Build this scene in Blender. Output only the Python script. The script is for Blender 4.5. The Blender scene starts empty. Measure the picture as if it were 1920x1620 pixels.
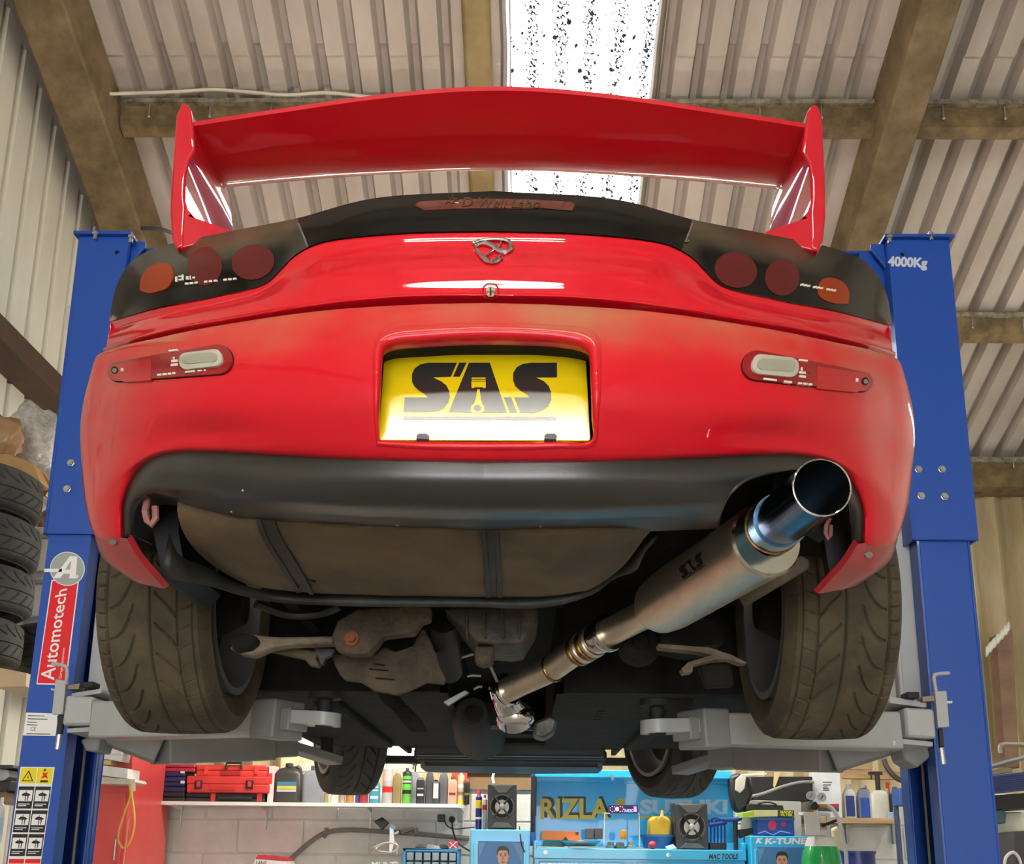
import bpy, bmesh, math, random
import numpy as np
from mathutils import Vector, Matrix
from mathutils.bvhtree import BVHTree
from mathutils.geometry import tessellate_polygon
random.seed(7)
S = bpy.context.scene
COL = S.collection

# ------------------------------------------------------------------ camera
FPX, PPX, PPY = 2000.0, 960.0, 1091.0          # focal length / principal point in pixels of the 1920x1620 frame
PITCH, YAW, ROLL = math.radians(13.96), math.radians(0.7), math.radians(0.6)
CAM = Vector((0.06, 0.0, 1.45))
_f = Vector((-math.sin(YAW)*math.cos(PITCH), math.cos(YAW)*math.cos(PITCH), math.sin(PITCH)))
_r = Vector((math.cos(YAW), math.sin(YAW), 0)); _u = _r.cross(_f)
_c, _s = math.cos(ROLL), math.sin(ROLL)
RT, UP, FW = _c*_r + _s*_u, -_s*_r + _c*_u, _f
cd = bpy.data.cameras.new('camera'); cam = bpy.data.objects.new('camera', cd); COL.objects.link(cam)
cam.matrix_world = Matrix(((RT.x, UP.x, -FW.x, CAM.x), (RT.y, UP.y, -FW.y, CAM.y), (RT.z, UP.z, -FW.z, CAM.z), (0, 0, 0, 1)))
cd.sensor_fit = 'HORIZONTAL'; cd.sensor_width = 36.0; cd.lens = 36.0*FPX/1920.0
cd.shift_y = (PPY - 810.0)/1920.0; cd.clip_start = 0.02; cd.clip_end = 200
S.camera = cam

# ------------------------------------------------------------------ world, view, lights
S.view_settings.view_transform = 'Standard'; S.view_settings.look = 'None'
S.view_settings.gamma = 1.0; S.view_settings.use_curve_mapping = False
S.view_settings.exposure = 0.6
W = bpy.data.worlds.new('World'); S.world = W; W.use_nodes = True
W.node_tree.nodes['Background'].inputs[0].default_value = (0.97, 0.975, 1.0, 1)
W.node_tree.nodes['Background'].inputs[1].default_value = 7.0
TUBE_POWER = 38.0      # emission strength of the fluorescent tubes

# ------------------------------------------------------------------ pixel helpers (points of the real place from the photograph)
def ray(px, py): return (RT*((px-PPX)/FPX) + UP*((PPY-py)/FPX) + FW)
def at(px, py, Y):
    d = ray(px, py); return CAM + d*(Y/d.y)
def atz(px, py, z):
    d = ray(px, py); return CAM + d*((z-CAM.z)/d.z)
def atx(px, py, x):
    d = ray(px, py); return CAM + d*((x-CAM.x)/d.x)
def onpl(px, py, p, n):
    d = ray(px, py); return CAM + d*((p-CAM).dot(n)/d.dot(n))
def proj(p):
    q = Vector(p)-CAM; w = q.dot(FW); return PPX+FPX*q.dot(RT)/w, PPY-FPX*q.dot(UP)/w
def inpoly(x, y, poly):
    c = False; j = len(poly)-1
    for i in range(len(poly)):
        (xi, yi), (xj, yj) = poly[i], poly[j]
        if (yi > y) != (yj > y) and x < (xj-xi)*(y-yi)/(yj-yi)+xi: c = not c
        j = i
    return c
def sstep(a, b, x):
    t = min(1, max(0, (x-a)/(b-a))); return t*t*(3-2*t)

# ------------------------------------------------------------------ materials
def lin(c):
    return tuple(((v/255)/12.92 if v/255 <= 0.04045 else ((v/255+0.055)/1.055)**2.4) for v in c)
MATS = {}
def mat(name, rgb, rough=0.5, metal=0.0, coat=0.0, var=0.0, vscale=8.0, rgb2=None, bump=0.0, bscale=60.0, spec=0.5, emit=0.0, trans=0.0, coords='Object', stretch=None, vdetail=5.0):
    if name in MATS: return MATS[name]
    m = bpy.data.materials.new(name); m.use_nodes = True
    nt = m.node_tree; b = nt.nodes['Principled BSDF']; L = nt.links.new
    c = lin(rgb)
    b.inputs['Base Color'].default_value = (*c, 1); b.inputs['Roughness'].default_value = rough
    b.inputs['Metallic'].default_value = metal; b.inputs['Specular IOR Level'].default_value = spec
    if coat: b.inputs['Coat Weight'].default_value = coat; b.inputs['Coat Roughness'].default_value = 0.04
    if trans: b.inputs['Transmission Weight'].default_value = trans
    if emit:
        b.inputs['Emission Color'].default_value = (*c, 1); b.inputs['Emission Strength'].default_value = emit
    tc = nt.nodes.new('ShaderNodeTexCoord'); src = tc.outputs[coords]
    if stretch:
        mp = nt.nodes.new('ShaderNodeMapping'); mp.inputs['Scale'].default_value = stretch; L(src, mp.inputs[0]); src = mp.outputs[0]
    if var or rgb2:
        n = nt.nodes.new('ShaderNodeTexNoise'); n.inputs['Scale'].default_value = vscale; n.inputs['Detail'].default_value = vdetail
        n.inputs['Roughness'].default_value = 0.65; L(src, n.inputs['Vector'])
        r = nt.nodes.new('ShaderNodeValToRGB')
        c2 = lin(rgb2) if rgb2 else tuple(v*(1-var) for v in c)
        r.color_ramp.elements[0].position = 0.36; r.color_ramp.elements[1].position = 0.66
        r.color_ramp.elements[0].color = (*c2, 1); r.color_ramp.elements[1].color = (*c, 1)
        L(n.outputs['Fac'], r.inputs[0]); L(r.outputs[0], b.inputs['Base Color'])
    if bump:
        n2 = nt.nodes.new('ShaderNodeTexNoise'); n2.inputs['Scale'].default_value = bscale; n2.inputs['Detail'].default_value = 4
        L(src, n2.inputs['Vector'])
        bp = nt.nodes.new('ShaderNodeBump'); bp.inputs['Strength'].default_value = bump; bp.inputs['Distance'].default_value = 0.01
        L(n2.outputs['Fac'], bp.inputs['Height']); L(bp.outputs[0], b.inputs['Normal'])
    MATS[name] = m; return m
def simple(rgb, rough=0.45, metal=0.0, coat=0.0, var=0.12):
    return mat('m_%d_%d_%d_%d_%d' % (*rgb, int(rough*100), int(metal*100)), rgb, rough, metal, coat, var, 14.0)

# ------------------------------------------------------------------ mesh builder
def frame(axis):
    a = Vector(axis).normalized(); t = Vector((0, 0, 1)) if abs(a.z) < 0.9 else Vector((1, 0, 0))
    x = t.cross(a).normalized(); return x, a.cross(x).normalized(), a
class MB:
    def __init__(s): s.v = []; s.f = []; s.mi = []
    def add(s, vs, fs, m=0):
        o = len(s.v); s.v += [tuple(p) for p in vs]; s.f += [tuple(i+o for i in q) for q in fs]; s.mi += [m]*len(fs); return s
    def box(s, c, d, rot=None, m=0):
        c = Vector(c); h = Vector(d)*0.5; vs = []
        for z in (-1, 1):
            for x, y in ((-1, -1), (1, -1), (1, 1), (-1, 1)):
                p = Vector((x*h.x, y*h.y, z*h.z)); vs.append(c + (rot @ p if rot else p))
        return s.add(vs, [(3, 2, 1, 0), (4, 5, 6, 7), (0, 1, 5, 4), (1, 2, 6, 5), (2, 3, 7, 6), (3, 0, 4, 7)], m)
    def bb(s, a, b, m=0):
        a = Vector(a); b = Vector(b); return s.box((a+b)/2, [abs(x) for x in (b-a)], None, m)
    def cyl(s, p0, p1, r0, r1=None, n=20, m=0, caps=True):
        p0 = Vector(p0); p1 = Vector(p1); r1 = r0 if r1 is None else r1; x, y, a = frame(p1-p0); vs = []
        for p, r in ((p0, r0), (p1, r1)):
            for i in range(n):
                t = 2*math.pi*i/n; vs.append(p + x*(r*math.cos(t)) + y*(r*math.sin(t)))
        fs = [(i, (i+1) % n, n+(i+1) % n, n+i) for i in range(n)]
        if caps: fs += [tuple(range(n-1, -1, -1)), tuple(range(n, 2*n))]
        return s.add(vs, fs, m)
    def tube(s, pts, r, n=10, m=0, closed=False):
        pts = [Vector(p) for p in pts]; k = len(pts); vs = []; up = None
        for i, p in enumerate(pts):
            a = pts[(i+1) % k] - pts[i-1] if closed or 0 < i < k-1 else (pts[1]-pts[0] if i == 0 else pts[-1]-pts[-2])
            a.normalize()
            if up is None: up = frame(a)[0]
            x = (up - a*up.dot(a)); x = x.normalized() if x.length > 1e-6 else frame(a)[0]; up = x; y = a.cross(x)
            rr = r[i] if isinstance(r, (list, tuple)) else r
            for j in range(n):
                t = 2*math.pi*j/n; vs.append(p + x*(rr*math.cos(t)) + y*(rr*math.sin(t)))
        fs = []
        for i in range(k if closed else k-1):
            for j in range(n):
                i2 = (i+1) % k; fs.append((i*n+j, i*n+(j+1) % n, i2*n+(j+1) % n, i2*n+j))
        if not closed: fs += [tuple(range(n-1, -1, -1)), tuple(range((k-1)*n, k*n))]
        return s.add(vs, fs, m)
    def lathe(s, base, axis, prof, n=28, m=0, closed=False, cap=True):
        """prof: list of (along axis, radius)"""
        base = Vector(base); x, y, a = frame(axis); vs = []
        for h, r in prof:
            for j in range(n):
                t = 2*math.pi*j/n; vs.append(base + a*h + x*(r*math.cos(t)) + y*(r*math.sin(t)))
        k = len(prof); fs = []
        for i in range(k if closed else k-1):
            for j in range(n):
                i2 = (i+1) % k; fs.append((i*n+j, i*n+(j+1) % n, i2*n+(j+1) % n, i2*n+j))
        if not closed and cap:
            if prof[0][1] > 1e-5: fs.append(tuple(range(n-1, -1, -1)))
            if prof[-1][1] > 1e-5: fs.append(tuple(range((k-1)*n, k*n)))
        return s.add(vs, fs, m)
    def prism(s, poly, ext, m=0):
        """poly: list of 3-D points, ext: extrusion vector"""
        n = len(poly); a = [Vector(p) for p in poly]; e = Vector(ext); vs = a + [p+e for p in a]
        nr = Vector((0, 0, 0))
        for i in range(n): nr += a[i].cross(a[(i+1) % n])
        tr = [tuple(t) for t in tessellate_polygon([a])]; fs = []
        for t in tr:
            q = (a[t[1]]-a[t[0]]).cross(a[t[2]]-a[t[0]])
            t = t if q.dot(nr) > 0 else t[::-1]
            fs.append(t if nr.dot(e) < 0 else t[::-1]); fs.append(tuple(i+n for i in (t[::-1] if nr.dot(e) < 0 else t)))
        for i in range(n):
            j = (i+1) % n; q = (i, i+n, j+n, j); fs.append(q if nr.dot(e) < 0 else q[::-1])
        return s.add(vs, fs, m)
    def slab(s, pxs, Y, depth, m=0):
        """outline in photograph pixels standing at depth Y, with a real depth behind it"""
        return s.prism([at(x, y, Y) for x, y in pxs], (0, depth, 0), m)
    def grid(s, rows, m=0, closed_u=False, flip=False):
        nu = len(rows[0]); fs = []
        for i in range(len(rows)-1):
            for j in range(nu if closed_u else nu-1):
                j2 = (j+1) % nu; q = (i*nu+j, i*nu+j2, (i+1)*nu+j2, (i+1)*nu+j); fs.append(q[::-1] if flip else q)
        return s.add([p for r in rows for p in r], fs, m)
    def ball(s, c, r, n=14, m=0, sc=(1, 1, 1)):
        c = Vector(c); prof = []; vs = []; k = n//2
        for i in range(k+1):
            a = math.pi*i/k
            for j in range(n):
                t = 2*math.pi*j/n
                vs.append(c+Vector((r*sc[0]*math.sin(a)*math.cos(t), r*sc[1]*math.sin(a)*math.sin(t), -r*sc[2]*math.cos(a))))
        fs = [(i*n+j, i*n+(j+1) % n, (i+1)*n+(j+1) % n, (i+1)*n+j) for i in range(k) for j in range(n)]
        return s.add(vs, fs, m)
    def build(s, name, mats, parent=None, bevel=0.0, smooth=True, sharp=38, seg=2, base=True):
        me = bpy.data.meshes.new(name); off = Vector((0, 0, 0))
        if parent is not None:
            p = parent
            while p: off += p.location; p = p.parent
        elif base and s.v:
            A = np.array(s.v); lo, hi = A.min(0), A.max(0); off = Vector(((lo[0]+hi[0])/2, (lo[1]+hi[1])/2, lo[2]))
        me.from_pydata([(x-off.x, y-off.y, z-off.z) for x, y, z in s.v], [], s.f)
        if not isinstance(mats, (list, tuple)): mats = [mats]
        for q in mats: me.materials.append(q)
        if any(s.mi): me.polygons.foreach_set('material_index', s.mi)
        bm = bmesh.new(); bm.from_mesh(me); bmesh.ops.remove_doubles(bm, verts=bm.verts, dist=1e-6)
        bmesh.ops.recalc_face_normals(bm, faces=bm.faces); bm.to_mesh(me); bm.free()
        if smooth:
            me.shade_smooth(); me.set_sharp_from_angle(angle=math.radians(sharp))
        o = bpy.data.objects.new(name, me); COL.objects.link(o)
        if parent is not None: o.parent = parent
        else: o.location = off
        if bevel:
            md = o.modifiers.new('bevel', 'BEVEL'); md.width = bevel; md.segments = seg; md.limit_method = 'ANGLE'
            md.angle_limit = math.radians(40); md.harden_normals = False
        return o
def tag(o, label, cat, group=None, kind=None):
    if label: o['label'] = label
    if cat: o['category'] = cat
    if group: o['group'] = group
    if kind: o['kind'] = kind
    return o
def thing(name, loc, label, cat, group=None):
    o = bpy.data.objects.new(name, None); COL.objects.link(o); o.location = loc; o.empty_display_size = 0.05
    return tag(o, label, cat, group)
def struct(o, label=None):
    o['kind'] = 'structure'
    if label: o['label'] = label
    return o

# ------------------------------------------------------------------ curves and patches
def catmull(pts, n, arclen=True):
    P = np.array([tuple(p) for p in pts], float); k = len(P)
    ext = np.vstack([2*P[0]-P[1], P, 2*P[-1]-P[-2]]); out = []
    for i in range(k-1):
        p0, p1, p2, p3 = ext[i:i+4]
        d = [max(1e-6, np.linalg.norm(b-a))**0.5 for a, b in ((p0, p1), (p1, p2), (p2, p3))]
        t0, t1 = 0, d[0]; t2 = t1+d[1]; t3 = t2+d[2]
        for t in np.linspace(t1, t2, 24, endpoint=(i == k-2)):
            A1 = (t1-t)/(t1-t0)*p0+(t-t0)/(t1-t0)*p1; A2 = (t2-t)/(t2-t1)*p1+(t-t1)/(t2-t1)*p2; A3 = (t3-t)/(t3-t2)*p2+(t-t2)/(t3-t2)*p3
            B1 = (t2-t)/(t2-t0)*A1+(t-t0)/(t2-t0)*A2; B2 = (t3-t)/(t3-t1)*A2+(t-t1)/(t3-t1)*A3
            out.append((t2-t)/(t2-t1)*B1+(t-t1)/(t2-t1)*B2)
    Q = np.array(out); s = np.r_[0, np.cumsum(np.linalg.norm(np.diff(Q, axis=0), axis=1))]
    u = np.linspace(0, s[-1], n); return np.stack([np.interp(u, s, Q[:, a]) for a in range(3)], 1)
def curve3(pts, n=24): return [Vector(p) for p in catmull(pts, n)]
def half_row(pts, n, fwd=None):
    """pts: (px,py,Y) on the left half from the centre line outwards; mirrored about x=0"""
    q = []
    for i, p in enumerate(pts):
        w = at(*p); q.append(Vector((0, w.y, w.z)) if i == 0 else w)
    if fwd: q += [q[-1]+Vector(f) for f in fwd]
    c = catmull(q, n); m = c[::-1].copy(); m[:, 0] *= -1     # right side first reversed
    return np.vstack([c[::-1], (c*np.array([-1, 1, 1]))[1:]])   # left end ... centre ... right end
def loft(rows, n):
    R = np.array(rows); out = np.zeros((n, R.shape[1], 3))
    for j in range(R.shape[1]): out[:, j] = catmull(R[:, j], n)
    return out
def patch_mb(G, keep=None, m=0):
    mb = MB(); nr, nc = G.shape[:2]; idx = {}
    for i in range(nr-1):
        for j in range(nc-1):
            if keep is not None:
                c = (G[i, j]+G[i+1, j]+G[i, j+1]+G[i+1, j+1])/4
                if not keep(*proj(c), Vector(c)): continue
            q = []
            for a, b in ((i, j), (i+1, j), (i+1, j+1), (i, j+1)):
                if (a, b) not in idx: idx[(a, b)] = len(mb.v); mb.v.append(tuple(G[a, b]))
                q.append(idx[(a, b)])
            mb.f.append(tuple(q)); mb.mi.append(m)
    return mb
def bvh_of(G):
    nr, nc = G.shape[:2]; vs = [Vector(p) for r in G for p in r]
    fs = [(i*nc+j, (i+1)*nc+j, (i+1)*nc+j+1, i*nc+j+1) for i in range(nr-1) for j in range(nc-1)]
    return BVHTree.FromPolygons(vs, fs)
def hit(bv, px, py, off=0.0, Yd=1.7):
    d = ray(px, py).normalized(); r = bv.ray_cast(CAM, d)
    if r[0] is None:
        w = at(px, py, Yd); r = bv.find_nearest(w)
    n = r[1] if r[1].dot(d) < 0 else -r[1]
    return r[0]+n*off, n
def cfill(mb, bv, outline, off, rings=5, m=0, dome=0.0, skirt=0.004, cen=None):
    """fill an outline (pixels) on a curved surface, standing proud of it by off"""
    cx, cy = cen or (sum(p[0] for p in outline)/len(outline), sum(p[1] for p in outline)/len(outline)); n = len(outline)
    den = []
    for i in range(n):
        (xa, ya), (xb, yb) = outline[i], outline[(i+1) % n]; k = max(1, int(math.hypot(xb-xa, yb-ya)/7))
        den += [(xa+(xb-xa)*t/k, ya+(yb-ya)*t/k) for t in range(k)]
    outline = den; n = len(outline)
    rows = [[hit(bv, x, y, -skirt)[0] for x, y in outline]]
    for k in range(rings+1):
        t = 1-k/rings if k < rings else 0.02
        rows.append([hit(bv, cx+(x-cx)*t, cy+(y-cy)*t, off+dome*(1-t*t))[0] for x, y in outline])
    mb.grid(rows, m, closed_u=True); return mb
def ell(cx, cy, rx, ry, n=28, rot=0.0, p=1.0):
    o = []
    for i in range(n):
        t = 2*math.pi*i/n; c, s = math.cos(t), math.sin(t)
        x = rx*math.copysign(abs(c)**p, c); y = ry*math.copysign(abs(s)**p, s)
        o.append((cx+x*math.cos(rot)-y*math.sin(rot), cy+x*math.sin(rot)+y*math.cos(rot)))
    return o
def hull2(a, ra, b, rb, n=12):
    """outline of two circles wrapped by a band"""
    dx, dy = b[0]-a[0], b[1]-a[1]; t = math.atan2(dy, dx); d = math.hypot(dx, dy); k = math.acos(max(-1, min(1, (ra-rb)/d)))
    o = []
    for i in range(n+1):
        g = t+k+(2*math.pi-2*k)*i/n; o.append((a[0]+ra*math.cos(g), a[1]+ra*math.sin(g)))
    for i in range(n+1):
        g = t-k+2*k*i/n; o.append((b[0]+rb*math.cos(g), b[1]+rb*math.sin(g)))
    return o
def rrect(x0, y0, x1, y1, r, n=5):
    o = []
    for cx, cy, a in ((x1-r, y0+r, -90), (x1-r, y1-r, 0), (x0+r, y1-r, 90), (x0+r, y0+r, 180)):
        for i in range(n+1):
            t = math.radians(a+90*i/n); o.append((cx+r*math.cos(t), cy+r*math.sin(t)))
    return o
# ------------------------------------------------------------------ lettering and flat marks on planes
_tc = {}
def glyphs(s, bold=0.0, shear=0.0, spacing=1.0):
    k = (s, bold, shear, spacing)
    if k in _tc: return _tc[k]
    c = bpy.data.curves.new('t', 'FONT'); c.body = s; c.offset = bold; c.shear = shear; c.resolution_u = 3; c.space_character = spacing
    o = bpy.data.objects.new('t', c); COL.objects.link(o)
    dg = bpy.context.evaluated_depsgraph_get(); me = bpy.data.meshes.new_from_object(o.evaluated_get(dg))
    v = np.array([p.co[:2] for p in me.vertices]); f = [tuple(p.vertices) for p in me.polygons]
    bpy.data.objects.remove(o); bpy.data.curves.remove(c); bpy.data.meshes.remove(me)
    lo, hi = v.min(0), v.max(0); _tc[k] = ((v-lo)/(hi-lo), f); return _tc[k]
def qmap(q, u, v):
    """q: bottom-left, bottom-right, top-right, top-left"""
    return q[0]*(1-u)*(1-v)+q[1]*u*(1-v)+q[2]*u*v+q[3]*(1-u)*v
def qnorm(q, toward=None):
    n = (q[1]-q[0]).cross(q[3]-q[0]).normalized(); return n if n.dot((toward or CAM)-q[0]) > 0 else -n
def qtext(mb, s, q, off=0.0008, m=0, bold=0.0, shear=0.0, spacing=1.0):
    v, f = glyphs(s, bold, shear, spacing); n = qnorm(q)
    return mb.add([qmap(q, a, b)+n*off for a, b in v], f, m)
def qpoly(mb, poly, q, off=0.0005, m=0):
    n = qnorm(q); P = [qmap(q, a, b)+n*off for a, b in poly]
    return mb.add(P, [tuple(t) for t in tessellate_polygon([P])], m)
def qrect(mb, u0, v0, u1, v1, q, off=0.0005, m=0): return qpoly(mb, [(u0, v0), (u1, v0), (u1, v1), (u0, v1)], q, off, m)
def plq(pxs, p, n): return [onpl(x, y, Vector(p), Vector(n)) for x, y in pxs]
def flat(mb, pxs, p, n, off=0.0005, m=0):
    n = Vector(n); P = plq(pxs, p, n); s = n if n.dot(CAM-P[0]) > 0 else -n; P = [a+s*off for a in P]
    return mb.add(P, [tuple(t) for t in tessellate_polygon([P])], m)
# ================================================================== THE BUILDING
def roofz(y): return 7.13-0.384*y if y > -1 else 7.514+0.384*(y+1)
M_sheet = mat('asbestos_sheet', (186, 176, 164), 0.85, var=0.1, vscale=2.5, rgb2=(164, 154, 141), stretch=(1, 0.4, 0.4))
M_wallsheet = mat('painted_wall_sheet', (222, 220, 204), 0.6, var=0.1, vscale=1.5, rgb2=(202, 200, 184), stretch=(1, 1, 0.3))
M_asb_far = mat('stained_cement_sheet', (190, 176, 142), 0.9, vscale=2.0, rgb2=(150, 134, 98), bump=0.3, bscale=25, stretch=(1, 1, 0.25))
M_beam = mat('brown_concrete', (128, 110, 78), 0.85, vscale=5, rgb2=(92, 77, 50), bump=0.5, bscale=30)
M_purlin = mat('brown_purlin', (128, 108, 72), 0.75, vscale=9, rgb2=(84, 68, 42), bump=0.4, bscale=40)
M_block = mat('white_block', (228, 227, 219), 0.8, vscale=3, rgb2=(208, 205, 195), bump=0.35, bscale=18)
M_floor = mat('concrete_floor', (196, 190, 180), 0.5, vscale=1.2, rgb2=(170, 164, 155), bump=0.1)
M_white = mat('white_paint', (226, 226, 220), 0.5, var=0.06)
M_dark = mat('dark_plastic', (26, 26, 27), 0.45, var=0.2)
M_steel = mat('zinc_steel', (190, 190, 188), 0.35, 1.0)
M_galv = mat('galvanised', (170, 172, 170), 0.45, 0.8, var=0.2)

def trap(u, pitch, lo, sl):
    """trapezoid wave 0..1: wide trough 'lo' share at 0, slopes of share sl"""
    t = (u/pitch) % 1.0
    if t < lo: return 0.0
    if t < lo+sl: return (t-lo)/sl
    if t < 1-sl: return 1.0
    return (1-t)/sl
def breaks(u0, u1, pitch, lo, sl):
    o = [u0]; k = math.floor(u0/pitch)
    while k*pitch < u1:
        for t in (0, lo, lo+sl, 1-sl):
            w = (k+t)*pitch
            if u0 < w < u1: o.append(w)
        k += 1
    return o+[u1]
def roof_sheet(mb, x0, x1, y0, y1, lift=0.0, m=0):
    xs = breaks(x0, x1, 0.162, 0.56, 0.12); rows = []
    for t, dz in ((y0, 0.0), (y1, 0.0)):
        rows.append([Vector((x, t, roofz(t)+lift+0.075*trap(x, 0.162, 0.56, 0.12))) for x in xs])
    mb.grid(rows, m)
c = MB()
edges = [(-9.6, -6.3), (-6.4, -3.6), (-3.7, -1.0), (-1.0, 1.9), (1.8, 4.62), (4.52, 7.6)]
for y0, y1 in edges:
    up = 0.012 if y0 in (-6.4, -1.0, 4.52) else 0.0
    for x0, x1 in ((-3.0, -0.03), (0.70, 4.9)): roof_sheet(c, x0, x1, y0, y1, up)
    if y1 <= 1.9: roof_sheet(c, -0.03, 0.70, y0, y1, up)
roof_sheet(c, -0.03, 0.70, 1.8, 3.6, 0)
o = struct(c.build('ceiling', M_sheet, smooth=False), 'pale corrugated cement roof sheeting on purlins')
# rooflight strip (clear ribbed sheet with moss and dirt specks)
mr = bpy.data.materials.new('rooflight'); mr.use_nodes = True; nt = mr.node_tree; nt.nodes.clear(); L = nt.links.new
out = nt.nodes.new('ShaderNodeOutputMaterial'); tl = nt.nodes.new('ShaderNodeBsdfTranslucent'); tp = nt.nodes.new('ShaderNodeBsdfTransparent')
tl.inputs[0].default_value = (0.9, 0.95, 1, 1); mx = nt.nodes.new('ShaderNodeMixShader'); mx.inputs[0].default_value = 0.35
df = nt.nodes.new('ShaderNodeBsdfDiffuse'); df.inputs[0].default_value = (0.03, 0.03, 0.03, 1); mx2 = nt.nodes.new('ShaderNodeMixShader')
tc = nt.nodes.new('ShaderNodeTexCoord'); vo = nt.nodes.new('ShaderNodeTexVoronoi'); vo.inputs['Scale'].default_value = 13
no = nt.nodes.new('ShaderNodeTexNoise'); no.inputs['Scale'].default_value = 3.2; no.inputs['Detail'].default_value = 3
no2 = nt.nodes.new('ShaderNodeTexNoise'); no2.inputs['Scale'].default_value = 70; no2.inputs['Detail'].default_value = 5
L(tc.outputs['Object'], vo.inputs['Vector']); L(tc.outputs['Object'], no.inputs['Vector']); L(tc.outputs['Object'], no2.inputs['Vector'])
a1 = nt.nodes.new('ShaderNodeMath'); a1.operation = 'MULTIPLY'; a1.inputs[1].default_value = 0.45; L(no.outputs['Fac'], a1.inputs[0])
a2 = nt.nodes.new('ShaderNodeMath'); a2.operation = 'LESS_THAN'; L(vo.outputs['Distance'], a2.inputs[0])
sub = nt.nodes.new('ShaderNodeMath'); sub.operation = 'SUBTRACT'; sub.inputs[1].default_value = 0.075; L(a1.outputs[0], sub.inputs[0]); L(sub.outputs[0], a2.inputs[1])
# fine specks gather in the ribs
sx = nt.nodes.new('ShaderNodeSeparateXYZ'); L(tc.outputs['Object'], sx.inputs[0])
wv = nt.nodes.new('ShaderNodeMath'); wv.operation = 'SINE'; ml = nt.nodes.new('ShaderNodeMath'); ml.operation = 'MULTIPLY'; ml.inputs[1].default_value = 2*math.pi/0.146
L(sx.outputs[0], ml.inputs[0]); L(ml.outputs[0], wv.inputs[0])
th = nt.nodes.new('ShaderNodeMath'); th.operation = 'MULTIPLY_ADD'; th.inputs[1].default_value = 0.09; th.inputs[2].default_value = 0.50; L(wv.outputs[0], th.inputs[0])
g2 = nt.nodes.new('ShaderNodeMath'); g2.operation = 'GREATER_THAN'; L(no2.outputs['Fac'], g2.inputs[0])
iv = nt.nodes.new('ShaderNodeMath'); iv.operation = 'SUBTRACT'; iv.inputs[0].default_value = 1.10; L(th.outputs[0], iv.inputs[1]); L(iv.outputs[0], g2.inputs[1])
sc = nt.nodes.new('ShaderNodeMath'); sc.operation = 'MULTIPLY'; sc.inputs[1].default_value = 1.0; L(g2.outputs[0], sc.inputs[0])
mxm = nt.nodes.new('ShaderNodeMath'); mxm.operation = 'MAXIMUM'; L(a2.outputs[0], mxm.inputs[0]); L(sc.outputs[0], mxm.inputs[1])
L(tl.outputs[0], mx.inputs[1]); L(tp.outputs[0], mx.inputs[2]); L(mxm.outputs[0], mx2.inputs[0]); L(mx.outputs[0], mx2.inputs[1]); L(df.outputs[0], mx2.inputs[2]); L(mx2.outputs[0], out.inputs[0])
c = MB()
for y0, y1 in ((3.55, 4.62), (4.52, 7.6)):
    xs = [(-0.03+0.73*i/60) for i in range(61)]
    c.grid([[Vector((x, y, roofz(y)+0.03+(0.01 if y0 != 4.52 else 0.022)+0.022*math.sin(2*math.pi*x/0.146))) for x in xs] for y in (y0, y1)])
struct(c.build('window_1', mr), 'bright ribbed rooflight sheet speckled with dirt')
# slope beams (rafters) and flat strips beside the rooflight
def slope_bar(name, x0, x1, depth, y0=-1.0, y1=7.6, m=M_beam, top=0.0, bevel=0.012, label=None, seg=30):
    b = MB(); rows = []
    rnd = random.Random(int((x0+9)*100))
    for i in range(seg+1):
        y = y0+(y1-y0)*i/seg; z = roofz(y)+top; j = rnd.uniform(-.004, .004)
        rows.append([Vector((x0+j, y, z)), Vector((x0+.015+j, y, z-depth)), Vector((x1-.015+j, y, z-depth+j)), Vector((x1+j, y, z))])
    b.grid(rows, 0, closed_u=True); b.f += [(3, 2, 1, 0), tuple(len(rows)*4-4+i for i in range(4))]; b.mi += [0, 0]
    return struct(b.build(name, m, bevel=bevel), label)
slope_bar('roof_beam', -2.36, -2.09, 0.30, label='brown concrete rafter beside the left sheet wall')
slope_bar('roof_beam', 1.86, 2.07, 0.30, label='brown cracked concrete rafter above the right post')
slope_bar('roof_beam', -2.36, -2.09, 0.30, -9.6, -1.0, label='left concrete rafter of the rear roof slope')
slope_bar('roof_beam', 1.86, 2.07, 0.30, -9.6, -1.0, label='right concrete rafter of the rear roof slope')
slope_bar('trim_1', -0.275, -0.125, 0.045, 1.9, m=mat('ochre_board', (150, 132, 88), 0.7, vscale=4, rgb2=(122, 104, 62)), label='ochre board running down the slope beside the rooflight')
slope_bar('trim_2', -0.085, -0.035, 0.035, 1.9, m=M_galv, bevel=.004, label='galvanised flashing along the rooflight edge')
slope_bar('trim_3', 0.69, 0.735, 0.03, 1.9, m=mat('dull_flashing', (120, 112, 92), 0.6, var=.2), bevel=.004, label='dull flashing along the far rooflight edge')
slope_bar('trim_5', 2.07, 2.095, 0.06, 1.9, m=M_galv, bevel=.003, label='thin metal edge strip along the cracked rafter')
M_edge = mat('dirty_board', (84, 74, 56), 0.85, vscale=20, rgb2=(150, 142, 120), bump=.4)
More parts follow.
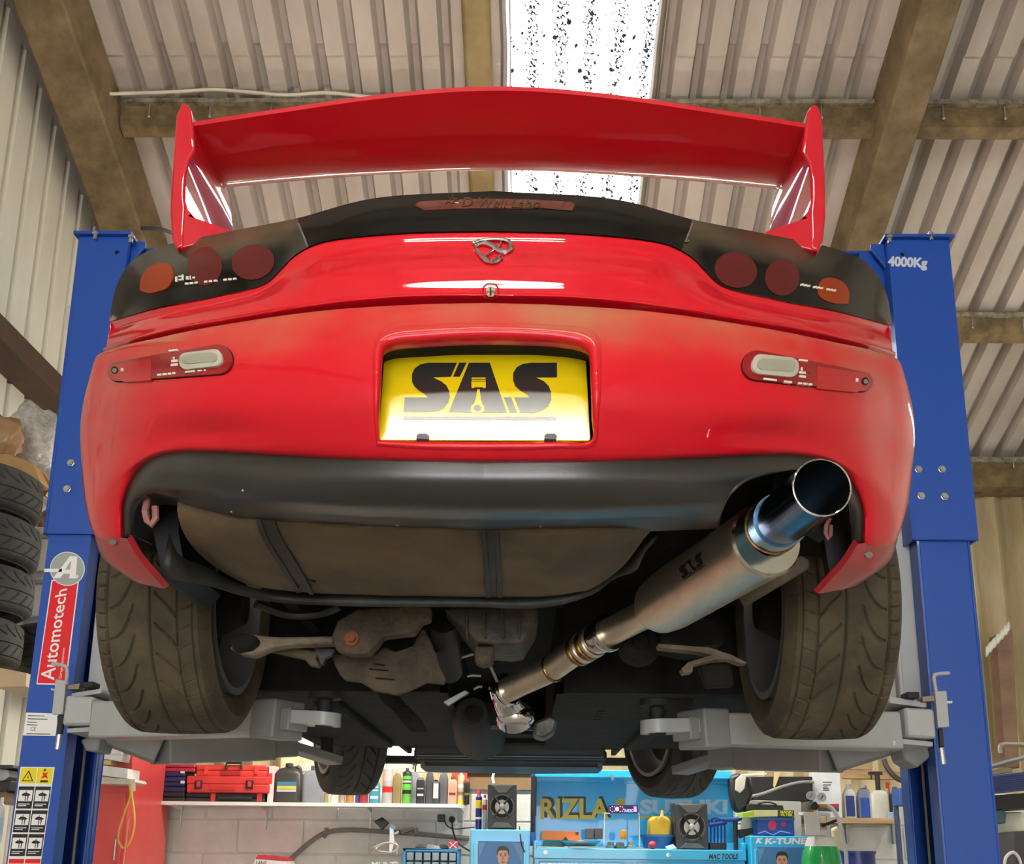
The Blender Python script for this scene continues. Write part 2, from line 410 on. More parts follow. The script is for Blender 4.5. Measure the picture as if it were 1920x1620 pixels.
def purlin(y, x0, x1, label, h=0.15, d=0.09):
    b = MB(); z = roofz(y)-0.004
    prof = [(-d/2, 0), (-d/2, -h*.45), (-d/2+.012, -h), (d/2-.012, -h), (d/2, -h*.45), (d/2, 0)]
    b.grid([[Vector((x, y+a, z+q-0.384*a)) for a, q in prof] for x in (x0, x1)], 0, closed_u=True)
    b.f += [tuple(range(5, -1, -1)), tuple(range(6, 12))]; b.mi += [0, 0]
    for k in range(int((x1-x0)/0.32)):      # hook bolts at the sheet edge
        x = x0+0.16+0.32*k; b.cyl((x, y-d/2-.012, z-.10), (x, y-d/2-.012, z+.02), .005, n=6, m=1); b.ball((x, y-d/2-.012, z-.10), .011, 6, m=1)
    b.bb((x0, y-d/2-.035, z-.028), (x1, y-d/2+.004, z-.004), m=2)
    return struct(b.build('purlin', [M_purlin, M_galv, M_edge], bevel=.006), label)
for i, y in enumerate((4.88, 6.2)):
    purlin(y, -2.09, 1.87, 'brown purlin between the rafters, %s row' % ('upper' if i == 0 else 'lower'))
    purlin(y, 2.06, 4.8, 'brown purlin beyond the cracked rafter, %s row' % ('upper' if i == 0 else 'lower'))
for y in (3.5, 2.2, 0.9, -2.2, -3.6, -5.0, -6.4, -7.8):
    purlin(y, -3.0, 4.8, 'brown purlin over the bay, %.1f metres along' % (y+9.6))
b = MB()
b.bb((-3, 7.38, 4.02), (4.9, 7.60, 4.22)); b.bb((-3, 7.33, 4.20), (4.9, 7.62, 4.235), m=1)
for k in range(25): b.cyl((-2.9+.31*k, 7.36, 4.16), (-2.9+.31*k, 7.36, 4.30), .006, n=6, m=2)
struct(b.build('eaves_beam', [M_purlin, M_edge, M_galv], bevel=.01), 'brown eaves beam along the far wall head')
# far wall: corrugated sheet over painted blockwork
c = MB(); xs = [-3+i*0.025 for i in range(int(7.9/0.025)+2)]
c.grid([[Vector((x, 7.64+0.045*math.sin(2*math.pi*x/0.20), z)) for x in xs] for z in (1.70, 4.35)])
struct(c.build('wall_far', M_asb_far), 'stained corrugated cement wall under the eaves')
def block_wall(mb, x0, x1, y, z0, z1, bl=0.45, bh=0.225):
    k = 0; z = z1
    while z > z0-.3:
        x = x0-(bl/2 if k % 2 else 0)
        while x < x1:
            a, b2 = max(x, x0), min(x+bl, x1)
            if b2-a > .03:
                j = random.uniform(-.003, .003)
                mb.bb((a+.004, y+j, max(z-bh, 0)+.004), (b2-.004, y+.14, z-.004))
            x += bl
        z -= bh; k += 1
b = MB(); block_wall(b, -3, 4.9, 7.42, 0.35, 1.84); b.bb((-3, 7.43, 0), (4.9, 7.56, 1.83))
struct(b.build('wall_far_base', M_block, bevel=.006), 'white painted block wall below the corrugated sheet')
# left wall
def vsheet(mb, x, y0, y1, z0, zt, pitch=0.2, dep=0.035, s=1):
    ys = breaks(y0, y1, pitch, 0.72, 0.09); mb.grid([[Vector((x-s*dep*trap(y, pitch, 0.72, 0.09), y, z0)) for y in ys], [Vector((x-s*dep*trap(y, pitch, 0.72, 0.09), y, zt(y))) for y in ys]])
c = MB(); vsheet(c, -2.50, -9.6, 7.62, 3.86, lambda y: roofz(y)+.06)
struct(c.build('wall_left', M_wallsheet, smooth=False), 'cream profiled steel sheeting on the left')
c = MB(); vsheet(c, -2.66, -9.6, 7.62, 0, lambda y: 3.90)
struct(c.build('wall_left_lower', M_wallsheet, smooth=False), 'cream profiled sheeting set back below the rail')
b = MB(); b.bb((-2.68, -9.6, 3.80), (-2.47, 7.6, 3.815)); b.bb((-2.49, -9.6, 3.80), (-2.472, 7.6, 3.92))
struct(b.build('trim_4', mat('rust_brown_steel', (82, 58, 44), .6, var=.25), bevel=.003), 'brown angle rail across the left wall')
c = MB(); vsheet(c, 4.85, -9.6, 7.62, 0, lambda y: roofz(y)+.06, s=-1); struct(c.build('wall_right', M_wallsheet, smooth=False), 'cream profiled steel sheeting on the right')
b = MB(); b.bb((-3, -9.75, 0), (-2.2, -9.6, 4.3)); b.bb((2.6, -9.75, 0), (4.9, -9.6, 4.3)); b.bb((-2.2, -9.75, 3.6), (2.6, -9.6, 4.3))
struct(b.build('wall_near', M_block), 'block wall with the open doorway')
b = MB(); b.bb((-3, -9.75, -.1), (4.9, 7.62, 0)); struct(b.build('floor', M_floor), 'grey concrete workshop floor')
# fluorescent fittings
M_tube = mat('lit_tube', (255, 250, 240), .4, emit=TUBE_POWER)
M_tube3 = mat('fill_tube_bright', (255, 250, 240), .4, emit=TUBE_POWER*1.9)  # tubes of the added battens that brighten shelf and chest
M_tube2 = mat('lit_tube_dim', (255, 248, 236), .4, emit=TUBE_POWER*.45)
def fitting(p, half, label, name='fluorescent_light', group='fluorescent battens', twin=0.05, hang=0.0, tube=None, flip=False):
    p = Vector(p); h = Vector(half); x = h.normalized(); y = Vector((0, 0, 1)).cross(x).normalized()
    t = thing(name, p, label, 'light', group); b = MB()
    rot = Matrix((x, y, Vector((0, 0, 1)))).transposed()
    b.box(p+Vector((0, 0, .03)), (h.length*2, .12, .05), rot); b.build('housing', M_white, t, bevel=.008)
    for s in ((-1, 1) if twin else (0,)):
        q = MB(); c0 = p+y*(s*twin)+Vector((0, 0, .08 if flip else -.022)); q.cyl(c0-h*.97, c0+h*.97, .018, n=12); q.build('tube', tube or M_tube, t)
    if hang:
        for s in (-.8, .8):
            q = MB(); q.cyl(p+h*s+Vector((0, 0, .05)), p+h*s+Vector((0, 0, hang)), .004, n=6); q.build('suspension_wire', M_steel, t)
    return t
# ================================================================== THE CAR
def red_paint(dust):
    m = mat('red_paint', (210, 7, 33), 0.55, coat=.8, spec=.2)
    nt = m.node_tree; L = nt.links.new; b = nt.nodes['Principled BSDF']
    b.inputs['Coat IOR'].default_value = 1.36
    # settled dust: lies on the ledge of the bumper (car height) and on upward faces
    tc = nt.nodes.new('ShaderNodeTexCoord'); ge = nt.nodes.new('ShaderNodeNewGeometry'); sp = nt.nodes.new('ShaderNodeSeparateXYZ'); L(ge.outputs['True Normal'], sp.inputs[0])
    mr = nt.nodes.new('ShaderNodeMapRange'); mr.inputs[1].default_value = 0.0; mr.inputs[2].default_value = 0.35; L(sp.outputs[2], mr.inputs[0])
    n = nt.nodes.new('ShaderNodeTexNoise'); n.inputs['Scale'].default_value = 5; n.inputs['Detail'].default_value = 8; L(tc.outputs['Object'], n.inputs['Vector'])
    n3 = nt.nodes.new('ShaderNodeMapRange'); n3.inputs[1].default_value = .3; n3.inputs[2].default_value = .7; L(n.outputs['Fac'], n3.inputs[0])
    sp2 = nt.nodes.new('ShaderNodeSeparateXYZ'); L(ge.outputs['Position'], sp2.inputs[0])      # only the top ledge of the bumper is dusty
    mz = nt.nodes.new('ShaderNodeMapRange'); mz.inputs[1].default_value = 2.13; mz.inputs[2].default_value = 2.25; L(sp2.outputs[2], mz.inputs[0])
    mq = nt.nodes.new('ShaderNodeMath'); mq.operation = 'MULTIPLY'; L(mr.outputs[0], mq.inputs[0]); L(mz.outputs[0], mq.inputs[1])
    mu = nt.nodes.new('ShaderNodeMath'); mu.operation = 'MULTIPLY'; L(mq.outputs[0], mu.inputs[0]); L(n3.outputs[0], mu.inputs[1])
    mx = nt.nodes.new('ShaderNodeMix'); mx.data_type = 'RGBA'; mx.inputs[6].default_value = b.inputs['Base Color'].default_value; mx.inputs[7].default_value = (*lin((170, 130, 92)), 1)
    mu2 = nt.nodes.new('ShaderNodeMath'); mu2.operation = 'MULTIPLY'; mu2.inputs[1].default_value = .75; L(mu.outputs[0], mu2.inputs[0]); L(mu2.outputs[0], mx.inputs[0])
    L(mx.outputs[2], b.inputs['Base Color'])
    return m
M_red = red_paint(True)
M_redclean = mat('red_paint_clean', (210, 7, 33), 0.55, coat=.9, spec=.2)
M_redwing = mat('red_paint_wing', (192, 5, 32), 0.5, coat=1.0, spec=.25)
M_redfaded = mat('red_scuffed', (168, 26, 38), 0.45, coat=.3, vscale=14, rgb2=(140, 44, 48))
M_black = mat('matt_black_trim', (46, 44, 41), 0.3, spec=.8, vscale=5, rgb2=(40, 38, 36), bump=.04, bscale=400)
M_gloss = mat('gloss_black', (12, 12, 11), 0.5, coat=.5, vscale=4, rgb2=(24, 21, 17), stretch=(.5, 2, 4), spec=.08)
M_gloss.node_tree.nodes['Principled BSDF'].inputs['Coat Roughness'].default_value = .10; M_gloss.node_tree.nodes['Principled BSDF'].inputs['Coat IOR'].default_value = 1.38
def smoked():
    m = mat('smoked_lens', (14, 14, 12), 0.3, coat=.6, spec=.12)
    m.node_tree.nodes['Principled BSDF'].inputs['Coat IOR'].default_value = 1.4
    m.node_tree.nodes['Principled BSDF'].inputs['Coat Roughness'].default_value = .09
    nt = m.node_tree; L = nt.links.new; b = nt.nodes['Principled BSDF']
    tc = nt.nodes.new('ShaderNodeTexCoord'); ge = nt.nodes.new('ShaderNodeNewGeometry'); sp = nt.nodes.new('ShaderNodeSeparateXYZ'); L(ge.outputs['Normal'], sp.inputs[0])
    mr = nt.nodes.new('ShaderNodeMapRange'); mr.inputs[1].default_value = 0.2; mr.inputs[2].default_value = 0.8; L(sp.outputs[2], mr.inputs[0])
    n = nt.nodes.new('ShaderNodeTexNoise'); n.inputs['Scale'].default_value = 7; n.inputs['Detail'].default_value = 6; L(tc.outputs['Object'], n.inputs['Vector'])
    mu = nt.nodes.new('ShaderNodeMath'); mu.operation = 'MULTIPLY'; L(mr.outputs[0], mu.inputs[0]); L(n.outputs['Fac'], mu.inputs[1])
    mx = nt.nodes.new('ShaderNodeMix'); mx.data_type = 'RGBA'; mx.inputs[6].default_value = (*lin((14, 14, 12)), 1); mx.inputs[7].default_value = (*lin((150, 132, 104)), 1)
    L(mu.outputs[0], mx.inputs[0]); L(mx.outputs[2], b.inputs['Base Color'])
    return m
M_lens = smoked()
M_under = mat('underseal', (38, 35, 31), 0.85, spec=.25, vscale=6, rgb2=(20, 18, 16), bump=.35, bscale=40)
M_rust = mat('rusty_steel', (96, 82, 64), 0.8, vscale=9, rgb2=(62, 54, 44), bump=.9, bscale=60)
M_arm = mat('suspension_alloy', (138, 122, 104), 0.75, vscale=14, rgb2=(92, 78, 64), bump=.4, bscale=70)
M_tank = mat('fuel_tank', (106, 86, 60), 0.7, vscale=5, rgb2=(76, 65, 49), bump=.12, bscale=30)
M_chrome = mat('chrome', (225, 225, 228), 0.06, 1.0)
M_mark = mat('white_print', (225, 215, 205), .5)
M_hole = mat('black_void', (6, 6, 6), .9)

car = thing('sports_car', (0, 3.4, 1.68), 'red sports car with big rear wing raised on the blue lift', 'car')

# --- plan of the tail: rows from the centre line outwards (pixel, pixel, distance)
NC = 190
A0 = half_row([(922,358,1.665),(700,372,1.685),(557,409,1.735),(435,433,1.80),(300,463,1.93),(245,492,2.02),(217,540,2.085),(205,598,2.11)], NC)
AB = half_row([(922,393,1.622),(700,404,1.642),(568,434,1.69),(480,470,1.722),(380,500,1.78),(290,532,1.885),(235,566,2.0),(206,600,2.09)], NC)
B0 = half_row([(922,433,1.60),(750,437,1.61),(610,452,1.645),(572,466,1.66),(548,482,1.67),(528,503,1.682),(500,529,1.695),(400,556,1.755),(300,576,1.845),(206,603,2.06)], NC)
# black tail band: lamps and centre garnish
G_band = loft([A0, AB, B0], 26)
def band_keep(side):
    def k(px, py, c):
        if c.x < 0: e = px < 557+(py-410)*.38
        else: e = px > 1297-(py-420)*.38
        if side == 'c': return not e
        return e and (c.x < 0 if side == 'l' else c.x > 0)
    return k
bv_band = bvh_of(G_band)
garn = patch_mb(G_band, band_keep('c')).build('tail_garnish', M_gloss, car)
M_amber = mat('amber_lens', (150, 54, 18), .4, spec=.2); M_tail = mat('dim_red_lens', (92, 34, 32), .4, spec=.2)
for side in ('l', 'r'):
    lamp = patch_mb(G_band, band_keep(side)).build('tail_lamp', M_lens, car)
    shapes = [([(263,545),(265,525),(278,503),(300,494),(318,496),(326,508),(324,525),(314,541),(300,546),(280,550)], M_amber, 'indicator_lens'),
              (ell(385,500,32,36,24,.1), M_tail, 'brake_lens'), (ell(475,492,40,33,24,-.2), M_tail, 'brake_lens')]
    if side == 'r':
        shapes = [([(1590,570),(1591,548),(1580,530),(1560,522),(1542,524),(1533,538),(1536,556),(1552,566),(1570,570)], M_amber, 'indicator_lens'),
                  (ell(1466,521,32,34,24,.1), M_tail, 'brake_lens'), (ell(1379,507,40,33,24,.25), M_tail, 'brake_lens')]
    for pl, mm, nm in shapes:
        if len(pl) < 16: pl = [tuple(p)[:2] for p in catmull([(x, y, 0) for x, y in pl+[pl[0]]], 26)[:-1]]
        cfill(MB(), bv_band, pl, .0015, 4).build(nm, mm, lamp)
    b = MB()
    for k in range(11):
        x = 348+k*9 if side == 'l' else 1500+k*6
        y = 531-k*.9 if side == 'l' else 533+k*1.1
        if k % 4 != 3: cfill(b, bv_band, [(x, y), (x+6, y-.6), (x+6, y+3), (x, y+3.5)], .002, 1)
    if side == 'l':
        for x, y, w, h in ((330,520,3,9),(336,518,8,2.5),(336,524,6,2.5),(342,516,2.5,10),(350,519,4,6),(357,518,2,7),(362,520,5,3)): cfill(b, bv_band, [(x, y), (x+w, y-.5), (x+w, y+h), (x, y+h)], .002, 1)
    b.build('lens_lettering', M_mark, lamp)
    b = MB()
    sx = [(556,409),(560,421),(565,433),(571,447),(577,463)] if side == 'l' else [(1298,420),(1294,432),(1289,444),(1284,456),(1279,470)]
    b.tube([hit(bv_band, x, y, .001)[0] for x, y in sx], .0018, 6); b.build('lamp_seam', M_galv, lamp)
# high-level brake strip and chrome script on the band
cfill(MB(), bv_band, [(778,386)]+[(x, 374+((x-925)/150.)**2*6) for x in range(785, 1076, 12)]+[(1078,384),(1072,396)]+[(x, 391+((x-925)/150.)**2*5-(2 if x > 1000 else 0)) for x in range(1060, 780, -14)], .001, 3).build('high_brake_lens', mat('dusty_red_lens', (122, 52, 40), .25, coat=1.0, vscale=30, rgb2=(96, 36, 28)), garn)
b = MB()
for k in range(6):
    a = math.pi*k/3+.5; b.tube([hit(bv_band, 848+4*math.cos(a), 378+4*math.sin(a), .002)[0], hit(bv_band, 848+9*math.cos(a+.3), 378+7*math.sin(a+.3), .0025)[0], hit(bv_band, 848+14*math.cos(a), 378+10*math.sin(a), .002)[0]], .0011, 5)
b.tube([hit(bv_band, 848+4*math.cos(t*.7), 378+4*math.sin(t*.7), .002)[0] for t in range(10)], .001, 5)
def script(mb, bv, s, x0, y0, x1, y1, h, off):
    v, f = glyphs(s, 0.0, .25); mb.add([hit(bv, x0+(x1-x0)*a, y0+(y1-y0)*a+h*(1-q)-h, off)[0] for a, q in v], f)
script(b, bv_band, 'D Well Labo.', 866, 389, 1018, 392, 17, .0022)
b.build('chrome_script', mat('dull_chrome', (150, 140, 110), .25, 1.0), garn)
# hatch panel
H2 = half_row([(922,500,1.560),(750,504,1.570),(600,521,1.605),(540,546,1.63),(450,571,1.685),(350,593,1.765),(260,614,1.89),(203,632,2.06)], NC)
H3 = half_row([(922,548,1.548),(750,551,1.557),(600,565,1.59),(450,591,1.66),(350,608,1.74),(260,632,1.87),(200,650,2.06)], NC)
H4 = half_row([(922,582,1.575),(750,585,1.585),(600,600,1.62),(400,630,1.72),(260,654,1.90),(198,676,2.08)], NC)
def mix(a, b, t, dy): 
    r = a*(1-t)+b*t; r[:, 1] += dy; return r
tuck = np.array([[0, .024-.012*sstep(.55, .75, abs(x)), .010+.010*sstep(.55, .75, abs(x))] for x in B0[:, 0]])
G_hatch = loft([B0+tuck, B0+np.array([0, .002, -.002]), mix(B0, H2, .12, .0042), mix(B0, H2, .24, .0076), mix(B0, H2, .42, .0088), H2, mix(H2, H3, .45, -.001), H3, mix(H3, H4, .4, -.016), mix(H3, H4, .7, -.004), H4], 80); bv_hatch = bvh_of(G_hatch)
hatch = patch_mb(G_hatch).build('hatch_panel', M_redclean, car)
# bumper
R1 = half_row([(922,568,1.50),(780,571,1.505),(600,583,1.535),(400,612,1.62),(290,635,1.72),(220,652,1.84),(180,675,1.96)], NC, [(.0, .12, 0), (.006, .22, 0)])
R1b = R1+np.array([0, .05, .004])
R15 = half_row([(922,600,1.476),(740,604,1.484),(560,620,1.525),(385,648,1.60),(275,672,1.71),(206,696,1.842),(164,725,1.985)], NC, [(-.003, .10, 0), (.004, .20, 0)])
R2 = half_row([(922,640,1.462),(700,645,1.47),(520,665,1.515),(370,690,1.585),(260,715,1.70),(192,750,1.85),(151,800,2.0)], NC, [(-.004, .10, 0), (0, .2, 0)])
R3 = half_row([(922,730,1.455),(700,735,1.465),(520,748,1.51),(370,765,1.58),(265,790,1.685),(200,840,1.82),(156,915,1.97)], NC, [(0, .08, 0), (.006, .14, 0)])
R4 = half_row([(922,805,1.475),(700,805,1.485),(520,806,1.53),(370,812,1.61),(275,840,1.69),(207,910,1.80),(177,1003,1.92)], NC, [(.004, .05, 0), (.01, .09, 0)])
R5p = [(922,860,1.50),(700,856,1.51),(520,848,1.555),(400,842,1.605),(330,844,1.65),(285,855,1.69),(248,887,1.75),(225,945,1.80),(226,1008,1.83)]
R5 = half_row(R5p, NC); R5[:, 0] *= 1.0
R5x = half_row(R5p, NC-14, [(-.01, .06, -.004), (-.015, .10, -.004)]); R5x = np.vstack([R5x])
R5 = half_row(R5p, NC, [(-.016, .05, .0), (-.02, .09, .0)])
R6 = R5+np.array([0, .03, .002])
G_bump = loft([R1b, R1, R15, R2, R3, R4, R5, R6], 150)
bv_bump = bvh_of(G_bump)
RO = [(706,836),(702,790),(699,720),(700,660),(708,630),(730,614),(800,608),(915,605),(1040,609),(1100,615),(1122,630),(1128,660),(1128,720),(1122,790),(1116,836),(1050,842),(915,845),(780,842)]
RI = [(711,826),(710,785),(713,720),(716,668),(720,650),(736,640),(800,633),(915,628),(1040,633),(1085,641),(1102,652),(1106,668),(1109,720),(1111,785),(1110,826),(1050,829),(915,830),(780,829)]
RO, RI = [[tuple(p)[:2] for p in catmull([(x, y, 0) for x, y in q+[q[0]]], 161)[:-1]] for q in (RO, RI)]
RM = [((a[0]+b[0])/2, (a[1]+b[1])/2) for a, b in zip(RO, RI)]
bumper = patch_mb(G_bump, lambda px, py, c: not inpoly(px, py, RM)).build('rear_bumper', M_red, car, sharp=50)
rows = []
for t, o in ((0, .0004), (.2, .0022), (.45, .0034), (.7, .0026), (.9, -.001), (1.0, -.006)): rows.append([hit(bv_bump, a[0]+(q[0]-a[0])*t, a[1]+(q[1]-a[1])*t, o)[0] for a, q in zip(RO, RI)])
deep = [Vector((p.x*1.13, p.y+.045+.06*sstep(.60, .78, p.z-1.45), 2.13+(p.z-2.13)*1.16)) for p in rows[-1]]
b = MB(); b.grid(rows+[[(p*.7+q*.3) for p, q in zip(rows[-1], deep)]], closed_u=True); b.build('plate_recess', M_red, bumper, sharp=60)
b = MB(); b.grid([[(p*.7+q*.3) for p, q in zip(rows[-1], deep)], deep, [Vector((p.x*.98, 1.60, 2.13+(p.z-2.13)*.98)) for p in deep], [Vector((p.x*.05, 1.60, 2.13+(p.z-2.13)*.05)) for p in deep]], closed_u=True); b.build('recess_liner', M_hole, bumper)
b = MB(); b.prism([at(722,640,1.50), at(738,636,1.50), at(915,628,1.50), at(1085,636,1.50), at(1098,642,1.50), at(718,642,1.50)], (0, .045, 0)); b.build('lamp_housing', M_hole, bumper)
# reflector units in the bumper
M_refl = mat('reflector_red', (150, 10, 26), .3, coat=.35, vscale=220, rgb2=(140, 10, 20)); M_rev = mat('ribbed_clear_lens', (188, 184, 168), .25, coat=.8); M_reflb = mat('reflector_bright', (204, 18, 34), .35, coat=.3, vscale=300, rgb2=(170, 14, 26))
for s in (-1, 1):
    A, B = ((223, 698), (411, 676)) if s < 0 else ((1615, 717), (1417, 687))
    rim = cfill(MB(), bv_bump, hull2(A, 19.3, B, 28.3, 14), .0008, 5).build('reflector_rim', M_hole, bumper)
    r = cfill(MB(), bv_bump, hull2(A, 18, B, 27, 14), .004, 6).build('reflector_unit', M_refl, bumper)
    ri = [(e[0], e[1]) for e in (((216,712),(209,700),(218,687),(287,675),(287,715),(240,718)) if s < 0 else ((1620,732),(1630,720),(1622,703),(1528,690),(1528,730),(1600,737)))]
    cfill(MB(), bv_bump, ri, .0048, 3).build('reflex_panel', M_reflb, r)
    cl = rrect(342, 664, 422, 694, 14) if s < 0 else rrect(1405, 673, 1491, 708, 15)
    cm = (382, 678) if s < 0 else (1448, 691); an = -.11 if s < 0 else .1
    cl = [(cm[0]+(x-cm[0])*math.cos(an)-(y-cm[1])*math.sin(an), cm[1]+(x-cm[0])*math.sin(an)+(y-cm[1])*math.cos(an)) for x, y in cl]
    cfill(MB(), bv_bump, cl, .008, 5, dome=.002).build('reversing_lens', M_rev, r)
    cl2 = [(cm[0]+(x-cm[0])*.82, cm[1]+(y-cm[1])*.55) for x, y in cl]; cfill(MB(), bv_bump, cl2, .0105, 2).build('ribbed_panel', mat('lens_ribs', (160, 156, 140), .3, coat=.5), r)
    sc = (220, 696) if s < 0 else (1617, 717)
    q = cfill(MB(), bv_bump, ell(*sc, 6.5, 7, 14), .0055, 2); q.build('screw_recess', M_hole, r); cfill(MB(), bv_bump, ell(sc[0]+.5, sc[1]+1, 4, 4.5, 12), .0062, 2).build('screw', M_galv, r)
    q = MB()
    if s < 0: marks = [(321,660,16,3),(329,673,2,5),(326,679,11,4),(325,686,12,4),(300,704,7,3.5),(310,703,7,3.5),(320,702,5,3.5),(328,701,5,3.5),(352,699,18,3),(375,697,8,2.5),(387,696,3,2.5),(232,693,4,6)]
    else: marks = [(1494,677,16,3),(1498,692,2,6),(1494,699,12,4),(1494,706,12,4),(1428,711,24,3.5),(1466,716,14,3.5),(1492,719,7,3.5),(1502,720,7,3.5),(1512,721,6,3.5),(1600,712,4,6)]
    for x, y, w, h in marks: cfill(q, bv_bump, [(x, y), (x+w, y-w*.09*(-s)*-1*.0+(-w*.1 if s < 0 else w*.12)), (x+w, y+h+(-w*.1 if s < 0 else w*.12)), (x, y+h)], .0058, 1)
    q.build('lens_lettering', M_mark, r)
# spats below the bumper corners
for s in (-1, 1):
    def row(p): 
        q = [at(*a) for a in p]; return np.array([(abs(v.x)*s, v.y, v.z) for v in q])
    rows = [row([(238,1010,1.81),(226,1008,1.83),(203,1003,1.865),(178,1000,1.925),(176,998,2.0)]), row([(259,1046,1.805),(238,1049,1.835),(212,1052,1.88),(193,1045,1.935),(190,1040,2.0)]),
            row([(284,1076,1.80),(263,1077,1.835),(240,1078,1.88),(222,1070,1.94),(218,1062,2.0)]), row([(308,1104,1.80),(285,1099,1.835),(263,1094,1.88),(244,1086,1.94),(238,1078,2.0)])]
    G = loft([catmull(r, 20) for r in rows], 20); mb = patch_mb(G); G2 = G+np.array([-s*.004, .012, .01]); mb2 = patch_mb(G2); mb.add(mb2.v, mb2.f)
    edge = [list(G[-1]), list(G2[-1])]; mb.grid([[Vector(p) for p in r] for r in edge]); mb.grid([[Vector(p) for p in G[:, 0]], [Vector(p) for p in G2[:, 0]]])
    sp = mb.build('bumper_spat', M_redfaded, car)
    bvs = bvh_of(G); q = MB(); c0 = at(*((214,1016,1.86) if s < 0 else (1627,1040,1.86)))
    x, y = proj(c0); cfill(q, bvs, ell(x, y, 7, 6, 12), .003, 2); q.build('spat_screw', M_galv, sp)
# number plate style sign
PP, PN = at(905, 826, 1.497), Vector((0, -1, .02))
c4 = [at(708,823,1.497), at(1107,826,1.497), at(1097,657,1.545), at(722,655,1.545)]
PN = (c4[1]-c4[0]).cross(c4[3]-c4[0]).normalized(); PN = PN if PN.y < 0 else -PN; PP = c4[0]
pl = MB(); P4 = plq(rrect(709, 655, 1098, 826, 3, 1), PP, PN)
P4 = [onpl(x, y, PP, PN) for x, y in ((709,822),(712,825),(1103,826),(1107,823),(1098,660),(1095,657),(724,655),(721,658))]
M_plate = mat('yellow_plate', (238, 210, 20), .11, spec=.7); M_ink = mat('plate_ink', (52, 50, 46), .16, spec=.6)
pl.prism(P4, -PN*.004); plate = pl.build('number_plate', M_plate, bumper, bevel=.0008)
def zq(p): return [(640+x/2.7, 400+y/2.7) for x, y in p]
ink = MB()
for q in ([(585,757),(440,757),(400,765),(372,785),(357,815),(357,852),(370,878),(395,900),(425,918),(438,932),(320,932),(316,1006),(450,1006),(490,1002),(520,988),(541,960),(549,930),(546,900),(532,872),(505,850),(465,832),(555,828)],
          [(597,757),(634,757),(600,828),(565,828)], [(646,757),(752,757),(838,1010),(543,1008)], [(822,932),(860,932),(890,1010),(852,1010)],
          [(1092,757),(960,757),(918,763),(888,780),(870,808),(869,845),(880,875),(905,898),(940,918),(952,932),(875,932),(905,1010),(970,1012),(1015,1002),(1045,980),(1062,945),(1062,905),(1050,875),(1025,850),(985,832),(1092,832)],
          [(313,1027),(1090,1031),(1089,1048),(311,1045)]): flat(ink, zq(q), PP, PN, .0004)
pi = ink.build('plate_lettering', M_ink, plate)
yl = MB()
for q in ([(660,833),(730,833),(730,839),(660,839)], [(660,844),(730,844),(730,849),(660,849)], [(659,853),(731,853),(731,885),(720,886),(715,882),(676,882),(670,886),(659,885)], [(688,892),(700,892),(707,945),(714,968),(723,978),(722,1000),(714,1011),(662,1011),(656,1000),(657,978),(672,965),(680,945)]): flat(yl, zq(q), PP, PN, .0007)
yl.build('piston_emblem', M_plate, plate); q = MB(); flat(q, zq(ell(688, 988, 19, 18)), PP, PN, .001); q.build('crank_eye', M_ink, plate)
for x in (793, 1032):
    q = MB(); q.prism([onpl(a, y, PP, PN)+PN*.006 for a, y in ((x-11,819),(x-6,817),(x+7,817),(x+12,820),(x+11,828),(x-12,827))], -PN*.012); q.build('plate_clip', mat('clip_grey', (96, 96, 92), .5), plate, bevel=.001)
# lock and emblem on the hatch
q = MB(); cfill(q, bv_hatch, ell(920, 546, 16, 15), .0015, 3, dome=-.006); q.build('lock_recess', mat('red_recess', (150, 4, 18), .3, coat=1.0), hatch)
q = cfill(MB(), bv_hatch, ell(920, 547, 9, 9), .0015, 2); lk = q.build('boot_lock', mat('worn_lock', (150, 138, 118), .5, .7), hatch)
q = MB(); cfill(q, bv_hatch, [(918.5,541),(921,541),(921,553),(918.5,553)], .0026, 1); q.build('key_slot', M_hole, lk)
def em(pts): return [hit(bv_hatch, 740+x/5.053, 340+y/5.053, .004)[0] for x, y in pts]
q = MB()
def etube(pts, r, n=40): q.tube(curve3(em(pts), n), r, 8)
etube([(750,605),(800,580),(880,566),(960,560),(1030,568),(1085,590),(1105,625),(1085,670),(1040,692),(990,680),(940,640),(880,608),(820,605),(780,625),(770,645),(790,690),(830,735),(870,770),(920,785),(970,770),(1010,735)], [.0028]*8+[.0038]*3+[.0046]*12+[.0033]*8+[.0042]*9)
etube([(1000,575),(1008,600),(990,630),(950,660),(910,690),(870,725)], .0021, 20)
q.ball(em([(752,600)])[0], .0038, 10)
q.build('winged_emblem', M_chrome, hatch)
# diffuser
D1 = half_row([(922,861,1.515),(700,857,1.525),(520,849,1.57),(400,843,1.62),(330,845,1.665),(285,857,1.705),(250,888,1.765),(227,945,1.815),(228,1008,1.845)], NC)
D2 = half_row([(922,905,1.52),(700,902,1.53),(520,893,1.565),(400,885,1.61),(335,885,1.655),(290,893,1.70),(262,918,1.755),(243,955,1.80),(238,1007,1.835)], NC)
D3 = half_row([(922,945,1.555),(700,940,1.56),(520,930,1.585),(420,920,1.625),(345,912,1.67),(300,908,1.705),(270,922,1.755),(249,955,1.805),(244,1006,1.84)], NC)
D4 = half_row([(922,970,1.61),(700,964,1.615),(540,953,1.63),(440,943,1.655),(370,932,1.69),(320,924,1.715),(280,924,1.755),(254,955,1.81),(247,1006,1.845)], NC)
D5 = half_row([(922,982,1.68),(750,976,1.68),(600,970,1.685),(450,960,1.70),(380,946,1.71),(335,934,1.725),(290,924,1.755),(262,926,1.775),(252,958,1.815),(248,1005,1.85)], NC)
D6 = D5+np.array([0, .10, .012])
G_diff = loft([D1, D2, D3, D4, D5, D6], 70)
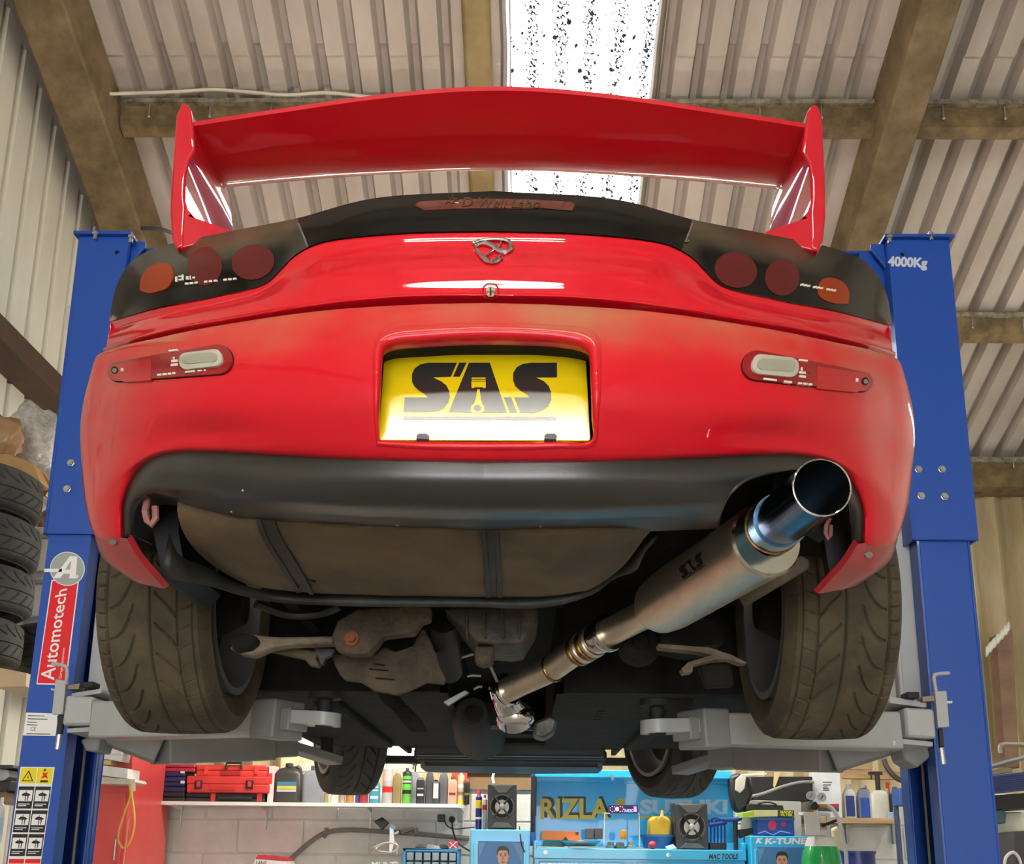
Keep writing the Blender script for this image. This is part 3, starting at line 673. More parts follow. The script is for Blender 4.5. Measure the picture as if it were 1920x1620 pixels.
CUT = [(1330,1100),(1345,985),(1352,955),(1368,925),(1395,902),(1440,886),(1500,877),(1555,885),(1582,905),(1592,935),(1598,980),(1600,1100)]
mb = patch_mb(G_diff, lambda px, py, c: not (c.x > 0 and inpoly(px, py, CUT)))
diff_ = mb.build('diffuser', M_black, car)
so = diff_.modifiers.new('thick', 'SOLIDIFY'); so.thickness = .004; so.offset = 0
bvd = bvh_of(G_diff)
q = MB(); q.tube(curve3([hit(bvd, x, y, 0)[0] for x, y in CUT[1:-1]], 60), .0035, 8); q.build('diffuser_cutout_lip', M_black, diff_)
for x, y in ((457,919),(420,964),(430,975),(487,976),(687,978),(746,982),(1013,984),(1178,984)): q = MB(); q.ball(hit(bvd, x, y, .002)[0], .0028, 6); q.build('diffuser_rivet', M_galv, diff_)

# ---- wing
TE = [(362,224),(450,210),(560,195),(660,181),(760,171),(860,164),(950,162),(1040,166),(1140,177),(1240,192),(1340,208),(1440,225),(1535,240)]
LE = [(376,345),(450,337),(560,328),(700,322),(850,319),(960,320),(1050,324),(1150,332),(1250,340),(1350,349),(1440,357),(1500,362)]
def wrow(px, Y):
    c = catmull([at(x, y, Y) for x, y in px], 81); c = (c + c[::-1]*np.array([-1, 1, 1]))/2
    x = np.linspace(c[0, 0], c[-1, 0], 81); c[:, 2] = np.interp(x, c[:, 0], c[:, 2]); c[:, 0] = x; return c
te = wrow(TE, 1.86); le = wrow(LE, 2.10); w = te[-1, 0]
le[:, 0] *= w/le[-1, 0]
sec = []
dn, up = np.array([0, 0, -1]), np.array([0, 0, 1])
for t, o in ((0, .0), (.0, -.010), (.25, -.016), (.5, -.020), (.75, -.018), (.92, -.012), (1.0, 0.), (.97, .014), (.75, .028), (.5, .024), (.25, .012), (.05, .004)):
    r = te*(1-t)+le*t; bow = -.012*math.sin(math.pi*t); sec.append(r+up*(o+bow))
S0 = np.array(sec); rows = [[Vector(S0[i, j]) for i in range(S0.shape[0])] for j in range(S0.shape[1])]
wing = thing('rear_wing', (0, 1.95, 2.6), None, None); wing.parent = car; wing.location = Vector((0, 1.95, 2.6))-car.location
mb = MB(); mb.grid(rows, closed_u=True); k = len(rows[0]); mb.f += [tuple(range(k-1, -1, -1)), tuple((len(rows)-1)*k+i for i in range(k))]; mb.mi += [0, 0]
mb.build('wing_blade', M_redwing, wing, sharp=50)
fin_l = [(340,192),(351,194),(358,206),(362,240),(366,280),(354,300),(347,330),(346,372),(348,392),(344,440),(346,461),(330,467),(321,446),(318,400),(320,350),(325,280),(330,215)]
foot_l = [(346,372),(352,392),(366,408),(400,420),(428,430),(435,441),(346,463),(338,465),(338,400)]
for s in (-1, 1):
    P = [at(x, y, 1.845) for x, y in fin_l]; P = [Vector((abs(p.x)*s, p.y, p.z)) for p in P]
    mb = MB(); mb.prism(P, (-s*.006, .27, -.012)); u_ = mb.build('wing_upright', M_redwing, wing, bevel=.006, seg=3)
    P = [at(x, y, 1.847) for x, y in foot_l]; P = [Vector((abs(p.x)*s, p.y, p.z)) for p in P]
    mb = MB(); mb.prism(P, (-s*.004, .085, -.03)); mb.build('upright_foot', M_redwing, u_, bevel=.005, seg=3)

# ---- body shell forward of the tail (deck, glass, roof, flanks)
def arch(y):
    z = 1.98
    for yc, zc in ((2.55, 2.06), (4.975, 2.06)):
        d = abs(y-yc)
        if d < .365: z = max(z, zc+math.sqrt(.365**2-d*d))
    return z
secs = []
prof = [(2.08, 2.50, 2.50, .84), (2.40, 2.56, 2.62, .86), (2.8, 2.54, 2.78, .865), (3.3, 2.50, 2.89, .85), (3.7, 2.49, 2.91, .85), (4.1, 2.48, 2.80, .85), (4.5, 2.47, 2.55, .86), (4.98, 2.44, 2.48, .865), (5.45, 2.34, 2.36, .82), (5.82, 2.15, 2.18, .70)]
PY = [p[0] for p in prof]
ys = sorted(set(list(np.linspace(2.08, 5.82, 64))+[2.55-.364, 2.55+.364, 4.975-.364, 4.975+.364])); ys = [y for y in ys if y >= 2.08]
for y in ys:
    sh, rf, hw = [np.interp(y, PY, [p[k] for p in prof]) for k in (1, 2, 3)]
    lo = arch(y) if y > 2.55 else max(2.36, arch(y)); lo = min(lo, sh-.02); z3 = 2.545
    half = [(0, rf), (hw*.45, rf-.01), (hw*.62, rf-(rf-sh)*.35), (hw*.80, sh+.01), (hw*.93, sh-.03), (hw*.985, (sh+lo)/2+.05), (hw, (sh*.4+lo*.6)), (hw*.985, lo)]
    c = catmull([(a, y, z) for a, z in half], 26); m = c[::-1].copy(); m[:, 0] *= -1; secs.append(np.vstack([m, c[1:]]))
mb = MB(); mb.grid([[Vector(p) for p in r] for r in secs]); shell = mb.build('body_shell', M_red, car)
# rear glass and side glass panels are out of sight; quarter panels join the tail to the flanks
mb = MB()
for s in (-1, 1):
    a = [Vector((abs(p[0])*s, p[1], p[2])) for p in (A0[0], B0[0], H3[0], H4[0], R1b[0], R2[0])]; f = [Vector((.838*s, 2.30, p.z)) for p in a]
    mb.grid([a, f])
top = [Vector(p) for p in A0]; deck = [Vector((p.x*.985, 2.16 if abs(p.x) < .7 else max(2.16, p.y+.03), min(p.z+.02+.0*abs(p.x), 2.62))) for p in top]
mb.grid([top, deck]); mb.build('rear_deck', M_red, car)
# ---- wheels
M_rub = mat('dusty_tyre', (92, 80, 60), 0.85, vscale=9, rgb2=(62, 55, 43), bump=.15, bscale=150)
M_rubf = mat('dark_tyre', (56, 54, 50), 0.65, vscale=9, rgb2=(40, 39, 37))
M_rim = mat('grey_alloy', (150, 150, 152), 0.4, .5, var=.15); M_rimdark = mat('dark_alloy', (40, 40, 42), .45, .4)
def tyre_mesh(name, R, Wd, rr, na, pattern, m):
    """axis along x; outer side is -x; real moulded grooves"""
    h = Wd/2
    prof = [(h-.030, rr), (h-.016, rr+.012), (h-.004, rr+.035), (h, rr+.055), (h-.004, R-.038), (h-.010, R-.022), (h-.020, R-.009)]
    xs = np.linspace(h-.030, -(h-.030), 84)
    P = prof+[(x, R-.004*(x/(h-.03))**2) for x in xs]+[(-x, r) for x, r in prof[::-1]]
    P = np.array(P); npf = len(P); th = np.linspace(0, 2*math.pi, na, endpoint=False)
    X = np.repeat(P[:, 0][None, :], na, 0); Rr = np.repeat(P[:, 1][None, :], na, 0); Th = np.repeat(th[:, None], npf, 1)
    per = 2*math.pi*R; s = Th/(2*math.pi)*per; tread = Rr > R-.03
    def band(d, w): return np.clip(1-np.abs(d)/w, 0, 1)**.5
    def per_d(v, p): return (v/p-np.round(v/p))*p
    g = np.zeros_like(X)
    if pattern:
        for x0, w in ((-.088, .0030), (.006, .0026), (.066, .0030), (.098, .0026)): g = np.maximum(g, band(X-x0, w))
        n1 = round(per/.031); p1 = per/n1; n2 = round(per/.068); p2 = per/n2; n3 = round(per/.043); p3 = per/n3
        u = (np.abs(X)-.088)/.04; f = .006*u*u
        g = np.maximum(g, np.where(X < -.090, band(per_d(s+f, p1), .0026), 0))
        g = np.maximum(g, np.where(X > .100, .5*band(per_d(s+f, p3), .0026), 0))
        u = np.clip((X+.080)/.050, 0, 1); f = -.07*u**2.2; sl = .07*2.2/.05*u**1.2
        g = np.maximum(g, np.where((X > -.080) & (X < -.026), band(per_d(s-f, p2)/np.sqrt(1+sl*sl), .0030), 0))
        u = np.clip((.063-X)/.045, 0, 1); f = -.055*u**.8; sl = 1.0
        g = np.maximum(g, np.where((X < .063) & (X > .016), band(per_d(s-f-.02, p2)/1.45, .0028), 0))
        u = np.clip((X-.068)/.028, 0, 1)
        g = np.maximum(g, np.where((X > .070) & (X < .096), .5*band(per_d(s+.012*u, p3)/1.1, .0022), 0))
    Rr = Rr-np.where(tread, g*.0065, 0)
    V = np.stack([X, Rr*np.sin(Th), -Rr*np.cos(Th)], -1).reshape(-1, 3)
    i = np.arange(na)[:, None]; j = np.arange(npf-1)[None, :]; i2 = (i+1) % na
    F = np.stack([i*npf+j, i2*npf+j, i2*npf+j+1, i*npf+j+1], -1).reshape(-1, 4)
    me = bpy.data.meshes.new(name); me.vertices.add(len(V)); me.vertices.foreach_set('co', V.astype(np.float32).ravel())
    me.loops.add(F.size); me.loops.foreach_set('vertex_index', F.astype(np.int32).ravel()); me.polygons.add(len(F))
    me.polygons.foreach_set('loop_start', np.arange(0, F.size, 4, dtype=np.int32)); me.update(calc_edges=True); me.validate()
    me.shade_smooth(); me.set_sharp_from_angle(angle=math.radians(40)); me.materials.append(m); return me
tyre_near = tyre_mesh('tyre', .317, .255, .218, 900, True, M_rub)
tyre_front = tyre_mesh('tyre', .317, .235, .218, 500, True, M_rubf)
def local(mb, name, m, parent, **k):
    o = mb.build(name, m, None, base=False, **k); o.parent = parent; return o
def wheel(x, y, z, me, rot, flip):
    w = bpy.data.objects.new('wheel', None); COL.objects.link(w); w.parent = car; w.location = Vector((x, y, z))-car.location; w.rotation_euler = (0, 0, rot)
    t = bpy.data.objects.new('tyre', me); COL.objects.link(t); t.parent = w; t.scale = (-1 if flip else 1, 1, 1); t.rotation_euler = (.6 if flip else .2, 0, 0)
    o = -1 if not flip else 1          # outer side direction
    b = MB(); b.lathe((0, 0, 0), (o, 0, 0), [(-.118, .222), (-.118, .205), (-.10, .200), (-.06, .185), (.06, .180), (.10, .2), (.116, .205), (.116, .224), (.10, .224), (.06, .198), (-.06, .198), (-.10, .218)], 48, closed=True)
    local(b, 'rim', M_rim, w)
    for k in range(5):
        a = 2*math.pi*k/5; b = MB(); c, s = math.cos(a), math.sin(a)
        P = [(r*c-q*s, r*s+q*c) for r, q in ((.03, -.035), (.19, -.028), (.19, .028), (.03, .035))]
        b.prism([Vector((o*.075, p, q)) for p, q in P], (o*.03, 0, 0)); local(b, 'spoke', M_rim, w, bevel=.004)
    b = MB(); b.lathe((0, 0, 0), (o, 0, 0), [(-.04, .0), (-.04, .15), (-.015, .15), (-.015, .06), (.08, .06), (.08, .0)], 32); local(b, 'brake_disc', mat('worn_disc', (70, 62, 54), .6, .6, var=.3), w)
    b = MB(); b.lathe((0, 0, 0), (o, 0, 0), [(-.13, .05), (-.06, .085), (-.03, .085)], 20); local(b, 'hub', M_under, w)
    return w
wheel(-.757, 2.55, 2.022, tyre_near, 0, False); wheel(.757, 2.55, 2.022, tyre_near, 0, True)
wheel(-.745, 4.975, 1.99, tyre_front, math.radians(22), False); wheel(.745, 4.975, 1.99, tyre_front, math.radians(20), True)

# ---- underside
und = thing('underbody', (0, 3.2, 2.0), None, None); und.parent = car; und.location = Vector((0, 3.2, 2.0))-car.location
b = MB()
def pan(x0, x1, y0, y1, z, t=.02): b.bb((x0, y0, z), (x1, y1, z+t))
pan(-.50, .50, 1.80, 2.95, 2.16); pan(-.56, .56, 1.78, 1.86, 2.10, .3)
for s in (-1, 1):
    pan(min(s*.50, s*.80), max(s*.50, s*.80), 2.18, 2.95, 2.40)          # top of the rear arches
    b.bb((s*.50, 1.80, 2.02), (s*.53, 2.92, 2.42)); b.bb((s*.53, 2.17, 2.05), (s*.80, 2.19, 2.42))
    pan(min(s*.15, s*.80), max(s*.15, s*.80), 2.92, 4.55, 1.86, .03); b.bb((s*.15, 2.92, 1.86), (s*.17, 4.55, 2.12)); b.bb((s*.17, 2.90, 1.86), (s*.80, 2.93, 2.42))
    b.bb((s*.79, 2.93, 1.86), (s*.81, 4.58, 2.1)); b.bb((s*.50, 4.55, 1.90), (s*.52, 5.4, 2.4)); pan(min(s*.50, s*.82), max(s*.50, s*.82), 4.55, 5.5, 2.42)
b.bb((-.17, 4.57, 1.88), (.17, 4.6, 2.13)); pan(-.17, .17, 2.70, 4.6, 2.10); pan(-.50, .50, 4.55, 5.3, 1.92); pan(-.15, .15, 4.4, 4.6, 1.9)
b.build('floor_pan', M_under, und, bevel=.006)
b = MB(); b.prism([Vector((x, y, 1.83)) for x, y in ((-.42, 5.25), (-.46, 5.45), (-.46, 5.70), (0, 5.80), (.46, 5.70), (.46, 5.45), (.42, 5.25))], (0, 0, .06)); b.bb((-.44, 4.9, 1.84), (.44, 4.95, 1.88)); b.build('front_undertray', M_dark, und, bevel=.01)
b = MB(); b.bb((-.42, 4.75, 1.84), (.42, 4.83, 1.90)); b.cyl((-.44, 5.1, 1.86), (.44, 5.1, 1.86), .022); b.build('front_crossmember', M_dark, und, bevel=.008)
for s in (-1, 1):
    b = MB(); b.bb((s*.43, 5.66, 1.872), (s*.70, 5.73, 1.912)); b.build('lower_lip', M_dark, und, bevel=.005)
# stiffening ribs on the floor
for s in (-1, 1):
    b = MB(); b.prism([Vector((s*.47, y, z)) for y, z in ((2.98, 1.862), (3.04, 1.835), (4.35, 1.835), (4.45, 1.862))], (s*.07, 0, 0)); b.build('floor_rail', M_under, und, bevel=.008)
    for k in range(4): b = MB(); b.cyl((s*.30, 3.3+.07*k, 1.858), (s*.30, 3.3+.07*k, 1.863), .013, n=12); b.build('drain_hole', M_hole, und)
# fuel tank
def prow(p, n=60): return catmull([at(*q) for q in p], n)
T = [prow([(336,925,1.76),(420,930,1.75),(600,945,1.74),(920,960,1.73),(1150,960,1.74),(1232,955,1.76)]),
     prow([(332,955,1.765),(420,972,1.745),(600,985,1.735),(920,995,1.73),(1140,1000,1.735),(1228,985,1.765)]),
     prow([(345,1000,1.81),(430,1020,1.80),(600,1030,1.80),(920,1036,1.80),(1120,1030,1.80),(1205,1015,1.82)]),
     prow([(392,1054,1.94),(470,1072,1.94),(620,1080,1.94),(920,1085,1.94),(1090,1082,1.94),(1160,1066,1.94)]),
     prow([(470,1098,2.05),(540,1108,2.06),(660,1115,2.065),(920,1119,2.07),(1040,1117,2.065),(1095,1108,2.05)])]
T.append(T[-1]+np.array([0, .03, .02])); T.append(T[-1]+np.array([0, .01, .15])); T.insert(0, T[0]+np.array([0, .02, .12]))
Gt = loft(T, 44)
for j in range(60):
    for i in range(44):
        Gt[i, j, 2] += .004*math.sin(j*.55)*math.sin(i*.2)
tank = patch_mb(Gt).build('fuel_tank', M_tank, und); bvt = bvh_of(Gt)
def strap(L, R, n=26):
    mb = MB(); l = catmull([(x, y, 0) for x, y in L], n); r = catmull([(x, y, 0) for x, y in R], n); rows = []
    for a, c in zip(l, r):
        e = []
        for t, o in ((0, .001), (0, .006), (.28, .006), (.3, .003), (.7, .003), (.72, .006), (1, .006), (1, .001)):
            q = a+(c-a)*t; e.append(hit(bvt, q[0], q[1], o, 1.95)[0])
        rows.append(e)
    mb.grid(rows); return mb
strap([(478,968),(495,1010),(530,1065),(565,1118)], [(515,972),(532,1010),(562,1060),(592,1115)]).build('tank_strap', mat('steel_strap', (62, 58, 50), .6, .3, var=.3), und)
strap([(900,985),(905,1030),(908,1075),(911,1121)], [(936,987),(938,1030),(940,1075),(942,1121)]).build('tank_strap', MATS['steel_strap'], und)
M_shield = mat('grey_heat_shield', (66, 64, 60), .55, .3, vscale=7, rgb2=(36, 35, 33))
lip = [(300,1083),(345,1090),(400,1100),(460,1118),(520,1129),(600,1134),(700,1137),(900,1138),(985,1141),(1050,1134),(1085,1124),(1115,1112),(1150,1085),(1195,1066),(1205,1040),(1235,1005)]
inn = [(318,1000),(335,1040),(385,1062),(450,1095),(520,1110),(600,1115),(700,1117),(900,1120),(985,1121),(1050,1117),(1080,1110),(1110,1090),(1140,1070),(1175,1050),(1195,1025),(1225,990)]
mb = MB(); mb.grid([[Vector(p) for p in catmull([at(x, y, 1.86+.22*sstep(300, 520, x)-.14*sstep(1080, 1240, x)) for x, y in q], 60)] for q in (inn, lip)]); hs = mb.build('tank_shield', M_shield, und)
q = hs.modifiers.new('thick', 'SOLIDIFY'); q.thickness = .003
mb = MB(); mb.slab([(283,935),(335,932),(335,1000),(345,1060),(320,1090),(306,1088),(296,1040),(285,985)], 1.93, .25); mb.build('arch_liner', M_dark, und)
mb = MB(); mb.slab([(1500,985),(1590,990),(1610,1040),(1560,1100),(1545,1010)], 1.95, .03); mb.build('arch_liner', M_dark, und)
# tow hooks
M_hook = mat('painted_hook', (196, 138, 128), .6, vscale=30, rgb2=(150, 96, 88))
mb = MB(); mb.tube([at(x, y, 1.80) for x, y in ((270,926),(276,940),(272,958),(276,976),(284,984),(292,972),(291,950))], [.0065]*7, 8); mb.prism([at(x, y, 1.80) for x, y in ((265,924),(282,924),(280,942),(268,942))], (0, .008, 0)); mb.build('tow_hook', M_hook, und)
mb = MB(); mb.tube([at(x, y, 1.88) for x, y in ((1556,972),(1549,986),(1548,1000),(1553,1011),(1557,1004),(1558,985))], .004, 8); mb.build('tow_hook', M_hook, und)
M_gbx = mat('gearbox_black', (22, 21, 20), .7, var=.3)
# subframe, arms, differential
def part(name, px, Y, d, m, parent=und, bevel=.006): return MB().slab(px, Y, d).build(name, m, parent, bevel=bevel)
part('subframe', [(632,1165),(668,1142),(770,1136),(808,1138),(806,1160),(790,1166),(776,1186),(742,1190),(716,1194),(704,1212),(690,1226),(655,1226),(630,1218),(622,1194)], 2.30, .05, M_rust, bevel=.012)
mb = MB(); c0 = at(659,1197,2.29); mb.cyl(c0, c0+Vector((0, .02, 0)), .016, n=14); mb.cyl(c0+Vector((0, -.012, 0)), c0, .010, n=6); mb.build('subframe_bolt', mat('rust_orange', (150, 84, 52), .8, var=.4), und)
part('subframe_plate', [(704,1226),(720,1212),(742,1222),(772,1212),(790,1178),(796,1178),(812,1210),(826,1250),(836,1272),(832,1282),(800,1278),(770,1292),(745,1302),(700,1294),(676,1278),(645,1274),(638,1266),(628,1248),(622,1234),(630,1226)], 2.46, .03, M_rust, bevel=.004)
for x0, y0, x1 in ((700,1243,722),(692,1253,728),(704,1270,740)):
    mb = MB(); mb.slab([(x0,y0),(x1,y0+3),(x1,y0+5.5),(x0,y0+2.5)], 2.455, .006); mb.build('plate_slot', M_hole, und)
mb = MB(); mb.slab([(706,1296),(745,1302),(790,1350),(800,1372),(770,1372),(735,1330),(716,1314)], 2.75, .03); mb.build('tunnel_brace', M_under, und, bevel=.004)
for k in range(6): mb = MB(); mb.slab([(728+k*7.5,1308+k*10),(750+k*7.5,1306+k*10),(754+k*7.5,1311+k*10),(732+k*7.5,1314+k*10)], 2.745, .006); mb.build('brace_slot', M_hole, und)
# control arms
part('control_arm', [(428,1215),(452,1200),(470,1188),(498,1192),(520,1194),(626,1192),(626,1206),(540,1209),(505,1215),(475,1229),(450,1226)], 2.30, .05, M_arm, bevel=.01)
part('control_arm', [(430,1196),(452,1186),(478,1190),(484,1203),(468,1216),(436,1222)], 2.27, .06, M_under, bevel=.008)
part('lower_link', [(498,1219),(530,1210),(600,1222),(592,1236),(600,1246),(596,1250),(580,1247),(570,1235),(530,1226)], 2.40, .03, mat('olive_steel', (98, 86, 62), .7, var=.3), bevel=.006)
part('link_bracket', [(585,1211),(606,1214),(628,1218),(622,1228),(610,1234),(606,1246),(600,1245),(596,1230)], 2.38, .02, M_dark, bevel=.003)
part('control_arm', [(1234,1207),(1290,1211),(1330,1214),(1372,1228),(1402,1243),(1390,1244),(1368,1236),(1340,1237),(1300,1247),(1298,1260),(1282,1262),(1278,1254),(1290,1242),(1335,1228),(1310,1222),(1236,1214)], 2.36, .04, M_arm, bevel=.008)
part('hub_bracket', [(1310,1245),(1370,1240),(1378,1285),(1325,1288)], 2.42, .04, M_under)
for x, y, r in ((1200,1205,42),):
    mb = MB(); c0 = at(x, y, 2.52); mb.lathe(c0, (0, -1, 0), [(-.05, r*.00123), (0, r*.00123), (.012, r*.0010), (.012, r*.0005), (.02, r*.0004), (.02, 0)], 28); mb.build('subframe_bush', M_under, und)
part('subframe', [(1240,1165),(1330,1150),(1362,1168),(1362,1205),(1300,1212),(1240,1200)], 2.45, .2, M_under, bevel=.012)
part('differential', [(832,1142),(1010,1142),(1006,1165),(990,1190),(982,1206),(960,1210),(915,1206),(892,1204),(880,1190),(862,1170)], 2.30, .22, mat('oily_casting', (78, 66, 50), .6, vscale=14, rgb2=(34, 31, 27), bump=.5, bscale=40), bevel=.02)
part('differential_mount', [(890,1210),(926,1212),(924,1242),(905,1246),(890,1240)], 2.32, .06, M_rust)
for x in (872, 905, 940, 970): part('casting_rib', [(x,1146),(x+5,1146),(x+6,1196),(x+2,1196)], 2.285, .03, MATS['oily_casting'], bevel=.002)
mb = MB(); mb.cyl(at(832,1165,2.42), at(842,1260,2.6), .034); mb.build('drive_shaft', M_dark, und)
mb = MB(); mb.tube(curve3([at(*p) for p in ((480,1132,2.2),(540,1152,2.25),(600,1150,2.25),(640,1135,2.2))], 20), .010, 8); mb.build('filler_hose', M_dark, und)
for pts in ([(822,1250,2.6),(850,1238,2.6),(880,1228,2.6),(888,1226,2.6)], [(876,1268,2.7),(884,1266,2.7),(902,1267,2.7)], [(888,1292,2.8),(898,1287,2.8),(904,1288,2.8)], [(916,1290,2.8),(930,1294,2.8),(938,1300,2.8)], [(918,1246,2.65),(928,1268,2.7),(932,1278,2.7)]):
    mb = MB(); mb.tube(curve3([at(*p) for p in pts], 12), .004, 6); mb.build('brake_pipe', M_galv, und)
part('gearbox_bracket', [(831,1316),(872,1294),(880,1298),(840,1323)], 2.9, .02, M_galv, bevel=.002)
mb = MB(); mb.lathe(at(885,1337,3.1), (0, 1, 0), [(0, .045), (.03, .055), (.2, .07), (.6, .09)], 24); mb.build('gearbox', M_gbx, und)
mb = MB(); mb.lathe(at(885,1337,3.07), (0, -1, 0), [(-.02, .03), (.02, .026), (.02, .020), (-.01, .019)], 20); mb.build('gearbox_tail', M_under, und)
part('cross_brace', [(880,1357),(1010,1362),(1010,1369),(880,1364)], 3.2, .03, M_dark, bevel=.002)
part('front_mount', [(1000,1355),(1032,1340),(1046,1352),(1040,1372),(1020,1384),(1000,1378)], 3.1, .12, mat('cast_alloy', (120, 116, 110), .5, .5, vscale=30, rgb2=(60, 58, 54)), bevel=.008)
# heat shield plate behind the muffler
part('exhaust_hanger_plate', [(1385,1118),(1500,1040),(1519,1050),(1518,1066),(1408,1131),(1396,1135)], 2.02, .012, mat('stained_shield', (112, 100, 76), .6, .3, vscale=9, rgb2=(74, 64, 48)), bevel=.003)

# ---- exhaust
ex = thing('exhaust', (.4, 2.2, 1.9), None, None); ex.parent = car; ex.location = Vector((.4, 2.2, 1.9))-car.location
M_ti = mat('brushed_steel', (224, 206, 182), .36, .93, vscale=60, rgb2=(208, 194, 172), stretch=(1, .15, 1)); M_weld = mat('weld_gold', (176, 136, 78), .3, 1.0, vscale=120, rgb2=(120, 90, 60))
M_blue = mat('blued_titanium', (38, 62, 110), .18, 1.0, vscale=6, rgb2=(60, 104, 130), stretch=(1, 6, 1)); M_blue2 = mat('pale_blued_titanium', (104, 140, 166), .2, 1.0); M_burn = mat('burnt_inner', (16, 14, 13), .6, .5)
E0, E1 = at(1541,914,1.50), at(1446,990,1.775); ax = (E1-E0).normalized(); Lg = (E1-E0).length; r = .0435
b = MB(); b.lathe(E0, ax, [(0, r), (Lg*.78, r)], 56); b.f = [f for f in b.f if len(f) == 4]; b.mi = b.mi[:len(b.f)]; tip = b.build('tail_pipe', M_blue, ex)
b = MB(); b.lathe(E0, ax, [(0.002, r-.0016), (Lg, r-.0016)], 56); b.f = [f for f in b.f if len(f) == 4]+[tuple(range(56, 112))]; b.mi = [0]*len(b.f); b.build('tail_pipe_bore', M_burn, tip)
b = MB(); b.lathe(E0, ax, [(-.001, r-.0018), (-.0015, r-.0008), (-.001, r+.0006), (.002, r+.0008), (.002, r-.0018)], 56, closed=True); b.build('pipe_lip', M_chrome, tip)
b = MB(); b.lathe(E0, ax, [(Lg*.78, r), (Lg*.78, r+.0035), (Lg*.95, r+.0035), (Lg*.95, r)], 56); b.build('pipe_collar', M_blue2, tip)
b = MB(); b.lathe(E0, ax, [(Lg*.94, r), (Lg*.95, r+.006), (Lg*.97, r+.006), (Lg*.985, r)], 56); b.build('pipe_weld', M_weld, tip)
F0, F1 = at(1437,1012,1.775), at(1222,1146,2.30); fx = (F1-F0).normalized(); FL = (F1-F0).length; fr = .0655
b = MB(); b.lathe(F0, fx, [(-.004, .03), (-.004, fr-.004), (0, fr)], 64); b.f = [f for f in b.f if len(f) == 4]; b.mi = [0]*len(b.f); b.build('muffler_cap', mat('polished_steel', (206, 202, 194), .16, 1.0, var=.06), ex)
b = MB(); b.lathe(F0, fx, [(.0, fr), (.008, fr+.0012), (.012, fr), (FL*.80, fr), (FL*.90, fr*.93), (FL*.97, fr*.72), (FL, .034)], 64); b.f = [f for f in b.f if len(f) == 4]; b.mi = [0]*len(b.f); muf = b.build('muffler', M_ti, ex)
mbv = [Vector(v) for v in b.v]; bvm = BVHTree.FromPolygons(mbv, b.f)
ink = MB()
Zm = lambda p: [(1220+x/9.6, 1000+y/9.6) for x, y in p]
lq = Zm([(600,850),(985,580),(905,330),(470,640)])       # bl br tr tl of the printed logo
def lpx(u, v): 
    bl, br, tr, tl = lq; return tuple(bl[i]*(1-u)*(1-v)+br[i]*u*(1-v)+tr[i]*u*v+tl[i]*(1-u)*v for i in (0, 1))
def mpoly(poly):
    P = [hit(bvm, *lpx(u, v), .0006, 2.0)[0] for u, v in poly]; ink.add(P, [tuple(t) for t in tessellate_polygon([P])])
def norm(q, x0=316, x1=1092, y0=1045, y1=757): return [((x-x0)/(x1-x0), (y0-y)/(y0-y1)) for x, y in q]
for q in ([(585,757),(440,757),(385,775),(358,815),(358,855),(380,890),(425,918),(436,932),(320,932),(318,1006),(460,1006),(515,992),(545,955),(548,905),(525,865),(490,842),(465,830),(555,828)], [(597,757),(634,757),(600,828),(565,828)], [(646,757),(752,757),(838,1010),(716,1010),(690,890),(660,1010),(543,1008)], [(822,932),(860,932),(890,1010),(852,1010)],
          [(1092,757),(960,757),(900,775),(869,815),(869,855),(895,895),(945,925),(950,932),(873,932),(905,1010),(985,1010),(1035,990),(1062,945),(1058,890),(1030,850),(990,832),(1092,832)], [(316,1024),(560,1024),(800,1024),(1090,1024),(1090,1045),(800,1045),(560,1045),(316,1045)]): mpoly(norm(q))
ink.build('muffler_lettering', mat('black_print', (16, 16, 17), .5), muf)
def ring(p, a, r0, w, m, name, h=.0): 
    q = MB(); q.lathe(Vector(p)-Vector(a)*w/2, a, [(0, r0-.006), (0, r0), (w*.2, r0+h), (w*.8, r0+h), (w, r0), (w, r0-.006)], 40); return q.build(name, m, ex)
pr = .033
path = [F1-fx*.015, at(1185,1164,2.385), at(1140,1187,2.47), at(1095,1210,2.55), at(1062,1234,2.62), at(1030,1256,2.68), at(985,1277,2.74), at(952,1293,2.785)]
cv = curve3(path, 60); b = MB(); b.tube(cv, pr, 36); b.build('exhaust_pipe', M_ti, ex)
ring(F1-fx*.004, fx, pr+.004, .012, M_weld, 'weld_bead', .002)
d = (path[3]-path[1]).normalized(); ring(path[2]+d*.012, d, pr+.005, .012, M_weld, 'weld_bead', .002)
ring(path[2], d, pr+.010, .022, MATS['polished_steel'], 'v_band_clamp', .003); ring(path[2]+d*.03, d, pr+.006, .03, MATS['polished_steel'], 'flange_sleeve', .001)
d2 = (path[4]-path[2]).normalized()
for k in range(4): ring(path[2]+d2*(.062+.020*k), d2, pr+.0035, .015, M_weld if k % 2 else M_ti, 'bellows_ring', .003)
d3 = (path[6]-path[5]).normalized(); ring(path[5]-d3*.01, d3, pr+.002, .008, M_weld, 'weld_bead', .0015)
ring(path[7], d3, pr+.008, .012, M_chrome, 'v_band_clamp', .003); ring(path[7]+d3*.016, d3, pr+.008, .012, M_chrome, 'v_band_clamp', .003)
b = MB(); b.tube(curve3([path[7]+d3*.01, at(950,1312,2.83), at(962,1332,2.88), at(966,1346,2.91)], 20), [.034]*4+[.035+.0012*k for k in range(16)], 36); b.build('down_pipe', M_chrome, ex)
b = MB(); b.lathe(at(966,1352,2.88), (at(966,1330,2.88)-at(966,1352,2.88)).normalized(), [(-.012, .02), (-.008, .046), (.0, .052), (.022, .052), (.03, .046)], 40); b.build('pipe_flare', M_chrome, ex)
b = MB(); b.slab([(918,1298),(926,1296),(928,1308),(922,1312)], 2.78, .02); b.build('clamp_bolt', M_galv, ex)
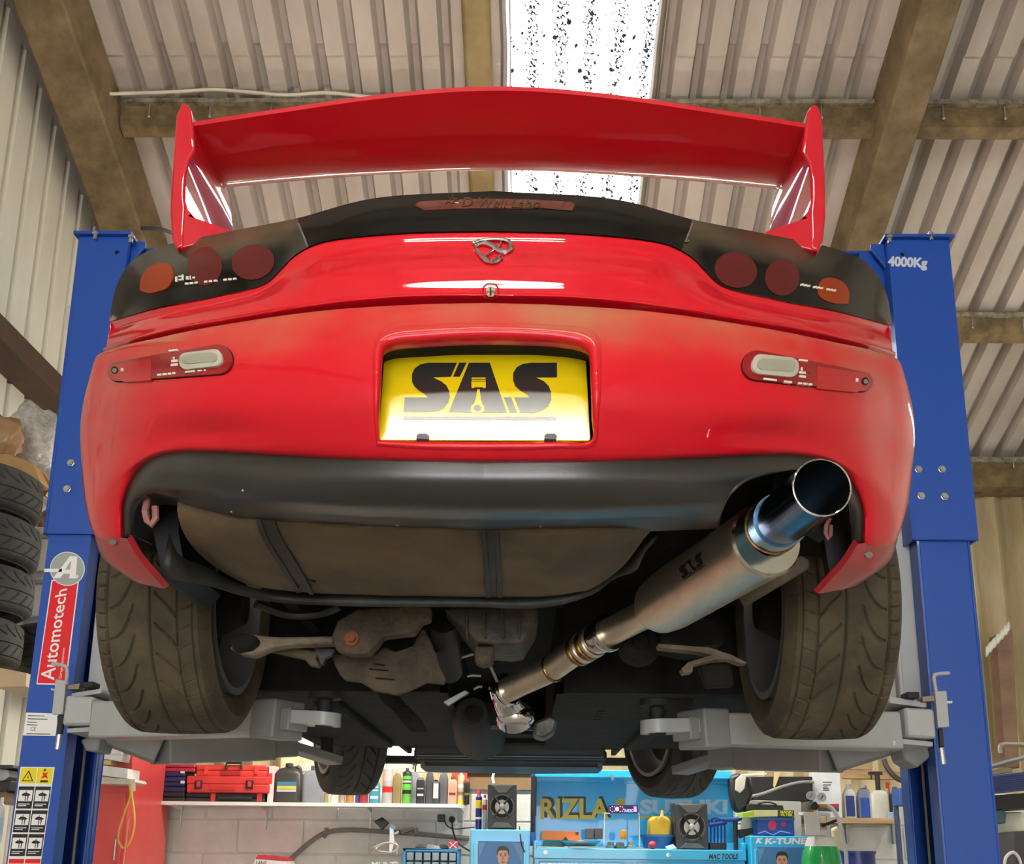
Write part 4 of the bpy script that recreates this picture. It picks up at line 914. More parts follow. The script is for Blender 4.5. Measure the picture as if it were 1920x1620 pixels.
# ================================================================== THE TWO POST LIFT
M_blue_l = mat('lift_blue', (18, 74, 166), .42, coat=.2, bump=.05, bscale=700)
M_grey_l = mat('lift_grey', (176, 178, 176), .45, coat=.15, var=.08, vscale=6)
M_grey_d = mat('lift_grey_dark', (140, 139, 136), .5, var=.12, vscale=5)  # darker grey for the front arms, holders and shackles
M_rubber = mat('black_rubber', (28, 28, 28), .7); M_bolt = mat('bright_bolt', (205, 205, 203), .25, .9)
M_wire = mat('lift_wire', (120, 116, 106), .5, .8)
lift = thing('car_lift', (0, 3.6, 0), 'blue two post lift with grey arms holding up the red car', 'lift')
def vp(px, py, Y): return at(px, py, Y)
YF, YB = 3.45, 3.78
decal_owner = {}
for s in (-1, 1):
    lean = .010 if s < 0 else 0.0
    xo, xi = (1.55, 1.405) if s < 0 else (1.552, 1.375)
    def X(x, z): return s*x+ (s*lean*(2.6-z) if z < 2.6 else 0)
    b = MB(); t = .010; z0, z1 = 0.02, 2.62
    def wallp(xa, ya, xb, yb, za=z0, zb=z1, mb=b):
        r = []
        for z in (za, zb): r.append([Vector((X(xa, z), ya, z)), Vector((X(xb, z), ya, z)), Vector((X(xb, z), yb, z)), Vector((X(xa, z), yb, z))])
        mb.grid(r, closed_u=True); k = len(mb.v); mb.f += [(k-8, k-7, k-6, k-5), (k-4, k-3, k-2, k-1)]; mb.mi += [0, 0]
    wallp(xo, YF, xi, YF+t); wallp(xo, YB-t, xi, YB); wallp(xo, YF, xo-t, YB); wallp(xi+t, YF, xi, YF+.075); wallp(xi+t, YB-.075, xi, YB); wallp(xi+.03, YF+.06, xi, YF+.075)
    post = b.build('post', M_blue_l, lift, bevel=.004)
    b = MB(); x2, x3 = (1.566, 1.385) if s < 0 else (1.575, 1.355); zt = 3.585
    def slv(xa, ya, xb, yb): wallp(xa, ya, xb, yb, 2.46, zt, b)
    slv(x2, YF-.012, x3, YF); slv(x2, YB, x3, YB+.012); slv(x2, YF-.012, x2-.012, YB+.012); slv(x3+.012, YF-.012, x3, YF+.09); slv(x3+.012, YB-.09, x3, YB+.012)
    ext = b.build('post_extension', M_blue_l, lift, bevel=.003)
    b = MB(); b.bb((s*(x2+.015), YF-.03, zt), (s*(x3-.015), YB+.03, zt+.012)); b.prism([Vector((s*(x3-.0), YF+.02, zt-.10)), Vector((s*(x3-.05), YF+.02, zt-.02)), Vector((s*(x3-.05), YF+.02, zt)), Vector((s*x3, YF+.02, zt))], (0, .01, 0))
    cap = b.build('post_cap', M_blue_l, lift, bevel=.002)
    bl = [(265, 434)] if s < 0 else [(1667, 441)]
    for (x, y) in ([(247, 441), (180, 435)] if s < 0 else [(1667, 441), (1745, 436)]):
        q = MB(); c0 = at(x, y, YF-.024); q.cyl(c0+Vector((0, 0, -.03)), c0+Vector((0, 0, .003)), .007, n=6); q.cyl(c0+Vector((0, 0, -.012)), c0+Vector((0, 0, -.003)), .012, n=6); q.build('cap_bolt', M_bolt, cap)
    for (x, y) in ([(133, 868), (126, 917)] if s < 0 else [(1722, 880), (1766, 880), (1727, 930), (1771, 931)]):
        q = MB(); c0 = at(x, y, YF-.013); q.lathe(c0, (0, -1, 0), [(-.001, .014), (.002, .014), (.002, .011), (.009, .010), (.009, 0)], 6); q.build('sleeve_bolt', M_bolt, ext)
    hx, hy = (220, 474) if s < 0 else (1691, 478)
    q = MB(); q.cyl(at(hx, hy, YF-.0135), at(hx, hy, YF-.0125), .008, n=12); q.build('post_hole', M_hole, ext)
    b = MB(); b.bb((s*1.75, 3.25, 0), (s*1.15, 3.98, .02)); b.build('base_plate', M_blue_l, lift, bevel=.003)
    for k in range(2):
        b = MB(); b.cyl((s*(xi+.05-.02*k), YF+.13+.07*k, .1), (s*(xi+.05-.02*k), YF+.13+.07*k, 3.4), .006, n=6); b.build('lifting_wire', M_wire, lift)
# overhead beam
b = MB(); b.bb((-1.40, 3.52, 3.46), (1.40, 3.72, 3.575)); b.bb((-1.40, 3.50, 3.565), (1.40, 3.74, 3.577)); b.build('overhead_beam', M_blue_l, lift, bevel=.004)
for s in (-1, 1):
    b = MB(); b.cyl((s*1.33, 3.60, 3.40), (s*1.33, 3.64, 3.40), .075, n=28); b.cyl((s*1.33, 3.59, 3.40), (s*1.33, 3.65, 3.40), .03, n=16); b.build('wire_pulley', M_dark, lift)
    b = MB(); b.bb((s*1.38, 3.50, 3.30), (s*1.27, 3.515, 3.57)); b.build('beam_bracket', M_blue_l, lift, bevel=.003)
b = MB(); b.tube(curve3([at(265, 428, 3.6), at(300, 430, 3.65), at(330, 440, 3.8)], 10), .008, 6); b.build('control_hose', M_rubber, lift)
# lettering on the right post
b = MB(); q = [at(1664, 505, YF-.012), at(1738, 508, YF-.012), at(1739, 484, YF-.012), at(1665, 480, YF-.012)]
qtext(b, '4000Kg', q, .0012, bold=.05); b.build('capacity_lettering', mat('pale_print', (200, 206, 222), .4), lift)
# maker's sticker on the left post
PN2 = (0, -1, 0); PP2 = (0, YF, 2)
M_srd = mat('sticker_red', (226, 20, 38), .35); M_swh = mat('sticker_white', (236, 236, 232), .4); M_sgr = mat('sticker_grey', (158, 166, 160), .35); M_sbk = mat('sticker_black', (22, 22, 22), .4); M_sye = mat('sticker_yellow', (238, 216, 24), .4)
Z6 = lambda p: [(x/3, 880+y/3) for x, y in p]
b = MB(); flat(b, Z6([(205, 1210), (372, 1213), (445, 625), (290, 622)]), PP2, PN2, .0006); st = b.build('maker_sticker', M_swh, lift)
b = MB(); flat(b, Z6([(211, 1203), (366, 1206), (438, 630), (296, 628)]), PP2, PN2, .0010); b.build('sticker_panel', M_srd, st)
def pp(x, y): return onpl(x/3, 880+y/3, Vector(PP2), Vector(PN2))
b = MB(); qtext(b, 'Automotech', [pp(306, 1186), pp(380, 670), pp(316, 682), pp(226, 1186)], .0014, bold=.012); qtext(b, 'Garage Equipment', [pp(352, 1178), pp(370, 1003), pp(353, 1003), pp(330, 1178)], .0014); b.build('sticker_lettering', M_swh, st)
b = MB(); flat(b, Z6(ell(380, 560, 98, 96, 40)), PP2, PN2, .0014); rg = b.build('emblem_ring', M_swh, st); b = MB(); flat(b, Z6(ell(380, 560, 94, 92, 40)), PP2, PN2, .0018); b.build('emblem_disc', M_sgr, st)
b = MB()
for q in ([(248,578),(252,560),(352,560),(348,578)], [(300,612),(395,490),(436,490),(428,614),(392,614),(394,588),(360,588),(340,612)], [(430,600),(442,592),(442,608),(428,614)]): flat(b, Z6(q), PP2, PN2, .0022)
b.build('emblem_letter', M_swh, st)
b = MB(); flat(b, Z6([(368,565),(396,565),(402,520),(398,518)]), PP2, PN2, .0025); b.build('emblem_counter', M_sgr, st)
# serial plate and warning label
b = MB(); flat(b, [(49,1336),(110,1338),(104,1380),(43,1379)], PP2, PN2, .0006); sp = b.build('serial_plate', M_swh, lift)
b = MB()
for k, (a, y) in enumerate(((.62, 1341), (.75, 1347), (.35, 1353), (.4, 1358), (.9, 1375))): flat(b, [(53-k*.8, y), (53-k*.8+a*50, y+1), (53-k*.8+a*50, y+2.2), (53-k*.8, y+1.6)], PP2, PN2, .001)
qtext(b, 'CE', [onpl(57,1370,Vector(PP2),Vector(PN2)), onpl(67,1370.5,Vector(PP2),Vector(PN2)), onpl(68,1363,Vector(PP2),Vector(PN2)), onpl(58,1362.5,Vector(PP2),Vector(PN2))], .001); b.build('serial_print', M_sbk, sp)
def zz(x, y): return x/4.378, 1250+y/4.378
lab = [zz(170, 822), zz(450, 825), zz(325, 1690), zz(52, 1690)]
b = MB(); flat(b, lab, PP2, PN2, .0006); wl = b.build('warning_label', M_swh, lift)
def lp(u, v): 
    tl, tr, br, bl = lab; return tuple(tl[i]*(1-u)*(1-v)+tr[i]*u*(1-v)+br[i]*u*v+bl[i]*(1-u)*v for i in (0, 1))
def lrect(mb, u0, v0, u1, v1, o): flat(mb, [lp(u0, v0), lp(u1, v0), lp(u1, v1), lp(u0, v1)], PP2, PN2, o)
b = MB(); lrect(b, .03, .01, .49, .155, .001); lrect(b, .52, .01, .97, .155, .001); b.build('yellow_panel', M_sye, wl)
b = MB()
for k in range(5):
    for c in (0, 1):
        if k < 3: lrect(b, .03+.49*c, .185+.225*k, .49+.49*c, .395+.225*k, .001)
b.build('black_panel', M_sbk, wl)
b = MB()
for c in (0, 1): lrect(b, .03+.49*c, .87, .49+.49*c, .915, .001)
b.build('red_panel', M_srd, wl)
rd = MB()
for k in range(3):
    for c in (0, 1):
        u, v = .06+.49*c, .22+.225*k
        b = MB(); lrect(b, u, v, u+.40, v+.105, .0014); b.build('picture_panel', M_swh, wl)
        for r in range(2): b = MB(); lrect(b, u+.02, v+.128+r*.016, u+.36-.1*r, v+.135+r*.016, .0014); b.build('caption_line', M_swh, wl)
        g = MB(); flat(g, [lp(u+.08, v+.045), lp(u+.15, v+.025), lp(u+.20, v+.027), lp(u+.20, v+.012), lp(u+.225, v+.012), lp(u+.225, v+.028), lp(u+.27, v+.028), lp(u+.36, v+.045), lp(u+.30, v+.055), lp(u+.29, v+.1), lp(u+.27, v+.1), lp(u+.265, v+.055), lp(u+.225, v+.055), lp(u+.225, v+.1), lp(u+.2, v+.1), lp(u+.2, v+.055), lp(u+.12, v+.055)], PP2, PN2, .0018); g.build('pictogram_print', M_sbk, wl)
b = MB(); g = MB()
for u in (.06, .55): b = MB(); lrect(b, u, .94, u+.40, 1.0, .0014); b.build('picture_panel', M_swh, wl)
flat(g, [lp(.26, .03), lp(.09, .135), lp(.43, .135)], PP2, PN2, .0014); flat(g, [lp(.64, .125), lp(.86, .125), lp(.86, .145), lp(.64, .145)], PP2, PN2, .0014); flat(g, [lp(.73+.03*math.cos(a), .03+.012*math.sin(a)) for a in np.linspace(0, 6, 10)], PP2, PN2, .0022)
g.build('warning_pictogram', M_sbk, wl)  # black pictogram shapes: triangle, bar and head
b = MB(); flat(b, [lp(.26, .05), lp(.13, .128), lp(.39, .128)], PP2, PN2, .0018); b.build('triangle_fill', M_sye, wl); g = MB(); flat(g, [lp(.25,.075),lp(.29,.1),lp(.27,.1),lp(.30,.12),lp(.24,.1),lp(.26,.1)], PP2, PN2, .0022); g.build('hazard_mark', M_sbk, wl)
flat(rd, [lp(.66,.045),lp(.75,.06),lp(.84,.045),lp(.80,.075),lp(.86,.11),lp(.78,.1),lp(.72,.1),lp(.64,.11),lp(.70,.075)], PP2, PN2, .0018); rd.build('figure_mark', M_srd, wl)
# carriages, arms
def pair(name, lp_, rp_, Y, d, m, bevel=.004, parent=lift):
    out = []
    for q in (lp_, rp_):
        if q: out.append(MB().slab(q, Y, d).build(name, m, parent, bevel=bevel))
    return out
for s in (-1, 1):
    b = MB(); xa, xb = 1.41, 1.27
    b.bb((s*1.40, 3.53, 1.80), (s*1.30, 3.70, 2.62)); b.bb((s*1.30, 3.47, 1.78), (s*1.285, 3.76, 2.60))
    b.prism([Vector((s*1.285, 3.50, 1.84)), Vector((s*1.13, 3.50, 1.84)), Vector((s*1.285, 3.50, 2.30))], (0, .012, 0))
    b.build('carriage', M_grey_l, lift, bevel=.005)
    b = MB(); b.box((s*1.265, 3.50, 2.46), (.035, .06, .11)); b.build('door_bumper', M_rubber, lift, bevel=.006)
pair('arm_clevis_top', [(133,1300),(192,1290),(192,1299),(134,1309)], [(1667,1305),(1738,1318),(1738,1327),(1667,1318)], 3.33, .36, M_grey_l)
pair('arm_clevis_bottom', [(124,1366),(191,1361),(191,1371),(124,1374)], [(1674,1383),(1750,1391),(1750,1400),(1674,1393)], 3.33, .36, M_grey_l)
def capbox(q, Y, d):
    o = MB().slab(q, Y, d).build('arm_stub_tube', M_grey_l, lift, bevel=.010, seg=3)
    cx, cy = sum(p[0] for p in q)/4, sum(p[1] for p in q)/4; b = MB(); b.slab([(cx+(x-cx)*.86, cy+(y-cy)*.86) for x, y in q], Y-.003, .004); b.build('end_plate', M_grey_l, o, bevel=.003)
capbox([(123,1303),(177,1306),(173,1360),(115,1360)], 3.30, .30); capbox([(1695,1326),(1752,1329),(1757,1385),(1700,1382)], 3.30, .30)
pair('lock_plate', [(104,1273),(124,1276),(117,1339),(97,1339)], [(1753,1296),(1775,1295),(1780,1363),(1759,1364)], 3.30, .02, M_grey_l, .002)
pair('pad_stop', [(152,1279),(175,1277),(174,1288),(152,1290)], [(1700,1297),(1724,1297),(1725,1309),(1701,1309)], 3.30, .06, M_rubber)
pair('lock_block', [(126,1284),(150,1281),(148,1292),(126,1293)], [(1729,1306),(1752,1303),(1754,1315),(1730,1316)], 3.31, .05, mat('worn_steel', (150, 138, 118), .45, .8, var=.3), .002)
pair('lock_pin', [(95,1290),(104,1292),(104,1296),(95,1294)], [(1776,1314),(1786,1314),(1786,1319),(1776,1319)], 3.30, .02, M_bolt, .001)
pair('lock_sleeve', [(107,1341),(120,1341),(115,1377),(107,1378)], [(1760,1366),(1768,1366),(1771,1400),(1763,1402)], 3.31, .015, M_dark, .003)
for pts in ([(111,1377),(107,1405)], [(1765,1402),(1769,1433)], [(1755,1297),(1751,1268),(1753,1265),(1780,1262)], [(124,1284),(126,1258),(123,1250),(98,1244)]):
    b = MB(); b.tube(curve3([at(x, y, 3.31) for x, y in pts], 14), .008 if len(pts) == 2 else .006, 8); b.build('lock_rod', M_grey_l if len(pts) > 2 else M_bolt, lift)
for s, lo, wi in ((-1, [(150,1388),(178,1378),(190,1386),(182,1410),(160,1408)], None), (1, [(1690,1405),(1740,1400),(1745,1420),(1720,1440),(1696,1425)], None)):
    MB().slab(lo, 3.50, .12).build('cable_shackle', M_grey_d, lift, bevel=.006)
def beam(p0, p1, w, h, name, m, bevel=.006, w1=None, h1=None):
    p0, p1 = Vector(p0), Vector(p1); a = (p1-p0).normalized(); x = a.cross(Vector((0, 0, 1))).normalized(); z = x.cross(a); w1 = w1 or w; h1 = h1 or h
    b = MB(); b.grid([[p+x*(i*ww/2)+z*(j*hh/2) for i, j in ((-1, -1), (1, -1), (1, 1), (-1, 1))] for p, ww, hh in ((p0, w, h), (p1, w1, h1))], closed_u=True); b.f += [(3, 2, 1, 0), (4, 5, 6, 7)]; b.mi += [0, 0]
    return b.build(name, m, lift, bevel=bevel)
# rear arms (towards the viewer) and front arms
for s in (-1, 1):
    if s < 0: a0, a1, b0, tip = at(196,1352,3.30), at(505,1350,2.92), at(535,1347,2.90), at(608,1350,2.84)
    else: a0, a1, b0, tip = at(1665,1372,3.30), at(1335,1368,2.92), at(1308,1364,2.90), at(1232,1364,2.84)
    beam(a0, a1, .11, .115, 'rear_arm', M_grey_l, .008, .09, .085)
    d = (a1-a0).normalized(); beam(a1-d*.015, a1+d*.075, .115, .105, 'arm_holder', M_grey_d, .006)
    beam(a1+d*.076, a1+d*.11, .075, .06, 'inner_tube', M_grey_d, .004)
    b = MB(); e = (tip-b0).normalized(); n = Vector((0, 0, 1)); x = e.cross(n).normalized(); P = []
    for k in range(13):
        t = -math.pi/2+math.pi*k/12; P.append(tip+e*(.045*math.cos(t))+x*(.045*math.sin(t)))
    P += [b0+x*.045-e*.02, b0-x*.045-e*.02]
    b.prism([p-n*.016 for p in P], (0, 0, .036)); b.build('pad_bracket', M_grey_l, lift, bevel=.004)
    b = MB(); b.cyl(tip-n*.018, tip-n*.010, .024, n=24); b.build('pad_hole', M_hole, lift)
    b = MB(); b.cyl(tip+n*.02, tip+n*.055, .020, n=20); b.cyl(tip+n*.055, tip+n*.075, .045, n=24); b.build('lift_pad', M_rubber, lift, bevel=.003)
    q = (205, 1372) if s < 0 else (1659, 1397)
    b = MB(); c0 = onpl(*q, a0, Vector((0, -1, 0))) ; b.cyl(c0+Vector((0, -.07, 0)), c0+Vector((0, -.05, 0)), .010, n=6); b.build('arm_bolt', M_bolt, lift)
    if s < 0: a0, a1, a2, tip = at(300,1405,3.66), at(500,1401,4.05), at(545,1400,4.15), at(612,1421,4.28)
    else: a0, a1, a2, tip = at(1560,1420,3.66), at(1395,1419,4.05), at(1340,1424,4.15), at(1290,1440,4.28)
    beam(a0, a1, .11, .10, 'front_arm', M_grey_d, .006); beam(a1, a2, .09, .08, 'front_arm_inner', M_grey_d, .005)
    beam(at(200,1366,3.60) if s < 0 else at(1664,1386,3.60), a0, .11, .10, 'front_arm_root', M_grey_d, .006)
    d = (tip-a2).normalized(); beam(a2-d*.02, tip+d*.05, .09, .035, 'pad_bracket', M_grey_d, .005)
    b = MB(); b.cyl(tip+n*.016, tip+n*.13, .026, n=20); b.cyl(tip+n*.13, tip+n*.15, .05, n=24); b.build('lift_pad', M_rubber, lift, bevel=.003)
# ================================================================== ALONG THE FAR WALL
def zat(px, py, Y): return at(px, py, Y).z
def boxpx(mb, x0, y0, x1, y1, Y, d, m=0):
    a, b = at(x0, y1, Y), at(x1, y0, Y); mb.bb((a.x, Y, a.z), (b.x, Y+d, b.z), m); return mb
def bxz(mb, x0, x1, z0, z1, Y, d, m=0):
    a, b = at(x0, 1500, Y).x, at(x1, 1500, Y).x; mb.bb((a, Y, z0), (b, Y+d, z1), m)
def quadpx(x0, y0, x1, y1, Y): return [at(x0, y1, Y), at(x1, y1, Y), at(x1, y0, Y), at(x0, y0, Y)]
def pbox(t, name, x0, y0, x1, y1, Y, d, rgb, bev=.004, rough=.45): return boxpx(MB(), x0, y0, x1, y1, Y, d).build(name, simple(rgb, rough), t, bevel=bev)
def root_at(name, px, py, Y, label, cat, group=None, dy=0): 
    p = at(px, py, Y); return thing(name, (p.x, Y+dy, p.z), label, cat, group)
# shelf
ZS = zat(600, 1505, 7.14); YS = 7.14
sh = thing('wall_shelf', (at(590, 1505, 7.28).x, 7.28, ZS-.03), 'long white wall shelf carrying tool cases and bottles', 'shelf')
b = MB(); a0, a1 = at(299, 1508, YS).x, at(868, 1512, YS).x; r = .06
P = [(a0, 7.40), (a0, YS), (a1-r, YS)]+[(a1-r+r*math.sin(t), YS+r-r*math.cos(t)) for t in np.linspace(.2, 1.57, 7)]+[(a1, 7.40)]
b.prism([Vector((x, y, ZS-.024)) for x, y in P], (0, 0, .024)); b.build('shelf_board', M_white, sh, bevel=.003)
for x in (330, 492, 690, 866):
    b = MB(); X = at(x, 1515, 7.3).x; b.prism([Vector((X, YS+.05, ZS-.024)), Vector((X, 7.41, ZS-.024)), Vector((X, 7.41, ZS-.17)), Vector((X, 7.395, ZS-.17)), Vector((X, 7.39, ZS-.05)), Vector((X, YS+.05, ZS-.032))], (.012, 0, 0)); b.build('shelf_bracket', M_white, sh, bevel=.002)
def bottle(name, px, wpx, ytop, Y, zb, rgb, cap, label, cat, group, kind='round', lab=None, neck=.35, shoulder=.78, caph=.10, rough=.35, marks=None):
    p = at(px, 1500, Y); d = (p-CAM).dot(FW); w = wpx*d/FPX; H = zat(px, ytop, Y)-zb; x = p.x
    t = thing(name, (x, Y, zb), label, cat, group); b = MB(); R = w/2; c = Vector((x, Y, zb)); h = H*(1-caph)
    body = simple(rgb, rough)
    if kind == 'round': b.lathe(c, (0, 0, 1), [(0, R*.94), (.008, R), (h*shoulder, R), (h*(shoulder+(1-shoulder)*.6), R*.8), (h*.97, R*neck), (h, R*neck)], 22)
    elif kind == 'can': b.lathe(c, (0, 0, 1), [(0, R*.95), (.006, R), (h*.93, R), (h*.96, R*.92), (h, R*.55)], 22)
    elif kind == 'tin': b.lathe(c, (0, 0, 1), [(0, R), (.004, R*1.03), (.008, R), (h-.008, R), (h-.004, R*1.03), (h, R)], 22)
    else:
        dp = min(.12, w*.55); rr = []
        for z, s in ((0, .96), (.01, 1), (h*shoulder, 1), (h*(shoulder+(1-shoulder)*.7), .72), (h, neck)): rr.append([c+Vector((u*s*w/2, v*s*dp/2, z)) for u, v in rrect(-1, -1, 1, 1, .35, 4)])
        b.grid(rr, closed_u=True); n = len(rr[0]); b.f += [tuple(range(n-1, -1, -1)), tuple(range(len(rr)*n-n, len(rr)*n))]; b.mi += [0, 0]
        if kind == 'jug': b.tube(curve3([c+Vector((w*.1, 0, h*.97)), c+Vector((w*.36, 0, h*1.0)), c+Vector((w*.44, 0, h*.86)), c+Vector((w*.42, 0, h*.70))], 12), .012, 8)
    b.build('body', body, t)
    if cap is not None:
        b = MB()
        if kind == 'spray' or name == 'spray_bottle':
            b.cyl(c+Vector((0, 0, h)), c+Vector((0, 0, H*.93)), R*.28, n=12); b.box(c+Vector((-R*.2, 0, H*.965)), (R*1.5, R*.5, H*.07)); b.box(c+Vector((-R*.7, 0, H*.88)), (.008, .012, H*.09))
        else: b.lathe(c, (0, 0, 1), [(h*.985, R*max(neck*1.12, .3)), (H*.99, R*max(neck*1.05, .28)), (H, R*max(neck*.9, .24))], 16)
        b.build('cap', simple(cap, .4), t)
    if lab:
        for z0, z1, lc in lab:
            b = MB()
            if kind in ('round', 'can', 'tin'): b.lathe(c+Vector((0, 0, h*z0)), (0, 0, 1), [(0, R*1.006), (h*(z1-z0), R*1.006)], 22); b.f = [f for f in b.f if len(f) == 4]; b.mi = [0]*len(b.f)
            else: dp = min(.12, w*.55); b.box(c+Vector((0, -dp/2-.0005, h*(z0+z1)/2)), (w*.72, .002, h*(z1-z0)))
            b.build('label_band', simple(lc, .4), t)
    return t
G1, G2 = 'bottles and cans on the white shelf', 'small pots on the white shelf'
YB1 = 7.24
bottle('oil_jug', 539, 50, 1431, YB1, ZS, (58, 55, 52), (40, 38, 36), 'big black oil jug with small blue and yellow label beside red tool cases', 'jug', None, 'jug', [(.38, .46, (226, 200, 60)), (.46, .58, (66, 122, 150)), (.30, .37, (200, 200, 196))], .28, .80)
bottle('oil_jug', 586, 38, 1436, YB1+.02, ZS, (132, 134, 140), (90, 92, 96), 'plain grey oil jug behind the front left tyre', 'jug', None, 'jug', None, .3, .82)
for x, w, y, c, l in ((611, 9, 1487, (150, 140, 92), 'olive green slim pot, first after the grey jug'), (625, 12, 1489, (214, 210, 200), 'white pot with grey lid between olive and beige pots'), (641, 13, 1487, (170, 150, 128), 'beige metallic pot beside the amber pot'), (656, 15, 1486, (178, 124, 62), 'amber orange pot under the hanging front tyre'), (670, 8, 1486, (70, 66, 128), 'slim violet blue pot squeezed beside the red pot'), (682, 17, 1484, (148, 50, 58), 'dark red pot next to the teal spray bottle')):
    bottle('pot', x, w, y, YB1-.04, ZS, c, tuple(int(v*.75) for v in c), l, 'pot', G2, 'tin', None, .8, .8, .12)
bottle('spray_bottle', 702, 20, 1440, YB1, ZS, (52, 134, 150), (40, 42, 44), 'teal trigger spray bottle with white print', 'bottle', G1, 'flat', [(.20, .30, (226, 236, 236)), (.50, .56, (220, 232, 232)), (.62, .68, (220, 232, 232))], .35, .70, .30)
bottle('aerosol_can', 726, 20, 1428, YB1, ZS, (176, 174, 170), (190, 188, 184), 'tall silver aerosol can with red band', 'can', G1, 'can', [(.30, .46, (200, 40, 46)), (.62, .86, (210, 190, 186))], .4, .9, .12)
bottle('oil_tin', 744, 16, 1442, YB1, ZS, (134, 116, 74), (196, 190, 178), 'plain olive brown flat tin with white neck', 'tin', G1, 'flat', None, .5, .84, .12)
bottle('aerosol_can', 762, 17, 1440, YB1, ZS, (30, 42, 26), (40, 44, 38), 'black and bright green aerosol can with green disc', 'can', G1, 'can', [(.02, .30, (96, 164, 60)), (.42, .60, (96, 190, 70)), (.74, .84, (90, 190, 70)), (.64, .70, (200, 206, 196))], .35, .85, .08)
bottle('spray_bottle', 777, 12, 1430, YB1+.04, ZS, (150, 152, 160), (44, 44, 46), 'slim grey bottle with black collar and sprayer', 'bottle', G1, 'flat', None, .8, .92, .22)
bottle('additive_bottle', 788, 16, 1452, YB1-.02, ZS, (34, 34, 36), (186, 180, 168), 'short black bottle with pale cap and white marks', 'bottle', G1, 'flat', [(.30, .38, (200, 200, 200)), (.55, .6, (180, 180, 180))], .4, .86, .10)
bottle('oil_bottle', 805, 16, 1440, YB1, ZS, (74, 74, 76), (36, 36, 38), 'dark grey litre bottle with sloping neck', 'bottle', G1, 'flat', None, .4, .72, .08)
bottle('additive_bottle', 817, 13, 1462, YB1-.03, ZS, (58, 56, 56), (30, 30, 30), 'small dark bottle with square white label', 'bottle', G1, 'flat', [(.25, .90, (206, 206, 202))], .5, .94, .06)
bottle('oil_bottle', 831, 17, 1443, YB1, ZS, (90, 90, 92), (36, 36, 38), 'mid grey litre bottle beside the copper coloured tin', 'bottle', G1, 'flat', None, .4, .78, .07)
bottle('oil_tin', 848, 17, 1456, YB1-.02, ZS, (198, 150, 124), (60, 58, 56), 'copper pink tin with small dark emblem', 'tin', G1, 'flat', [(.36, .46, (110, 40, 36))], .35, .88, .09)
bottle('aerosol_can', 864, 13, 1446, YB1-.02, ZS, (196, 180, 150), (210, 210, 210), 'aerosol can patterned white and gold with yellow base', 'can', G1, 'can', [(.02, .16, (214, 190, 50)), (.3, .42, (150, 110, 70)), (.55, .66, (232, 230, 226))], .4, .85, .1)
bottle('aerosol_can', 875, 11, 1460, YB1-.04, ZS, (30, 28, 28), (190, 88, 50), 'small black aerosol with orange cap at the shelf end', 'can', G1, 'can', [(.4, .5, (90, 120, 60))], .7, .9, .12)
t = root_at('carton', 860, 1505, 7.34, 'red orange carton standing behind the copper tin', 'box'); t.location.z = ZS
b = MB(); bxz(b, 846, 875, ZS, zat(860, 1432, 7.34), 7.33, .06); b.build('carton_body', simple((206, 74, 50)), t); b = MB(); boxpx(b, 852, 1438, 869, 1446, 7.327, .002); b.build('label_panel', simple((226, 170, 60)), t)
# tool cases at the left end of the shelf
def case(name, x0, y0, x1, y1, Y, d, rgb, label, group=None, rest=None):
    t = root_at(name, (x0+x1)/2, y1, Y, label, 'case', group, d/2)
    ym = y0+(y1-y0)*.48
    pbox(t, 'case_base', x0, ym+.4, x1, y1, Y, d, rgb, .008); pbox(t, 'case_lid', x0, y0, x1, ym-.4, Y, d, rgb, .008); return t
case('tool_case', 300, 1485, 346, 1505, 7.16, .22, (26, 26, 30), 'black case with silver trim at the bottom of the left stack')
t = case('tool_case', 303, 1466, 347, 1485, 7.16, .22, (30, 32, 72), 'navy blue case in the middle of the left stack'); pbox(t, 'latch', 338, 1464, 346, 1469, 7.15, .01, (200, 200, 200), .001)
t = case('tool_case', 306, 1447, 347, 1466, 7.16, .22, (34, 36, 82), 'navy blue case under the pink red case'); pbox(t, 'latch', 338, 1446, 346, 1450, 7.15, .01, (200, 200, 200), .001)
case('tool_case', 309, 1433, 366, 1447, 7.16, .22, (168, 42, 64), 'flat pink red case on top of the left stack')
t = case('tool_case', 346, 1487, 496, 1504, 7.18, .2, (30, 29, 29), 'long black case under the red tool cases'); 
for x in (394, 481): pbox(t, 'red_foot', x, 1487, x+10, 1503, 7.165, .015, (196, 48, 46), .002)
b = MB(); b.tube([at(x, 1497, 7.16) for x in (408, 420, 460, 472)], .014, 8); b.build('carry_handle', M_rubber, t)
t = case('tool_case', 349, 1456, 503, 1486, 7.15, .24, (206, 50, 46), 'wide red case with two black latches')
for x in (364, 460):
    o = pbox(t, 'latch', x, 1463, x+15, 1479, 7.14, .012, (52, 24, 24), .002); pbox(o, 'latch_tab', x+4, 1465, x+11, 1475, 7.132, .009, (200, 56, 52), .001)
pbox(t, 'moulded_rib', 392, 1474, 440, 1482, 7.145, .01, (186, 40, 38), .003)
t = case('tool_box', 367, 1435, 500, 1456, 7.17, .2, (214, 56, 46), 'red plastic toolbox with black top handle')
pbox(t, 'handle_recess', 414, 1445, 451, 1454, 7.163, .01, (168, 32, 30), .002)
b = MB(); b.tube([at(x, y, 7.16) for x, y in ((424, 1442), (425, 1430), (453, 1430), (452, 1442))], .010, 8); b.build('carry_handle', M_rubber, t)
for x in (382, 476): pbox(t, 'latch', x, 1436, x+8, 1452, 7.16, .012, (226, 66, 54), .002)
t = root_at('carton', 507, 1504, 7.2, 'narrow white and red carton beside the black oil jug', 'box'); t.location.z = ZS
b = MB(); bxz(b, 501, 512, ZS, zat(505, 1436, 7.2), 7.2, .12); b.build('carton_body', simple((226, 216, 210)), t); pbox(t, 'label_panel', 501.5, 1450, 511, 1470, 7.198, .003, (196, 60, 60), .0005)
